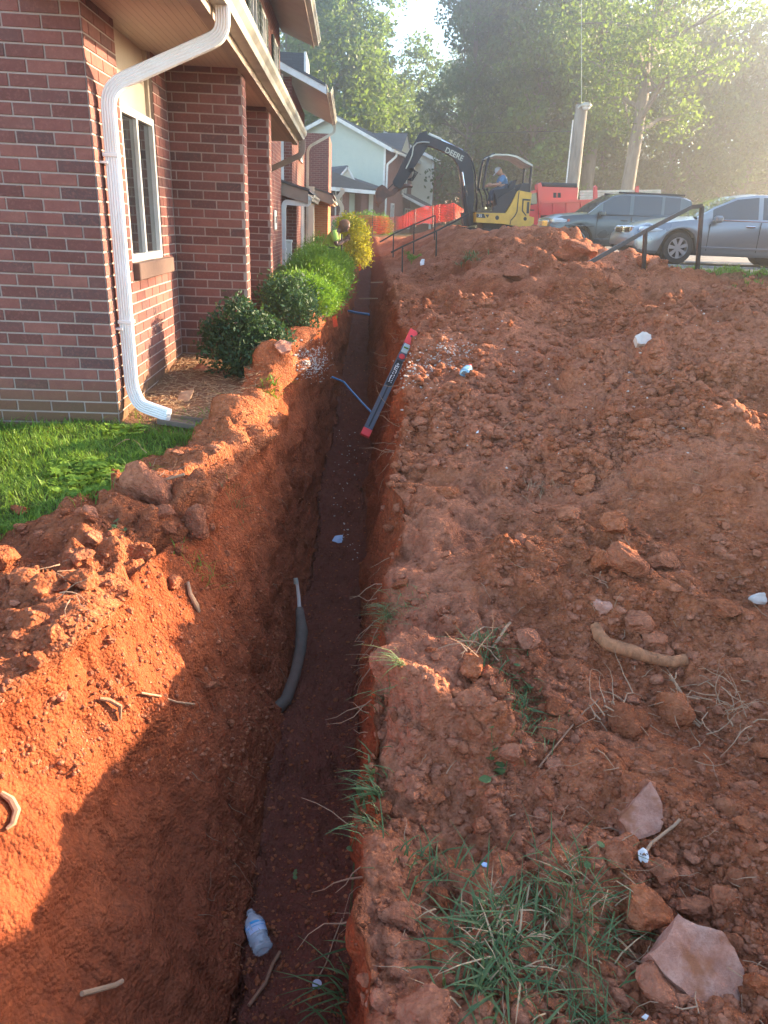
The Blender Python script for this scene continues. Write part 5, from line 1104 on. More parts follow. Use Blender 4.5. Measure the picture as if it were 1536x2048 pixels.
for s_ in (-.62, .62):
    c0, c1 = xp(932, 472, s_), xp(1040, 472, s_); zt, zb_ = xp(985, 458).z, xp(985, 486).z; r = (zt - zb_) / 2; b = MB(); P_ = []
    cz = (zt + zb_) / 2; c0.z = c1.z = cz
    loop = [c0 + Vector((-r * math.sin(a), 0, r * math.cos(a))) for a in np.linspace(0, PI, 9)] + [c1 + Vector((r * math.sin(a), 0, -r * math.cos(a))) for a in np.linspace(0, PI, 9)]
    b.prism(loop, (0, -.15, 0), (0, .15, 0))
    n_ = 36; per = []; 
    for i in range(len(loop)):
        p, q = loop[i], loop[(i + 1) % len(loop)]; k = max(1, int((q - p).length / .09))
        for j in range(k): per.append((p + (q - p) * j / k, (q - p).normalized()))
    for p, t in per: b.box(p, (.05, .31, .035), Matrix((t, Vector((0, 1, 0)), t.cross(Vector((0, 1, 0))))).transposed())
    tk = b.build('track', MAT['track'], ex)
    for k in range(5):
        c = c0.lerp(c1, k / 4); b = MB(); b.cyl(c + Vector((0, -.17, 0)), c + Vector((0, .17, 0)), r * (.7 if k in (0, 4) else .42), 12); b.build('track_roller', MAT['mblack'], tk)
xpl('undercarriage', [(960, 446), (1020, 448), (1020, 470), (960, 470)], -.5, .5, 'mblack')
b = MB(); b.prism([xp(917, 462), (xp(921, 462)), xp(926, 486), xp(918, 488)], (0, -.8, 0), (0, .8, 0)); b.beam(xp(922, 478, -.3), xp(950, 468, -.3), .1, .1); b.beam(xp(922, 478, .3), xp(950, 468, .3), .1, .1); b.build('dozer_blade', MAT['bucket'], ex)
# boom, arm, bucket
boom = xpl('boom', [(930, 430), (944, 428), (947, 400), (946, 350), (941, 322), (932, 306), (912, 294), (885, 283), (862, 274), (850, 268), (843, 276), (846, 288), (862, 294), (885, 303), (905, 315), (916, 332), (921, 355), (924, 400)], -.12, .12, 'mblack')
xpl('boom_foot', [(922, 425), (950, 425), (952, 450), (926, 452)], -.22, .22, 'mblack')
o = put_text('maker_name', 'DEERE', .20, frameM(xp(907, 312) + Vector((0, -.13, .03)), Vector((1, 0, -.42)), Vector((.42, 0, 1)), (0, -1, 0)), boom, 'gutter', .004)
b = MB(); b.beam(xp(894, 305, -.128), xp(920, 318, -.128), .02, .03); 
arm = xpl('arm', [(853, 262), (838, 268), (826, 290), (819, 300), (800, 336), (786, 362), (788, 372), (800, 378), (812, 362), (833, 328), (850, 302), (858, 285)], -.10, .10, 'mblack')
b = MB(); b.cyl(xp(857, 269, 0), xp(882, 280, 0), .055, 10); b.build('arm_cylinder', MAT['gutter'], boom); b = MB(); b.cyl(xp(880, 279, 0), xp(925, 302, 0), .034, 10); b.build('cylinder_rod', MAT['steel'], boom)
b = MB(); b.cyl(xp(812, 318, -.02), xp(796, 352, -.02), .055, 10); b.cyl(xp(796, 352, -.02), xp(786, 366, -.02), .03, 8); b.build('bucket_cylinder', MAT['mblack'], arm)
for s_ in (-.25, .25): b = MB(); b.cyl(xp(927, 372, s_), xp(936, 452, s_), .05, 10); b.build('boom_cylinder', MAT['mblack'], ex); b = MB(); b.cyl(xp(922, 345, s_), xp(928, 385, s_), .028, 8); b.build('cylinder_rod', MAT['steel'], ex)
b = MB(); b.tube([xp(p[0], p[1], -.14) for p in ((858, 286), (845, 285), (833, 287), (826, 294), (823, 312), (817, 326), (811, 338))], .02, 6); b.build('hydraulic_pipe', MAT['gutter'], arm)
for k in range(3):
    b = MB(); q = k * 3; b.tube([xp(p[0], p[1], -.13) for p in ((818, 338 + q), (827, 336 + q), (829 + q, 345), (824, 356 + q), (815, 360))], .016, 6); b.build('hose', MAT['black'], arm)
for k in range(3): b = MB(); b.tube([xp(p[0] + k * 2, p[1], -.13 + .1 * k) for p in ((933, 308), (941, 318), (949, 350), (951, 400), (949, 440))], .016, 6); b.build('hose', MAT['black'], boom)
bk = xpl('bucket', [(751, 384), (755, 375), (763, 370), (770, 374), (778, 384), (785, 380), (792, 378), (795, 384), (786, 392), (772, 396), (766, 404), (757, 410), (751, 403)], -.32, .32, 'bucket')
for k in range(4): b = MB(); y = -.27 + k * .18; b.prism([xp(752, 402), xp(760, 404), xp(757, 416)], (0, y - .03, 0), (0, y + .03, 0)); b.build('tooth', MAT['bucket'], bk)
b = MB(); b.tube([xp(785, 384), xp(796, 378), xp(808, 372), (xp(818, 371)), xp(825, 374)], [.07, .07, .06, .05, .03], 8); b.build('thumb', MAT['bucket'], arm)
b = MB(); b.beam(xp(790, 364, -.12), xp(776, 378, -.12), .05, .03); b.beam(xp(790, 364, .12), xp(776, 378, .12), .05, .03); b.build('bucket_link', MAT['mblack'], arm)

# ------------------------------------------------------------------ small houses, pole, lamp, rails, fence
YH = 78.0; hs = empty('bungalow', (X_(1440, YH), YH + 3, GZ_), 'low grey roofed bungalow with small white gable behind the sedan', 'building')
def hp_(px, py, y=YH): return at(px, py, Y=y)
def hpl(nm, pts, y0, y1, mat): b = MB(); b.prism([(hp_(*p).x, 0, hp_(*p).z) for p in pts], (0, YH + y0, 0), (0, YH + y1, 0)); return b.build(nm, MAT[mat], hs)
b = MB(); q = [hp_(1315, 402), hp_(1545, 402), hp_(1545, 372, YH), hp_(1325, 371, YH)]; b.prism([q[0], q[1], q[2] + Vector((.0, 4.5, .3)), q[3] + Vector((0, 4.5, .3))], (0, 0, 0), (0, 0, .1)); b.build('roof', MAT['gutter'], hs)
hpl('wall', [(1322, 402), (1540, 402), (1540, 450), (1322, 450)], .6, 5, 'siding')
hpl('gable_face', [(1388, 402), (1428, 380), (1470, 402)], -.3, -.1, 'siding'); b = MB(); b.beam(hp_(1384, 404, YH - .4), hp_(1429, 378, YH - .4), .2, .22); b.beam(hp_(1474, 404, YH - .4), hp_(1429, 378, YH - .4), .2, .22); b.build('gable_trim', MAT['white'], hs)
b = MB(); b.beam(hp_(1515, 372, YH - .4), hp_(1545, 350, YH - .4), .2, .25); b.build('gable_trim', MAT['white'], hs)
pb, pt = at(1141, 400, Y=46), at(1164, 209, Y=46)
pole = empty('utility_pole', (pb.x, 46, LOT), 'weathered wooden utility pole with a street light at its cut-off top', 'pole')
b = MB(); b.tube([Vector((pb.x, 46, LOT - .3)), pb, (pb + pt) / 2, pt], [.42, .41, .37, .34], 14); b.build('shaft', bark_m('pole_wood', (.2, .185, .165), 5), pole, smooth=True)
b = MB(); b.tube([Vector((pb.x - .46, 45.7, LOT)), pb + Vector((-.44, -.3, 0)), at(1146, 240, Y=45.6)], .035, 6); b.build('conduit', MAT['white'], pole)
b = MB(); c = at(1172, 213, Y=45.5); b.tube([at(1156, 216, Y=45.6), at(1163, 210, Y=45.6), c], .05, 8); b.build('lamp_arm', MAT['gutter'], pole); b = MB(); b.ball(c + Vector((.02, 0, .05)), (.30, .24, .17), 12, 8); lh = b.build('lamp_head', MAT['gutter'], pole, smooth=True); b = MB(); b.ball(c + Vector((.02, 0, -.04)), (.24, .2, .16), 12, 8); b.build('lamp_lens', MAT['lamp'], lh, smooth=True)
b = MB(); b.tube([at(690, 258, Y=60), at(800, 266, Y=58), at(940, 266, Y=56), at(1148, 262, Y=46)], .02, 5); b.build('overhead_wire', MAT['black'], None, label='thin overhead wire crossing in front of the dark trees to the pole', cat='wire')
b = MB(); b.tube([at(1163, -30, Y=46.2), at(1163, 100, Y=46.1), at(1163, 208, Y=46)], .018, 5); b.build('overhead_wire', MAT['gutter'], None, label='thin wire dropping straight down to the top of the utility pole', cat='wire')
MAT['rail'] = simple('black_painted_steel', (.025, .026, .028), .45, .2, var=.2, scale=12, dirt=((.20, .08, .05), .4))
def rail(label, posts, top, w=.042, group=None):
    e_ = empty('stair_rail', tuple(posts[0][0]), label, 'railing', group)
    for a, c in posts: b = MB(); b.beam(Vector(a) + Vector((0, 0, -.25)), c, w, w, up=(0, 1, 0)); b.build('post', MAT['rail'], e_)
    b = MB()
    for p, q in zip(top[:-1], top[1:]): b.beam(p, q, w * 1.1, w * .8, up=(0, 1, .0)); b.ball(q, w * .5, 6, 4)
    b.build('handrail', MAT['rail'], e_)
p1, p2, p3 = at(1176, 527, Y=9.0), at(1291, 462, Y=9.35), at(1383, 414, Y=9.6); p4 = at(1404, 412, Y=9.65)
rail('black steel stair handrail in front of the grey sedan, half buried in red soil', [(at(1180, 592, Y=9.0), p1), (at(1291, 548, Y=9.35), p2), (at(1397, 568, Y=9.65), p4)], [p1, p2, p3, p4])
YR = 17.0; t0 = at(768, 512, Y=14.5)
rail('thin black stair rail climbing the mound beside the trench, nearer one', [(at(805, 556, Y=YR), at(805, 493, Y=YR)), (at(873, 527, Y=YR), at(873, 462, Y=YR))], [at(782, 505, Y=YR), at(805, 493, Y=YR), at(873, 462, Y=YR), at(938, 428, Y=YR)], w=.032)
YR = 20.5
rail('thin black stair rail climbing the mound, the one behind toward the orange fence', [(at(787, 495, Y=YR), at(787, 468, Y=YR)), (at(828, 488, Y=YR), at(828, 449, Y=YR)), (at(870, 460, Y=YR), at(870, 432, Y=YR))], [at(760, 484, Y=YR), at(787, 468, Y=YR), at(828, 449, Y=YR), at(870, 431, Y=YR)], w=.032)
m, t, b_ = newmat('orange_safety_net'); b_.inputs['Base Color'].default_value = (.90, .10, .04, 1); b_.inputs['Roughness'].default_value = .5
tr2 = N(t, 'BsdfTranslucent'); tr2.inputs[0].default_value = (.95, .12, .04, 1); mx = N(t, 'MixShader'); mx.inputs[0].default_value = .4; L(t, b_.outputs[0], mx.inputs[1]); L(t, tr2.outputs[0], mx.inputs[2]); L(t, mx.outputs[0], t.nodes['Material Output'].inputs[0]); MAT['net'] = m
ctl = [(650, 432, 472, 44), (700, 431, 471, 43.5), (742, 431, 470, 43), (775, 434, 466, 42), (800, 434, 458, 41), (830, 419, 449, 39.5), (848, 413, 446, 38), (866, 412, 447, 37), (866.5, 412, 447, 37), (905, 407, 440, 36), (911, 409, 438, 35.6), (924, 417, 430, 36.5), (932, 418, 431, 37)]
fe = empty('safety_fence', tuple(at(800, 455, Y=41)), 'orange plastic mesh safety fence sagging across the yard below the far houses', 'fence'); cx0 = [c[0] for c in ctl]
def fpt(x, f):
    y0, y1, Y = (float(np.interp(x, cx0, [c[i] for c in ctl])) for i in (1, 2, 3)); Y += .12 * math.sin(x * .35) + .05 * math.sin(x * 1.1); return at(x, y0 + (y1 - y0) * f + math.sin(x * .22) * .6, Y=Y)
b = MB(); nx = 120; nv = 11; gx = np.linspace(650, 932, nx)
for i in range(nx): b.beam(fpt(gx[i], 0), fpt(gx[i], 1), .020, .006, up=(0, 1, 0))
for j in range(nv):
    for i in range(nx - 1): b.beam(fpt(gx[i], j / (nv - 1)), fpt(gx[i + 1], j / (nv - 1)), .012, .020 if 0 < j < nv - 1 else .05, up=(0, 1, 0))
b.build('mesh', MAT['net'], fe, fix=False)
for x in (652, 700, 745, 790, 831, 866, 908, 930): b = MB(); b.cyl(fpt(x, 1.15), fpt(x, -.06), .02, 6); b.build('stake', MAT['rail'], fe)
# ------------------------------------------------------------------ clods, stones, roots and litter
def stone_m():
    m, t, b = newmat('pink_stone'); v = coords(t, False); a = noise(t, v, 18, 6, .7); f = noise(t, v, 120, 5, .75); g = noise(t, v, 300, 3, .7)
    c = ramp(t, a, [(.3, (.36, .15, .10)), (.5, (.50, .25, .18)), (.7, (.60, .34, .26))]); c = mixc(t, ramp(t, f, [(.45, (0, 0, 0)), (.7, (.6, .6, .6))]), c, (.34, .15, .10)); c = mixc(t, ramp(t, noise(t, v, 7, 4, .6), [(.52, (0, 0, 0)), (.6, (.85, .85, .85))]), c, (.34, .125, .06))
    L(t, c, b.inputs['Base Color']); b.inputs['Roughness'].default_value = .95; b.inputs['Specular IOR Level'].default_value = .05; bump(t, b, math_n(t, 'ADD', f, math_n(t, 'MULTIPLY', g, .6)), .9, .006); return m
MAT['pinkstone'] = stone_m()
MAT['orangeclod'] = dirt_mat('orange_clay', False, 1.12); MAT['palestone'] = simple('pale_stone', (.60, .52, .47), .9, var=.2, scale=20, bmp=.3, dirt=((.40, .2, .12), .5))
_ico = {}
def ico(n):
    if n not in _ico:
        bm = bmesh.new(); bmesh.ops.create_icosphere(bm, subdivisions=n, radius=1); bm.verts.ensure_lookup_table(); _ico[n] = (np.array([v.co[:] for v in bm.verts]), np.array([[v.index for v in f.verts] for f in bm.faces])); bm.free()
    return _ico[n]
def rock_shape(seed, n=3, cuts=7, rough_=.14, sq=(1, 1, 1)):
    V, Fc = ico(n); g = np.random.default_rng(seed); V = V.copy()
    for i in range(cuts):
        d = g.normal(size=3); d /= np.linalg.norm(d); h = g.uniform(.42, .82); k = V @ d; m = k > h; V[m] -= np.outer((k[m] - h) * .97, d)
    nrm = V / np.linalg.norm(V, axis=1, keepdims=True)
    V = V + nrm * (fbm(V * 1.6 + seed, 3, seed) * rough_)[:, None] + nrm * (fbm(V * 6 + seed, 3, seed + 3) * rough_ * .38)[:, None]
    return V * np.array(sq), Fc
RK = [np_mesh('soil_clod', *rock_shape(100 + i, 3, 10 + i % 4, .13), MAT['clod'], smooth=True) for i in range(8)]
RKm = [rock_shape(200 + i, 2, 9, .14) for i in range(8)]; RKs = [rock_shape(300 + i, 1, 6, .22, (1, 1, .8)) for i in range(8)]
for m_ in RK: shade(m_, 38)
def depth_of(p): return -(CM.T @ np.array(p))[2]
def place_rock(px, py, wpx, hpx, label, seed, mat='clod', cat='clod', name='soil_clod', sink=.3, flat=.85, cuts=13, rg=.13, sub=4, tilt=0, group=None):
    p, nn = hit(px, py + hpx * .22)
    if p is None: return None
    if nn.z < 0: nn = -nn
    d = depth_of(p); k = d / F_PX; a, c = wpx * k / 2 * 1.06, hpx * k / 2 * 1.06; b_ = (a + c) / 2
    V, Fc = rock_shape(seed, sub, cuts, rg, (a, b_, max(c, a * .5) * flat)); me = np_mesh(name, V, Fc, MAT[mat], smooth=True); shade(me, 40)
    o = link(name, me); o.location = p + Vector((0, 0, max(c, a * .5) * flat * (1 - 2 * sink) + 0)); o.rotation_euler = (tilt, rnd.uniform(-.2, .2), rnd.uniform(-.5, .5)); return tag(o, label, cat, group)
BIG = [
 (1278, 1822, 112, 128, 'big squarish orange brown clod just above the large pink slab', 'orangeclod', 5),
 (1238, 1702, 66, 84, 'rounded brown clod at the lower left of the triangular pink stone', 'clod', 6),
 (1322, 1745, 60, 55, 'crumbly clod just right of the white scrap of wrapper', 'clod', 7),
 (1380, 1712, 36, 34, 'small pale clod to the right of the forked twig', 'clod', 8),
 (1487, 1648, 48, 42, 'smooth bright orange pebble-like clod near the right edge', 'orangeclod', 9),
 (1392, 1815, 80, 50, 'flat grey brown stone leaning behind the large pink slab', 'clod', 10),
 (1465, 1880, 72, 70, 'round clod tucked behind the right corner of the large pink slab', 'clod', 11),
 (1440, 1790, 48, 80, 'tall narrow clod behind the flat grey brown stone', 'clod', 12),
 (1515, 1960, 60, 70, 'orange clod right of the large pink slab, cut by the frame', 'orangeclod', 13),
 (1320, 1960, 110, 120, 'dark root-filled clod under the left side of the large pink slab', 'clod', 14),
 (1240, 1990, 50, 46, 'small rounded clod at the bottom, left of the root-filled clod', 'clod', 15),
 (880, 1785, 58, 64, 'round clod at the left end of the long grass tuft', 'clod', 16),
 (806, 1835, 104, 66, 'long pale clod lying on the trench lip beside the long grass tuft', 'clod', 17),
 (826, 1770, 48, 30, 'thin flat flake of clay above the long pale clod', 'clod', 18),
 (958, 1646, 42, 44, 'lone cube-like clod on the smooth patch right of the trench', 'clod', 19),
 (838, 1640, 34, 30, 'small clod in the gravelly run below the big sunlit lump', 'clod', 20),
 (875, 1700, 26, 38, 'narrow pebble in the gravelly run beside the trench', 'clod', 21),
 (765, 2000, 48, 54, 'rounded clod on the trench lip at the bottom of the view', 'clod', 22),
 (860, 2010, 150, 100, 'broad crusted lump of clay at the very bottom of the right bank', 'clod', 23),
 (1250, 1432, 92, 104, 'knobbly root ball clod hung with long roots, nearest of the two', 'clod', 24),
 (1350, 1410, 84, 90, 'orange streaked root clod right of the knobbly root ball', 'orangeclod', 25),
 (1060, 1278, 66, 46, 'rounded brown clod left of the fallen branch', 'clod', 26),
 (1275, 1243, 96, 66, 'wide brown clod just above the fallen branch', 'clod', 27),
 (1298, 1272, 56, 50, 'lighter rounded clod resting against the fallen branch', 'clod', 28),
 (1203, 1210, 44, 48, 'pinkish clod at the top left of the fallen branch', 'pinkstone', 29),
 (1252, 1116, 92, 96, 'biggest boulder-like clod in the middle of the right bank', 'clod', 30),
 (1196, 1120, 56, 90, 'orange crumbly face left of the biggest boulder-like clod', 'orangeclod', 31),
 (1228, 1048, 62, 66, 'pointed orange clod on top of the biggest boulder-like clod', 'orangeclod', 32),
 (1166, 968, 58, 48, 'oblong pale clod upslope of the pointed orange clod', 'orangeclod', 33),
 (1138, 1030, 50, 40, 'low clod between the oblong clod and the trench', 'clod', 34),
 (1318, 1120, 70, 66, 'grey brown clod right of the biggest boulder-like clod', 'clod', 35),
 (1445, 1215, 70, 44, 'flat clod behind a dark hollow on the right side', 'clod', 36),
 (1515, 1195, 44, 36, 'dusty white grey stone near the right edge', 'palestone', 37),
 (1000, 1375, 44, 46, 'clod with a flat face above the round green leaves', 'clod', 38),
 (1016, 1500, 60, 50, 'wedge-shaped pink brown stone beside the round green leaves', 'clod', 39),
 (975, 1345, 48, 40, 'dark clod just right of the sunlit root crown', 'clod', 40),
 (945, 1335, 60, 66, 'sunlit upright root crown clod on the right lip', 'orangeclod', 41),
 (1530, 1495, 50, 46, 'dull orange clod at the right edge by the root tangle', 'orangeclod', 42),
 (1110, 1415, 70, 40, 'low clod between the smooth patch and the root ball', 'clod', 43),
 (1290, 830, 90, 34, 'long dusty clod high on the hazy right slope', 'clod', 44),
 (1272, 870, 60, 30, 'half-buried clod below the long dusty clod', 'clod', 45),
 (905, 988, 70, 34, 'long tilted plate of orange clay on the right lip', 'orangeclod', 46),
 (790, 955, 28, 18, 'small pale clod poised on the right lip below the spirit level', 'clod', 47),
 (300, 965, 118, 118, 'largest crumbling clod on the left bank beside the lawn', 'clod', 50),
 (392, 1045, 60, 86, 'angular slab-like red clod below the largest left clod', 'clod', 51),
 (335, 1052, 64, 42, 'flat clod left of the angular slab-like clod', 'clod', 52),
 (322, 1022, 60, 26, 'thin flake of clay resting on the flat left clod', 'clod', 53),
 (165, 1158, 76, 56, 'sunlit blocky clod at the foot of the lawn', 'orangeclod', 54),
 (14, 1110, 60, 86, 'sunlit rounded clod cut by the left edge', 'orangeclod', 55),
 (52, 1150, 90, 46, 'broad sunlit clod beside the left edge clod', 'orangeclod', 56),
 (80, 1180, 34, 30, 'small sunlit clod in front of the broad one at the left', 'orangeclod', 57),
 (158, 1110, 56, 44, 'shaded clod between the lawn and the sunlit blocky clod', 'clod', 58),
 (40, 1020, 42, 30, 'orange clod sitting on the lawn at the left edge', 'orangeclod', 59),
 (128, 1022, 30, 20, 'small dark clod on the lawn, right of the orange one', 'clod', 60),
 (402, 870, 36, 24, 'red clod on the grass just right of the splash tray', 'orangeclod', 61),
 (353, 904, 26, 16, 'small red clod in the lawn below the splash tray', 'clod', 62),
 (432, 896, 46, 22, 'flat dark clod at the near end of the left berm', 'clod', 63),
 (74, 1316, 52, 44, 'orange block half sunk in the sunlit left slope', 'orangeclod', 64),
 (108, 1262, 40, 40, 'sunlit knob above the half-sunk orange block', 'orangeclod', 65),
 (345, 1165, 56, 34, 'brown clod on the left lip under the tuft of seedlings', 'clod', 66),
 (190, 1075, 60, 36, 'shaded clod at the edge of the grass on the left', 'clod', 67),
 (1225, 560, 50, 44, 'crumbly clod on the heap left of the handrail', 'clod', 68),
 (1160, 500, 110, 50, 'large clod near the top of the main heap', 'clod', 69),
 (1285, 520, 44, 30, 'orange clod on the heap below the sloping handrail', 'orangeclod', 70),
 (1040, 545, 90, 50, 'broad lump on the left face of the main heap', 'clod', 71),
]
for i, (px, py, w_, h_, lab, mt, sd) in enumerate(BIG): place_rock(px, py, w_, h_, lab, sd, mt)
# medium clods and small crumbs
g_ = np.random.default_rng(77); NMED = 0
def rand_px(kind):
    r = g_.random()
    if kind == 'L': return g_.uniform(0, 480), g_.uniform(1020, 1480)
    if r < .62: return g_.uniform(1000, 1536), 2048 - 1300 * g_.random()**1.35
    return g_.uniform(735, 1536), 2048 - 1430 * g_.random()**1.1
while NMED < 240:
    L_ = g_.random() < .16; px, py = rand_px('L' if L_ else 'R'); p, nn = hit(px, py)
    if p is None or p.y > 16 or abs(nn.z) < .35: continue
    if L_ and p.x < float(lawn_edge(p.y)) - .02 and p.y > 2.6: continue
    if not L_ and p.x < xrl_(p.y) - .02: continue
    if vnoise(np.array([[p.x * 1.7, p.y * 1.7, 5.]]))[0] < -.15 and g_.random() < .7: continue
    r = g_.uniform(9, 24)**1.0 * depth_of(p) / F_PX * (.55 + .45 * g_.random()); r = min(r, .05)
    o = link('soil_clod', RK[NMED % 8]); o.location = p + Vector((0, 0, r * .25)); o.scale = (r * g_.uniform(.8, 1.3), r * g_.uniform(.8, 1.2), r * g_.uniform(.6, .95)); o.rotation_euler = tuple(g_.uniform(-.5, 6.2, 3) * np.array([.15, .15, 1]))
    tag(o, 'small sunlit orange clod scattered on the left bank' if L_ else 'small brown clod scattered over the right spoil bank', 'clod', 'small clods on the left bank' if L_ else 'small clods on the right bank'); NMED += 1
def crumbs(name, label, n, cond, rmin, rmax, mat, shapes, seed, px_fn):
    g = np.random.default_rng(seed); VV, FF = [], []; off = 0; k = 0; tries = 0
    while k < n and tries < n * 6:
        tries += 1; px, py = px_fn(g); p, nn = hit(px, py)
        if p is None or not cond(p, nn, g): continue
        V, Fc = shapes[g.integers(len(shapes))]; d = depth_of(p); r = rmin + (rmax - rmin) * g.random()**2.6; r = max(r, .0011 * d)
        a = g.uniform(0, 6.28); ca, sa = math.cos(a), math.sin(a); S = np.array([r * g.uniform(.7, 1.3), r * g.uniform(.7, 1.3), r * g.uniform(.55, 1)]); W_ = V * S; W_ = np.stack([W_[:, 0] * ca - W_[:, 1] * sa, W_[:, 0] * sa + W_[:, 1] * ca, W_[:, 2]], 1)
        n_ = np.array(nn); n_ = n_ if n_[2] > 0 or abs(n_[2]) < .2 else -n_
        VV.append(W_ + np.array(p) - n_ * r * .02); FF.append(Fc + off); off += len(V); k += 1
    o = link(name, np_mesh(name, np.concatenate(VV), np.concatenate(FF), MAT[mat], smooth=False)); return tag(o, label, None, None, 'stuff')
okR = lambda p, nn, g: p.y < 14 and p.x > xrl_(p.y) - .05 and abs(nn.z) > .25 and (vnoise(np.array([[p.x * 2.3, p.y * 2.3, 9.]]))[0] > g.uniform(-.9, .5))
def pxR(g):
    if g.random() < .7: return g.uniform(980, 1536), 2048 - 1400 * g.random()**1.15
    return g.uniform(710, 1536), 2048 - 1450 * g.random()**1.05
okL = lambda p, nn, g: p.y < 6.5 and p.x > (float(lawn_edge(p.y)) if p.y > 2.6 else -9) and p.x < -.3 and abs(nn.z) > .3
crumbs('soil_crumbs', 'loose crumbs of red clay strewn over the right spoil bank', 9500, okR, .0035, .016, 'clod', RKs, 1, pxR)
crumbs('soil_crumbs', 'coarser crumbs of red clay on the right spoil bank', 1500, okR, .008, .030, 'clod', RKm, 2, lambda g: (g.uniform(720, 1536), 2048 - 1500 * g.random()**.85))
crumbs('soil_clods', 'broken clods heaped over the farther part of the right bank', 5200, lambda p, nn, g: p.y < 15 and p.y > 3.4 and p.x > xrl_(p.y) - .05 and abs(nn.z) > .2 and vnoise(np.array([[p.x * 1.4, p.y * 1.4, 2.]]))[0] > g.uniform(-.8, .7), .008, .044, 'clod', RKs, 12, lambda g: (g.uniform(740, 1536), g.uniform(455, 1060)))
crumbs('soil_crumbs', 'loose orange crumbs on the left bank and berm', 3000, okL, .003, .013, 'clod', RKs, 3, lambda g: (g.uniform(0, 600), g.uniform(780, 1560)))
crumbs('soil_crumbs', 'crumbs fallen onto the damp trench floor', 1800, lambda p, nn, g: p.z < -1.6 and nn.z > .4, .003, .014, 'dirt', RKs, 4, lambda g: (g.uniform(440, 760), g.uniform(700, 2048)))
crumbs('white_gravel', 'white gravel chips spilled along the right lip near the spirit level', 420, lambda p, nn, g: True, .006, .016, 'palestone', RKs, 5, lambda g: (lambda t: (800 + t * 140 + g.normal() * 12, 738 - t * 38 + g.normal() * (12 + 10 * (1 - t))))(g.random()))
crumbs('white_gravel', 'white gravel chips exposed in the left bank below the shrub', 380, lambda p, nn, g: True, .006, .018, 'palestone', RKs, 6, lambda g: (g.normal(626, 17), g.normal(724, 17)))
crumbs('white_gravel', 'pale pebbles dotted over the trench floor', 60, lambda p, nn, g: p.z < -1.6, .006, .014, 'palestone', RKs, 7, lambda g: (g.normal(695, 16), g.uniform(860, 1120)))
crumbs('white_gravel', 'pale chips sprinkled over the far part of the right bank', 170, okR, .006, .015, 'palestone', RKs, 8, lambda g: (g.uniform(800, 1450), g.uniform(600, 940)))
# straw mulch of the bed
g_ = np.random.default_rng(5); b = MB()
for i in range(1500):
    x, y = g_.uniform(-1.39, -.62), g_.uniform(4.6, 6.3)
    if x > float(lawn_edge(y)) + .1: continue
    z = gz(x, y) + g_.uniform(.001, .012); a = g_.uniform(0, PI); l_ = g_.uniform(.02, .07); d = Vector((math.cos(a), math.sin(a), g_.normal() * .15)) * l_ / 2
    b.beam(Vector((x, y, z)) - d, Vector((x, y, z)) + d, g_.uniform(.002, .006), .002)
b.build('mulch', MAT['straw'], kind='stuff', label='pale straw and bark mulch on the bed beside the wall')
# shaped stones
def slab(pts, label, mat, th, lift, tilt_u, cat='stone', seed=0, name='stone_slab'):
    c = np.mean(np.array(pts), 0); p, nn = hit(*c); P0 = Vector(p) + Vector((0, 0, lift)); n = Vector(tilt_u).normalized(); poly = []
    # outline meets the tilted plane through P0
    for (x, y) in pts: r = Vector(ray(x, y).tolist()); poly.append(r * (P0.dot(n) / r.dot(n)))
    bm = bmesh.new(); top = [bm.verts.new(q) for q in poly]; bot = [bm.verts.new(q - n * th + (q - P0) * -.10) for q in poly]; bm.faces.new(top); bm.faces.new(bot[::-1]); m = len(poly)
    for i in range(m): bm.faces.new((top[i], bot[i], bot[(i + 1) % m], top[(i + 1) % m]))
    bmesh.ops.recalc_face_normals(bm, faces=bm.faces); bmesh.ops.triangulate(bm, faces=bm.faces)
    bmesh.ops.subdivide_edges(bm, edges=bm.edges, cuts=3, use_grid_fill=True); bmesh.ops.subdivide_edges(bm, edges=bm.edges, cuts=1, use_grid_fill=True)
    for v in bm.verts:
        q = np.array([v.co[:]]) ; v.co += n * float(fbm(q * 22, 3, seed)[0]) * .0060 + Vector([float(fbm(q * 30 + 9 * k, 2, seed + k)[0]) for k in (1, 2, 3)]) * .0040
    bmesh.ops.translate(bm, verts=bm.verts, vec=-P0); me = bpy.data.meshes.new(name); bm.to_mesh(me); bm.free(); me.materials.append(MAT[mat]); shade(me, 35); o = link(name, me); o.location = P0; return tag(o, label, cat)
slab([(1300, 1908), (1330, 1875), (1357, 1830), (1395, 1852), (1440, 1862), (1470, 1895), (1486, 1940), (1482, 2005), (1440, 2027), (1400, 2015), (1358, 1978), (1325, 1940)], 'large pale pink slab of stone at the lower right corner', 'pinkstone', .075, .060, (.12, -.45, 1), seed=1)
slab([(1302, 1563), (1315, 1580), (1328, 1640), (1322, 1662), (1268, 1682), (1252, 1668), (1242, 1640), (1268, 1600)], 'triangular pink stone standing on its broad end above the white wrapper scrap', 'pinkstone', .06, .050, (.05, -.7, 1), seed=2)
slab([(862, 1890), (878, 1855), (893, 1862), (896, 1890), (880, 1925), (862, 1912)], 'smooth yellowish brown stone with a grass blade across it, by the long tuft', 'orangeclod', .03, .03, (.1, -.6, 1), seed=3)
slab([(1270, 672), (1284, 664), (1302, 668), (1305, 680), (1292, 688), (1276, 686)], 'white chunk of rock on the hazy upper right bank', 'palestone', .06, .04, (0, -.8, 1), seed=4, cat='rock')
slab([(385, 737), (398, 728), (418, 728), (425, 738), (410, 745), (392, 744)], 'pinkish broken stone on the mulch behind the first shrub', 'pinkstone', .05, .03, (0, -.6, 1), seed=5)
slab([(548, 690), (560, 678), (584, 684), (582, 700), (562, 706)], 'pale flat paving fragment right of the dark shrub in front of the wing wall', 'pinkstone', .03, .04, (0, -.5, 1), seed=6)
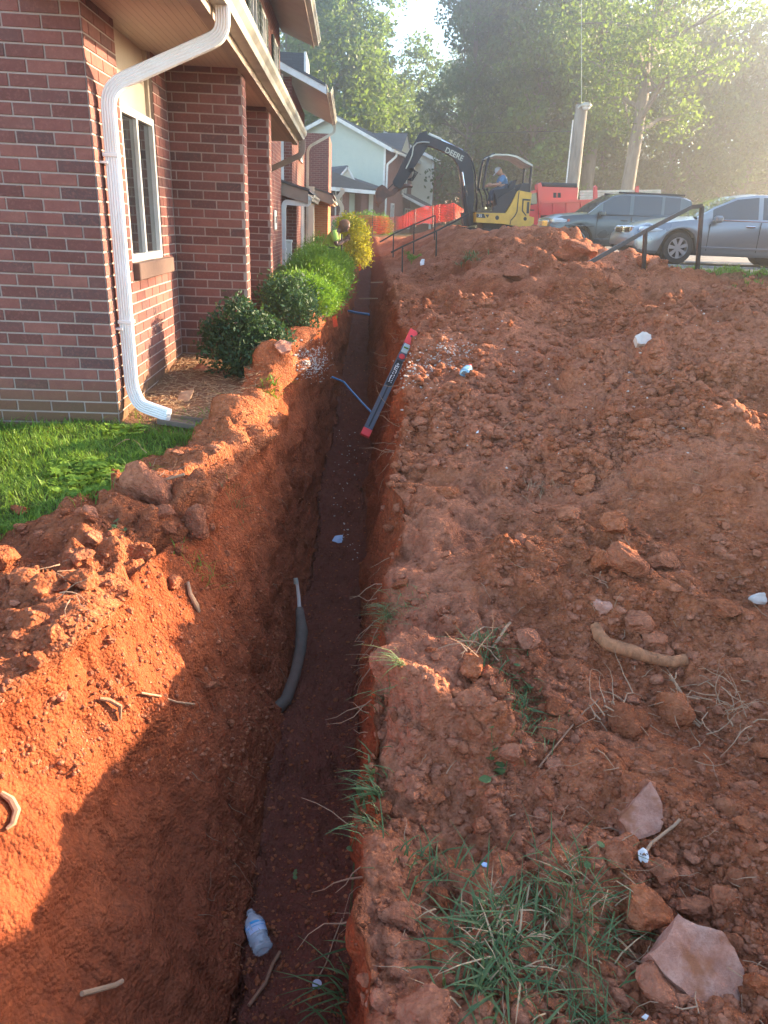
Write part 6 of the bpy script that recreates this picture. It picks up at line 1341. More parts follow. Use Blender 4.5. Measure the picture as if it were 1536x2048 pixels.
slab([(355, 800), (362, 783), (388, 780), (384, 792), (372, 812), (358, 815)], 'splintered piece of pale wood lying on the mulch bed', 'root_pale', .02, .05, (0, -.9, 1), seed=7, cat='wood', name='wood_splinter')

# roots and sticks
MAT['branch'] = bark_m('peeled_branch', (.40, .165, .075), 30)
def px_tube(pts, r, mat, label, cat, name, lift=.3, n=7, parent=None):
    P_ = []
    for i, (x, y) in enumerate(pts):
        p, nn = hit(x, y); nn = nn if nn.z > -.2 else -nn; k = r[i] if hasattr(r, '__len__') else r; P_.append(p + nn * k * lift)
    # smooth jumps in depth by re-projecting on the neighbours' mean distance
    D = [q.length for q in P_]
    for _ in range(2): D = [D[0]] + [(D[i - 1] + 2 * min(D[i], (D[i - 1] + D[i + 1]) / 2 + .03) + D[i + 1]) / 4 for i in range(1, len(D) - 1)] + [D[-1]]
    P_ = [q.normalized() * min(d, q.length) for q, d in zip(P_, D)]
    b = MB(); b.tube(P_, r, n); return b.build(name, MAT[mat], parent, smooth=True, label=label, cat=cat)
px_tube([(1186, 1258), (1196, 1276), (1218, 1292), (1262, 1309), (1300, 1318), (1335, 1324), (1372, 1324)], [.020, .023, .024, .023, .021, .021, .019], 'branch', 'thick fallen branch lying across the right bank below the biggest clods', 'branch', 'fallen_branch', .9, 10)
px_tube([(985, 1298), (1000, 1280), (1010, 1258), (1020, 1248)], .0055, 'root_pale', 'short straight stick beside the low green weeds on the right bank', 'stick', 'stick', 1.5)
px_tube([(158, 1992), (190, 1982), (222, 1968), (238, 1964)], .0065, 'root_pale', 'pale broken stick poking from the lower left trench wall', 'stick', 'stick', 2.0)
px_tube([(1288, 1716), (1300, 1690), (1325, 1672), (1350, 1655), (1357, 1640)], .004, 'root_pale', 'forked pale twig running right from the white wrapper scrap', 'twig', 'twig', 2.5)
px_tube([(372, 1165), (376, 1190), (388, 1212), (395, 1225)], [.007, .009, .011, .006], 'root_pale', 'knobbly pale root stub on the left lip in shade', 'root', 'root_stub', 1.2)
px_tube([(280, 1385), (315, 1395), (350, 1404), (386, 1408)], .0035, 'root_pale', 'pale root crossing from sunlight to shade on the left wall', 'root', 'root', 2)
px_tube([(195, 1398), (212, 1404), (230, 1418), (238, 1440)], [.005, .007, .008, .003], 'root', 'curled brown root standing out of the sunlit left slope', 'root', 'root', 2.2)
px_tube([(0, 1590), (14, 1605), (24, 1625), (20, 1650), (10, 1660)], [.006, .009, .010, .008, .004], 'root_pale', 'thick pale root at the left edge of the sunlit slope', 'root', 'root', 1.4)
px_tube([(255, 980), (290, 978), (330, 972), (365, 962)], .006, 'root_pale', 'pale root lying across the largest left clod', 'root', 'root', 6)
px_tube([(497, 2015), (530, 1970), (545, 1930), (562, 1905)], .006, 'root', 'dark root snaking over the trench floor near the bottle', 'root', 'root', 1.2)
px_tube([(628, 1968), (650, 1930), (668, 1880), (685, 1840)], .0022, 'root_pale', 'thin pale root arching over the trench floor to the bottle cap', 'root', 'root', 4)
px_tube([(1080, 1540), (1105, 1500), (1130, 1465), (1165, 1425), (1195, 1402)], .0028, 'root', 'long thin root looping down from the knobbly root ball', 'root', 'root', 3)
px_tube([(1335, 1355), (1355, 1395), (1372, 1435), (1400, 1462), (1412, 1452)], .0045, 'root_pale', 'pale root draped over the orange streaked root clod', 'root', 'root', 5)
def root_mass(label, specs, mat, name='fine_roots'):
    b = MB()
    for P0, d0, l_, r in specs:
        p = Vector(P0); d = Vector(d0).normalized(); pts = [p.copy()]
        for k in range(5):
            d = (d + Vector(g_.normal(size=3) * .28) + Vector((0, 0, -.10))).normalized(); p = p + d * l_ / 5; pts.append(p.copy())
        b.tube(pts, [r * (1 - k / 6.2) for k in range(6)], 4, cap=False)
    b.build(name, MAT[mat], kind='stuff', label=label)
sp = []
for i in range(190):      # right wall of the trench, below the lip
    y = 1.4 + 6.5 * g_.random()**1.1
    if vnoise(np.array([[y * 2.2, 3., 8.]]))[0] < .0: continue
    if 2.9 > y > 1.9 and g_.random() < .3: continue
    zl = float(zrl_(y)); x = float(xrl_(y)); z = zl - g_.uniform(.04, .42); t = (z - float(zf_(y))) / (zl - float(zf_(y))); xw = float(xfr_(y)) + (x - float(xfr_(y))) * max(0, t)**1.6
    sp.append(((xw + .03, y, z), (-1, g_.normal() * .5 - .25, g_.normal() * .25 - .05), g_.uniform(.08, .26) * (1 if y < 5 else 1.2), g_.uniform(.0012, .0034) * (1 + y * .08)))
root_mass('fine roots bristling from the right wall of the trench', sp, 'root_pale')
sp = []
for i in range(150):      # left wall
    px, py = g_.uniform(380, 640), g_.uniform(880, 1900); p, nn = hit(px, py)
    if p is None or p.z > -1.25 or p.x > -.25: continue
    sp.append((tuple(p), (.6, g_.normal() * .6, -.7), g_.uniform(.04, .14), g_.uniform(.0008, .0018)))
root_mass('hair-thin roots on the left wall of the trench', sp, 'root')
sp = []
for i in range(230):
    px, py = pxR(g_); p, nn = hit(px, py)
    if p is None or p.y > 9 or p.x < xrl_(p.y) - .05: continue
    sp.append((tuple(p + Vector((0, 0, .006))), (g_.normal(), g_.normal(), .15), g_.uniform(.04, .16), g_.uniform(.0008, .002)))
for c, n_ in (((1450, 1430), 26), ((1240, 1440), 14), ((1350, 1400), 10), ((300, 960), 14), ((930, 1320), 9), ((130, 1170), 8)):
    for i in range(n_):
        p, nn = hit(c[0] + g_.normal() * 26, c[1] + g_.normal() * 24)
        if p is None: continue
        sp.append((tuple(p + Vector((0, 0, .03))), (g_.normal(), g_.normal(), .4), g_.uniform(.08, .2), g_.uniform(.0012, .003)))
root_mass('torn roots tangled over the loose soil and clods', sp, 'root_pale')

# grass tufts torn up with the soil
def tuft(px, py, n, h, w_, spread, label, seed, az=None, mat='grass_shade_tone', bend=1.6, cat='grass'):
    p, nn = hit(px, py); g = np.random.default_rng(seed); P_ = []
    for i in range(n):
        x, y = p.x + g.normal() * spread[0], p.y + g.normal() * spread[1]; z = gz(x, y)
        if z < p.z - .12: x, y, z = p.x + abs(g.normal()) * spread[0] * .4, p.y, p.z
        P_.append((x, y, z - .005))
    V, Fq = blades(np.array(P_), h, w_, bend, seed, az=az); c = V.mean(0); V = V - np.array([p.x, p.y, p.z]); o = link('grass_tuft', np_mesh('grass_tuft', V, Fq, MAT[mat])); o.location = p; return tag(o, label, cat, None, 'stuff')
tuft(985, 1860, 150, .075, .0050, (.050, .085), 'large tuft of long green grass at the bottom middle of the right bank', 1)
tuft(960, 1960, 80, .08, .0055, (.05, .05), 'lower part of the long grass, right of the crusted lump', 2)
tuft(1110, 1790, 130, .08, .0035, (.08, .06), 'flattened fine grass between the long tuft and the big orange clod', 3)
tuft(1160, 1860, 90, .07, .0035, (.05, .06), 'trailing fine grass left of the big orange brown clod', 4)
tuft(1165, 2000, 90, .07, .003, (.04, .05), 'thin shaded grass at the bottom, left of the root-filled clod', 5)
tuft(690, 2005, 34, .085, .006, (.025, .05), 'grass blades leaning out over the trench at the bottom of the right lip', 6, az=2.9)
tuft(752, 1590, 100, .055, .0035, (.03, .10), 'dark matted grass on the trench lip below the sunlit lump', 7, az=3.1)
tuft(730, 1640, 26, .06, .012, (.02, .04), 'broad leaved weed hanging at the trench lip', 8, bend=.7)
tuft(770, 1235, 130, .06, .003, (.07, .05), 'dark grass cap on the right lip above the thick cut roots', 9, az=3.4)
tuft(800, 1330, 30, .055, .003, (.03, .04), 'sparse grass below the dark grass cap', 10, az=3.6)
tuft(972, 1310, 90, .06, .0035, (.035, .05), 'low green grass beside the short straight stick', 11)
tuft(1045, 1420, 120, .05, .004, (.05, .09), 'patch of fine grass and weeds between two clods on the right bank', 12)
tuft(760, 1400, 20, .06, .003, (.03, .03), 'few grass blades sticking up by the sunlit lump', 13, az=2.8)
tuft(1080, 985, 46, .07, .0025, (.05, .04), 'dry pale grass wisps on the right bank under the dark hollow', 14, mat='straw')
tuft(395, 1130, 60, .055, .003, (.05, .04), 'tuft of seedlings catching the sun on the left lip', 15, mat='grass')
tuft(470, 1005, 60, .06, .0025, (.04, .05), 'thin dull grass on the shaded left berm', 16)
tuft(935, 520, 160, .12, .012, (.10, .25), 'green weeds on the far slope below the digger', 17)
tuft(545, 770, 60, .09, .008, (.05, .06), 'light green weeds at the foot of the dark shrub', 18, mat='grass')
tuft(1490, 566, 160, .06, .006, (.25, .1), 'bright grass patch at the edge of the car park', 19, mat='grass')
tuft(1000, 1880, 60, .07, .004, (.06, .09), 'dead straw blades mixed into the large grass tuft', 21, mat='straw')
tuft(1120, 1830, 40, .06, .003, (.06, .07), 'dead straw in the flattened fine grass', 22, mat='straw')
tuft(860, 1740, 50, .07, .004, (.05, .03), 'curved grass blades crossing above the round clod', 20)
def weed(px, py, n, r, label, seed):
    p, nn = hit(px, py); g = np.random.default_rng(seed); b = MB(); e_ = empty('weed', tuple(p), label, 'weed')
    for i in range(n):
        c = Vector((p.x + g.normal() * r * 1.5, p.y + g.normal() * r * 1.5, 0)); c.z = gz(c.x, c.y) + r * g.uniform(.5, 1.4); t = Vector((g.normal() * .35, g.normal() * .35, 1)).normalized(); u = t.orthogonal().normalized(); v = t.cross(u); rr = r * g.uniform(.6, 1.1)
        vs = [c + (u * math.cos(a) + v * math.sin(a)) * rr * (1 - .25 * (k == 0)) + t * .15 * rr * math.cos(2 * a) for k, a in enumerate(np.linspace(0, 2 * PI, 9)[:-1])]; q = MB(); q.add(vs, [tuple(range(8))]); q.build('leaf', MAT['grass_shade_tone'], e_, fix=False)
        b.tube([Vector((p.x, p.y, p.z)), (c + p) / 2, c], .0012, 4)
    b.build('stem', MAT['grass_shade_tone'], e_)
for a in ((1010, 1545, 5, .017, 'round green leaves in a cluster beside the wedge-shaped stone', 1), (985, 1490, 3, .014, 'two round green leaves above the cluster', 2), (1035, 1350, 6, .012, 'small leafy weed right of the low green grass', 3), (712, 1665, 5, .016, 'round weed leaves hanging over the trench lip', 4), (240, 1060, 7, .018, 'broad green weed leaves in the shaded corner of the lawn', 5), (1050, 1390, 5, .010, 'small leaves at the foot of the grass patch', 6), (590, 1752, 3, .009, 'tiny bluish green sprig on the trench floor', 7), (1195, 1712, 3, .012, 'faint weed leaves beside the rounded brown clod', 8)): weed(*a)

# the grey sleeved pipe, blue water lines
MAT['sleeve'] = simple('grey_rubber_sleeve', (.13, .095, .075), .9, var=.5, scale=30, bmp=.9, dirt=((.17, .07, .045), .6)); MAT['bluepipe'] = simple('blue_plastic_pipe', (.05, .20, .42), .4, var=.1)
Pz = [at(512, 1437, Z=-2.17), at(540, 1432, Z=-2.13), at(572, 1400, Z=-2.12), at(590, 1350, Z=-2.10), at(601, 1300, Z=-2.08), at(604, 1262, Z=-2.05), at(599, 1218, Z=-1.99)]
pp = empty('sleeved_pipe', tuple(Pz[2]), 'dark grey sleeved pipe curving out of the left foot of the trench', 'pipe')
b = MB(); b.tube(Pz, [.030, .031, .029, .027, .030, .033, .022], 12); b.build('sleeve', MAT['sleeve'], pp, smooth=True)
b = MB(); b.tube([Pz[-1], at(597, 1190, Z=-1.93), at(593, 1158, Z=-1.86)], [.011, .010, .009], 8); cpp = b.build('inner_pipe', MAT['palestone'], pp, smooth=True)
b = MB(); b.tube([at(592, 1168, Z=-1.88), at(591, 1156, Z=-1.85)], .012, 8); b.build('collar', MAT['gutter'], cpp)
b = MB(); b.tube([at(664, 754, Y=6.9), at(688, 764, Y=6.8), at(705, 784, Y=6.6), at(725, 806, Y=6.35), at(748, 830, Y=6.1)], .009, 8); b.build('blue_pipe', MAT['bluepipe'], smooth=True, label='thin blue plastic pipe crossing the trench under the spirit level', cat='pipe')
b = MB(); b.tube([at(697, 622, Y=11.2), at(715, 626, Y=11), at(738, 629, Y=10.8)], .018, 8); b.build('blue_pipe', MAT['bluepipe'], smooth=True, label='blue pipe crossing the trench far behind the spirit level', cat='pipe')
b = MB(); b.tube([at(718, 597, Y=13), at(755, 597, Y=12.8)], .012, 6); b.build('stake', MAT['root_pale'], label='thin pale stake laid across the far part of the trench', cat='stake')
b = MB(); b.tube([at(742, 565, Y=16), at(790, 564, Y=15.8)], .012, 6); b.build('stake', MAT['root_pale'], label='second thin pale stake beyond the first, nearer the worker', cat='stake')

# spirit level
MAT['red_plastic'] = simple('red_plastic', (.72, .035, .04), .35, var=.06); MAT['level_grey'] = simple('blue_grey_level_body', (.10, .115, .14), .4, .3, var=.12, dirt=((.2, .09, .06), .35)); MAT['vial'] = simple('vial_window', (.45, .52, .50), .2, var=.1)
A0, A1 = at(729, 872, Y=5.62), at(828, 662, Y=6.38); dl = (A1 - A0); LL = dl.length; zx = dl.normalized(); eye = -(A0 + A1) / 2; sx = zx.cross(eye).normalized(); sy = sx.cross(zx).normalized()
lv = empty('spirit_level', tuple(A0), 'long spirit level with red ends leaning across the trench onto the right bank', 'level'); ML = Matrix((sx, sy, zx)).transposed()     # sx across, sy towards the eye
def lp(u, v, w_): return A0 + sx * u + sy * v + zx * (w_ * LL)
def lbox(nm, u0, u1, v0, v1, w0, w1, mat, par=None, bev=.002):
    b = MB(); b.box(lp((u0 + u1) / 2, (v0 + v1) / 2, (w0 + w1) / 2), (abs(u1 - u0), abs(v1 - v0), abs(w1 - w0) * LL), ML, bev); return b.build(nm, MAT[mat], par or lv)
body = lbox('web', -.031, .031, -.006, .006, .06, .93, 'level_grey'); lbox('flange', -.036, -.026, -.013, .013, .05, .95, 'level_grey'); lbox('flange', .026, .036, -.013, .013, .05, .95, 'level_grey'); lbox('centre_rib', -.006, .006, .006, .010, .08, .60, 'black')
lbox('end_cap', -.038, .038, -.015, .016, 0, .06, 'red_plastic'); ec = lbox('end_cap', -.038, .038, -.015, .016, .86, 1.0, 'red_plastic')
b = MB(); b.cyl(lp(0, .016, .935), lp(0, .0185, .935), .011, 14); b.build('hanging_hole', MAT['black'], ec)
vl = lbox('vial_block', -.034, .034, -.010, .012, .775, .86, 'vial'); b = MB(); b.cyl(lp(0, .010, .735), lp(0, .016, .735), .026, 18); b.build('vial_ring', MAT['red_plastic'], lv); b = MB(); b.cyl(lp(-.02, .014, .82), lp(.02, .014, .82), .007, 10); b.build('vial', MAT['grass'], vl)
lbox('label_band', -.027, .027, .006, .0075, .46, .70, 'black')
MAT['white_plain'] = simple('white_print', (.8, .8, .8), .5, var=.02)
put_text('lettering', 'XTRALITE+', .042, frameM(lp(0, .0085, .58), zx, -sx, sy), lv, 'white_plain', .001, .0006)

# bottles and litter
def plastic(name, tint, rough=.08, alpha=.45):
    m, t, b = newmat(name); b.inputs['Base Color'].default_value = (*tint, 1); b.inputs['Roughness'].default_value = rough; b.inputs['Transmission Weight'].default_value = .0; b.inputs['Specular IOR Level'].default_value = .9; b.inputs['Alpha'].default_value = alpha; b.inputs['Coat Weight'].default_value = .5
    n = noise(t, coords(t, False), 90, 3); bump(t, b, n, .4, .004); return m
MAT['pet'] = plastic('clear_bottle_plastic', (.62, .68, .74)); MAT['pet_blue'] = plastic('blue_tinted_bottle', (.16, .36, .52), alpha=.85); MAT['lab_blue'] = simple('blue_print', (.02, .30, .62), .35, var=.05); MAT['lab_white'] = simple('pale_blue_label', (.42, .54, .74), .35, var=.1, scale=60); MAT['foil'] = simple('white_wrapper', (.75, .74, .72), .4, var=.06, scale=40, dirt=((.5, .3, .25), .3)); MAT['cap'] = simple('translucent_cap', (.45, .48, .60), .4, var=.05)
def lathe(c, ax, prof, n=20, flat=1.0, wob=0, seed=1, upv=None):
    ax = Vector(ax).normalized(); u = (upv or Vector((0, 0, 1))); u = (u - ax * u.dot(ax)).normalized(); v = ax.cross(u); g = random.Random(seed); vs = []
    for (h, r) in prof:
        for k in range(n):
            a = 2 * PI * k / n; rr = r * (1 + wob * math.sin(3 * a + h * 60 + seed) * .5 + wob * g.uniform(-.5, .5)); vs.append(Vector(c) + ax * h + u * math.sin(a) * rr * flat + v * math.cos(a) * rr)
    m = len(prof); return vs, [(i * n + k, i * n + (k + 1) % n, (i + 1) * n + (k + 1) % n, (i + 1) * n + k) for i in range(m - 1) for k in range(n)]
def bottle(pa, pb, r, label, mat='pet', cap=None, flat=.75, wob=.10, band=True, seed=1):
    pa, pb = Vector(pa), Vector(pb); d = pb - pa; Lb = d.length; e_ = empty('bottle', tuple(pa), label, 'bottle')
    pr = [(0, r * .6), (.01 * Lb, r * .85), (.05 * Lb, r)]; 
    for i in range(9): pr += [(Lb * (.08 + i * .03), r * (1.0 if i % 2 else .95))]
    pr += [(Lb * .36, r * .98), (Lb * .62, r * .98), (Lb * .66, r), (Lb * .74, r * .9), (Lb * .84, r * .6), (Lb * .90, r * .40), (Lb * .93, r * .38), (Lb * .935, r * .45), (Lb * .95, r * .40), (Lb, r * .38)]
    b = MB(); b.add(*lathe(pa, d, pr, 22, flat, wob, seed)); b.build('shell', MAT[mat], e_, smooth=True)
    if band:
        b = MB(); b.add(*lathe(pa, d, [(Lb * .37, r * 1.015), (Lb * .49, r * 1.015), (Lb * .57, r * 1.015)], 22, flat, wob * .4, seed)); lb = b.build('label', MAT['lab_white'], e_, smooth=True)
        b = MB(); b.add(*lathe(pa, d, [(Lb * .57, r * 1.02), (Lb * .63, r * 1.02)], 22, flat, wob * .4, seed)); b.build('label_band', MAT['lab_blue'], lb, smooth=True)
        b = MB(); b.add(*lathe(pa, d, [(Lb * .50, r * 1.03), (Lb * .515, r * 1.03)], 22, flat, wob * .4, seed)); b.build('label_stripe', MAT['lab_blue'], lb, smooth=True)
    if cap: b = MB(); b.cyl(pb - d.normalized() * .012, pb + d.normalized() * .008, r * .46, 14); b.build('cap', MAT[cap], e_)
    return e_
z_ = gz(*at(515, 1870, Z=-2.16).xy[:]) + .028
bottle(at(526, 1902, Z=z_), at(500, 1822, Z=z_ + .01), .033, 'crushed clear water bottle with a blue label lying in the trench', flat=.8, wob=.12)
p, nn = hit(937, 748); q0, q1 = hit(928, 757)[0], hit(951, 735)[0]
if q0 and q1: bottle(q0 + Vector((0, 0, .035)), q0 + Vector((0, 0, .035)) + (Vector((q1.x - q0.x, q1.y - q0.y, .03))).normalized() * .20, .036, 'empty blue tinted bottle with a red cap on the right bank', 'pet_blue', 'red_plastic', band=False, seed=3)
z_ = gz(*at(634, 1970, Z=-2.18).xy[:]); b = MB(); c = at(634, 1970, Z=z_ + .008); b.cyl(c + Vector((0, 0, -.006)), c + Vector((0, 0, .006)), .0145, 20); b.cyl(c + Vector((0, 0, .006)), c + Vector((0, 0, .0072)), .006, 12); b.build('screw_top', MAT['cap'], smooth=False, label='small round screw top lying on the trench floor', cat='cap')
def scrap(pts, label, mat, lift, name='wrapper', seed=0, th=.003, rough_=.006, marks=None):
    c = np.mean(np.array(pts), 0); p, nn = hit(*c); P0 = Vector(p) + Vector((0, 0, lift)); n = (Vector((0, 0, 1)) + (-P0).normalized() * .8).normalized(); poly = []
    for (x, y) in pts: r = Vector(ray(x, y).tolist()); poly.append(r * (P0.dot(n) / r.dot(n)))
    bm = bmesh.new(); top = [bm.verts.new(q) for q in poly]; bot = [bm.verts.new(q - n * th) for q in poly]; bm.faces.new(top); bm.faces.new(bot[::-1]); m = len(poly)
    for i in range(m): bm.faces.new((top[i], bot[i], bot[(i + 1) % m], top[(i + 1) % m]))
    bmesh.ops.triangulate(bm, faces=bm.faces); bmesh.ops.subdivide_edges(bm, edges=bm.edges, cuts=3, use_grid_fill=True)
    for v in bm.verts: v.co += n * float(fbm(np.array([v.co[:]]) * 45, 2, seed)[0]) * rough_
    bmesh.ops.recalc_face_normals(bm, faces=bm.faces); bmesh.ops.translate(bm, verts=bm.verts, vec=-P0); me = bpy.data.meshes.new(name); bm.to_mesh(me); bm.free(); me.materials.append(MAT[mat]); o = link(name, me); o.location = P0; tag(o, label, 'litter')
    return o, P0, n
o, P0, n = scrap([(1276, 1700), (1286, 1694), (1294, 1700), (1298, 1715), (1296, 1724), (1286, 1726), (1278, 1716)], 'small white paper scrap with dark print under the triangular pink stone', 'foil', .035)
for x, y in ((1281, 1709), (1285, 1711), (1291, 1711), (1294, 1709)):
    b = MB(); r = Vector(ray(x, y).tolist()); c = r * (P0.dot(n) / r.dot(n)) + n * .003; b.box(c, (.0022, .004, .001), None); b.build('print_mark', MAT['black'], o)
scrap([(664, 1082), (670, 1071), (686, 1070), (684, 1084), (676, 1086)], 'light blue plastic wrapper on the trench floor', 'lab_white', .02, seed=3)
scrap([(962, 1727), (968, 1723), (978, 1727), (976, 1735), (966, 1733)], 'tiny crumpled foil scrap above the long grass tuft', 'lab_white', .02, seed=4)
scrap([(840, 525), (843, 518), (849, 518), (848, 533), (841, 534)], 'small white cup lying on the mound between the far stair rails', 'foil', .08, seed=5, name='cup')
scrap([(1283, 2033), (1290, 2029), (1297, 2034), (1292, 2041)], 'tiny white scrap at the very bottom right', 'foil', .01, seed=6)
scrap([(950, 860), (957, 860), (957, 866), (951, 867)], 'tiny square white chip on the right bank', 'foil', .01, seed=7)
for k, (px, py, Y) in enumerate(((664, 634, 8.6), (716, 530, 16.2))):
    b = MB(); p = at(px, py, Y=Y); b.add([p, p + Vector((.05, 0, .02)), p + Vector((.07, .01, -.10)), p + Vector((.02, .0, -.12)), p + Vector((.03, .03, -.05))], [(0, 1, 2, 3), (0, 3, 4)]); b.build('marker_ribbon', MAT['net'], label=('orange marker ribbon hanging at the foot of the nearest hedge mound', 'orange marker ribbon at the foot of the golden shrub')[k], cat='ribbon')

# ------------------------------------------------------------------ people
MAT['skin_l'] = simple('skin', (.55, .31, .22), .55, var=.08); MAT['skin_d'] = simple('dark_skin', (.16, .08, .055), .5, var=.08); MAT['shirt_blue'] = simple('blue_shirt', (.13, .26, .46), .85, var=.12, dirt=((.45, .55, .62), .5)); MAT['shirt_lime'] = simple('lime_green_shirt', (.36, .55, .10), .8, var=.1); MAT['cap_white'] = simple('grey_white_cap', (.52, .54, .58), .8, var=.08); MAT['jeans'] = simple('work_trousers', (.10, .11, .14), .9, var=.15); MAT['boots'] = simple('work_boots', (.06, .04, .03), .8)
def skinned(name, verts, edges, radii, mat, parent, root=0, sub=2):
    me = bpy.data.meshes.new(name); me.from_pydata([tuple(v) for v in verts], edges, []); o = bpy.data.objects.new(name, me); C.objects.link(o); o.modifiers.new('s', 'SKIN'); sv = me.skin_vertices[0].data
    for i, r in enumerate(radii): sv[i].radius = (r, r) if not hasattr(r, '__len__') else r; sv[i].use_root = (i == root)
    m_ = o.modifiers.new('u', 'SUBSURF'); m_.levels = sub; bpy.context.view_layer.update(); d_ = bpy.context.evaluated_depsgraph_get(); nm = bpy.data.meshes.new_from_object(o.evaluated_get(d_)); C.objects.unlink(o); bpy.data.objects.remove(o); nm.materials.clear(); nm.materials.append(MAT[mat]); nm.polygons.foreach_set('use_smooth', [True] * len(nm.polygons)); nm.name = name
    return link(name, nm, parent)
def person(J, label, skin, shirt, trousers, capm=None, face=Vector((-1, 0, 0)), hair=None):
    """J: dict of joints: pelvis, chest, neck, head, shL elL haL shR elR haR, hipL knL anL toL ... """
    e_ = empty('person', tuple(J['pelvis']), label, 'person'); g = lambda k: Vector(J[k])
    V = [g('pelvis'), (g('pelvis') + g('chest')) / 2, g('chest'), g('neck'), g('head') - (g('head') - g('neck')) * .3]; R_ = [.12, .125, .135, .058, .06]; E_l = [(0, 1), (1, 2), (2, 3), (3, 4)]
    def chain(a, pts, rs):
        k = a
        for p, r in zip(pts, rs): V.append(p); R_.append(r); E_l.append((k, len(V) - 1)); k = len(V) - 1
        return k
    for s in 'LR':
        chain(2, [g('sh' + s), (g('sh' + s) + g('el' + s)) / 2, g('el' + s), (g('el' + s) + g('ha' + s)) / 2, g('ha' + s)], [.062, .052, .042, .038, .028])
        chain(0, [g('hip' + s), (g('hip' + s) + g('kn' + s)) / 2, g('kn' + s), (g('kn' + s) + g('an' + s)) / 2, g('an' + s), g('to' + s)], [.09, .08, .06, .055, .042, .04])
    body_ = skinned('body', V, E_l, R_, skin, e_)
    up = (g('head') - g('neck')).normalized(); f = (face - up * face.dot(up)).normalized(); sd = up.cross(f); h = g('head')
    b = MB(); vs, fs = [], []
    Vh, Fh = ico(3); Mh = Matrix((f, sd, up)).transposed(); pts = []
    for v in Vh:
        x, y, z = v; z2 = z * .118; x2 = x * .098 * (1 - .10 * (z < -.2)); y2 = y * .076 * (1 - .25 * max(0, -z)); 
        if x > .75 and abs(y) < .22 and -.25 < z < .25: x2 += .018 * (1 - abs(z) * 3)
        if x > .6 and abs(z - .12) < .12 and .2 < abs(y) < .5: x2 -= .008
        pts.append(h + Mh @ Vector((x2, y2, z2)))
    b.add(pts, [tuple(f_) for f_ in Fh]); hd = b.build('head', MAT[skin], e_, smooth=True)
    for s in (-1, 1):
        b = MB(); b.ball(h + f * .086 + sd * s * .032 + up * .012, .010, 6, 4); b.build('eye', MAT['black'], hd); b = MB(); b.ball(h + sd * s * .077 - up * .005, (.014, .014, .026), 6, 4); b.build('ear', MAT[skin], hd)
    b = MB(); b.box(h + f * .090 - up * .055, (.03, .03, .008)); b.build('mouth', MAT['root'], hd)
    if capm:
        b = MB(); Pc2 = [h + Mh @ Vector((v[0] * .108, v[1] * .087, max(v[2], .22) * .128 + .006)) for v in Vh]; b.add(Pc2, [tuple(f_) for f_ in Fh]); b.box(h + f * .135 + up * .038, (.12, .13, .012), Mh); b.build('cap', MAT[capm], e_, smooth=True)
    elif hair:
        b = MB(); b.add([h - f * .012 + up * .006 + Mh @ Vector((min(v[0], .45) * .104, v[1] * .082, max(v[2], -.35) * .124)) for v in Vh], [tuple(f_) for f_ in Fh]); b.build('hair', MAT[hair], e_, smooth=True)
    V2 = [g('pelvis') + (g('chest') - g('pelvis')) * .0, (g('pelvis') + g('chest')) / 2, g('chest'), g('chest') + (g('neck') - g('chest')) * .55]; R2 = [.145, .148, .158, .085]; E2 = [(0, 1), (1, 2), (2, 3)]
    for s in 'LR':
        a = len(V2); V2 += [g('sh' + s), g('sh' + s) + (g('el' + s) - g('sh' + s)) * .75]; R2 += [.082, .068]; E2 += [(2, a), (a, a + 1)]
    skinned('shirt', V2, E2, R2, shirt, e_)
    V3 = [g('pelvis') - (g('chest') - g('pelvis')).normalized() * .03]; R3 = [.14]; E3 = []
    for s in 'LR':
        a = len(V3); V3 += [g('hip' + s), (g('hip' + s) + g('kn' + s)) / 2, g('kn' + s), g('kn' + s).lerp(g('an' + s), .9)]; R3 += [.105, .092, .072, .06]; E3 += [(0, a), (a, a + 1), (a + 1, a + 2), (a + 2, a + 3)]
    skinned('trousers', V3, E3, R3, trousers, e_)
    for s in 'LR':
        b = MB(); a, t_ = g('an' + s), g('to' + s); b.tube([a + (a - t_) * .25 - Vector((0, 0, .02)), a - Vector((0, 0, .03)), (a + t_) / 2 - Vector((0, 0, .02)), t_], [.045, .052, .05, .035], 8); b.build('boot', MAT['boots'], e_, smooth=True)
        d = (g('ha' + s) - g('el' + s)).normalized(); q = d.orthogonal().normalized(); w_ = d.cross(q); hb_ = MB(); hp0 = g('ha' + s)
        hb_.tube([hp0 - d * .01, hp0 + d * .045, hp0 + d * .085], [.026, .036, .030], 8); hnd = hb_.build('hand', MAT[skin], e_, smooth=True)
        for k, (of, ln) in enumerate(((-.026, .058), (-.009, .070), (.009, .068), (.025, .052))):
            f_ = MB(); p0 = hp0 + d * .08 + w_ * of; p1 = p0 + d * ln * .5; p2 = p1 + (d * .5 - q * .9).normalized() * ln * .5; f_.tube([p0, p1, p2], [.0095, .009, .007], 6); f_.build('finger', MAT[skin], hnd, smooth=True)
        f_ = MB(); p0 = hp0 + d * .03 + w_ * .028; f_.tube([p0, p0 + (d + w_).normalized() * .035, p0 + (d * 1.3 + w_ * .6 - q * .6).normalized() * .06], [.011, .010, .008], 6); f_.build('thumb', MAT[skin], hnd, smooth=True)
    return e_
x6 = lambda x, y, dy=0: xp(*z6(x, y), dy)
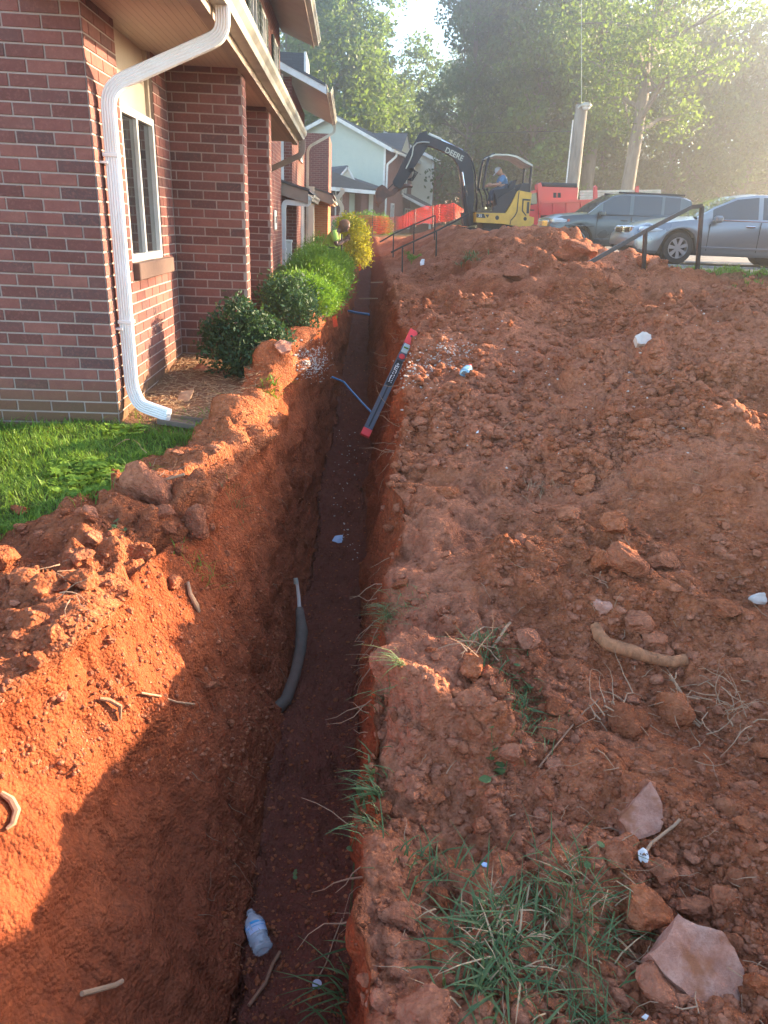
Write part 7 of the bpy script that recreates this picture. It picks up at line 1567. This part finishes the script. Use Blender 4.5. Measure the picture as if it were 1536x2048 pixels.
person(dict(pelvis=x6(1030, 530), chest=x6(1030, 400), neck=x6(1000, 345), head=x6(962, 300), shL=x6(1005, 385, -.19), elL=x6(940, 490, -.24), haL=x6(850, 488, -.2), shR=x6(1010, 385, .19), elR=x6(950, 490, .24), haR=x6(830, 500, .22),
    hipL=x6(1010, 545, -.1), knL=x6(870, 570, -.16), anL=x6(835, 740, -.16), toL=x6(790, 770, -.16), hipR=x6(1010, 545, .1), knR=x6(870, 570, .16), anR=x6(835, 740, .16), toR=x6(790, 770, .16)),
    'digger operator in a blue shirt and pale cap leaning toward the levers', 'skin_l', 'shirt_blue', 'jeans', 'cap_white', Vector((-1, -.1, -.25)))
YW = 14.2
wk = lambda px, py, dy=0: at(px, py, Y=YW) + Vector((0, dy, 0))
gzw = gz(-.30, 14.3); pel = wk(656, 502)
ft = Vector((pel.x, YW, gzw + .05))
person(dict(pelvis=pel, chest=wk(664, 474), neck=wk(676, 463), head=wk(688, 453), shL=wk(668, 468, -.18), elL=wk(674, 490, -.24), haL=wk(688, 482, -.16), shR=wk(672, 466, .18), elR=wk(680, 486, .2), haR=wk(690, 478, .10),
    hipL=pel + Vector((0, -.1, -.05)), knL=Vector((pel.x + .22, YW - .14, gzw + .30)), anL=ft + Vector((-.02, -.16, .03)), toL=ft + Vector((.14, -.16, 0)), hipR=pel + Vector((0, .1, -.05)), knR=Vector((pel.x + .24, YW + .14, gzw + .28)), anR=ft + Vector((0, .16, .03)), toR=ft + Vector((.16, .16, 0))),
    'worker in a lime green shirt bending over a tool behind the feathery hedge', 'skin_d', 'shirt_lime', 'jeans', None, Vector((.8, -.2, -.7)), 'root')
b = MB(); b.tube([wk(683, 468, -.1), wk(684, 510, -.1), wk(685, 545, -.1)], .016, 8); b.build('tool_handle', MAT['mblack'], label='thin upright tool handle held by the worker in lime green', cat='tool')

# ------------------------------------------------------------------ the hazy evening air
m = bpy.data.materials.new('haze'); m.use_nodes = True; t = m.node_tree; t.nodes.clear()
pv = t.nodes.new('ShaderNodeVolumePrincipled'); pv.inputs['Color'].default_value = (.97, .97, 1, 1); pv.inputs['Density'].default_value = .0046; pv.inputs['Anisotropy'].default_value = .80
mo = t.nodes.new('ShaderNodeOutputMaterial'); t.links.new(pv.outputs[0], mo.inputs['Volume'])
b = MB(); b.bb((-70, -30, -3.6), (110, 140, 31)); hz_ = b.build('haze', m, kind='stuff', label='pale evening haze in the air')
hz_.display_type = 'WIRE'
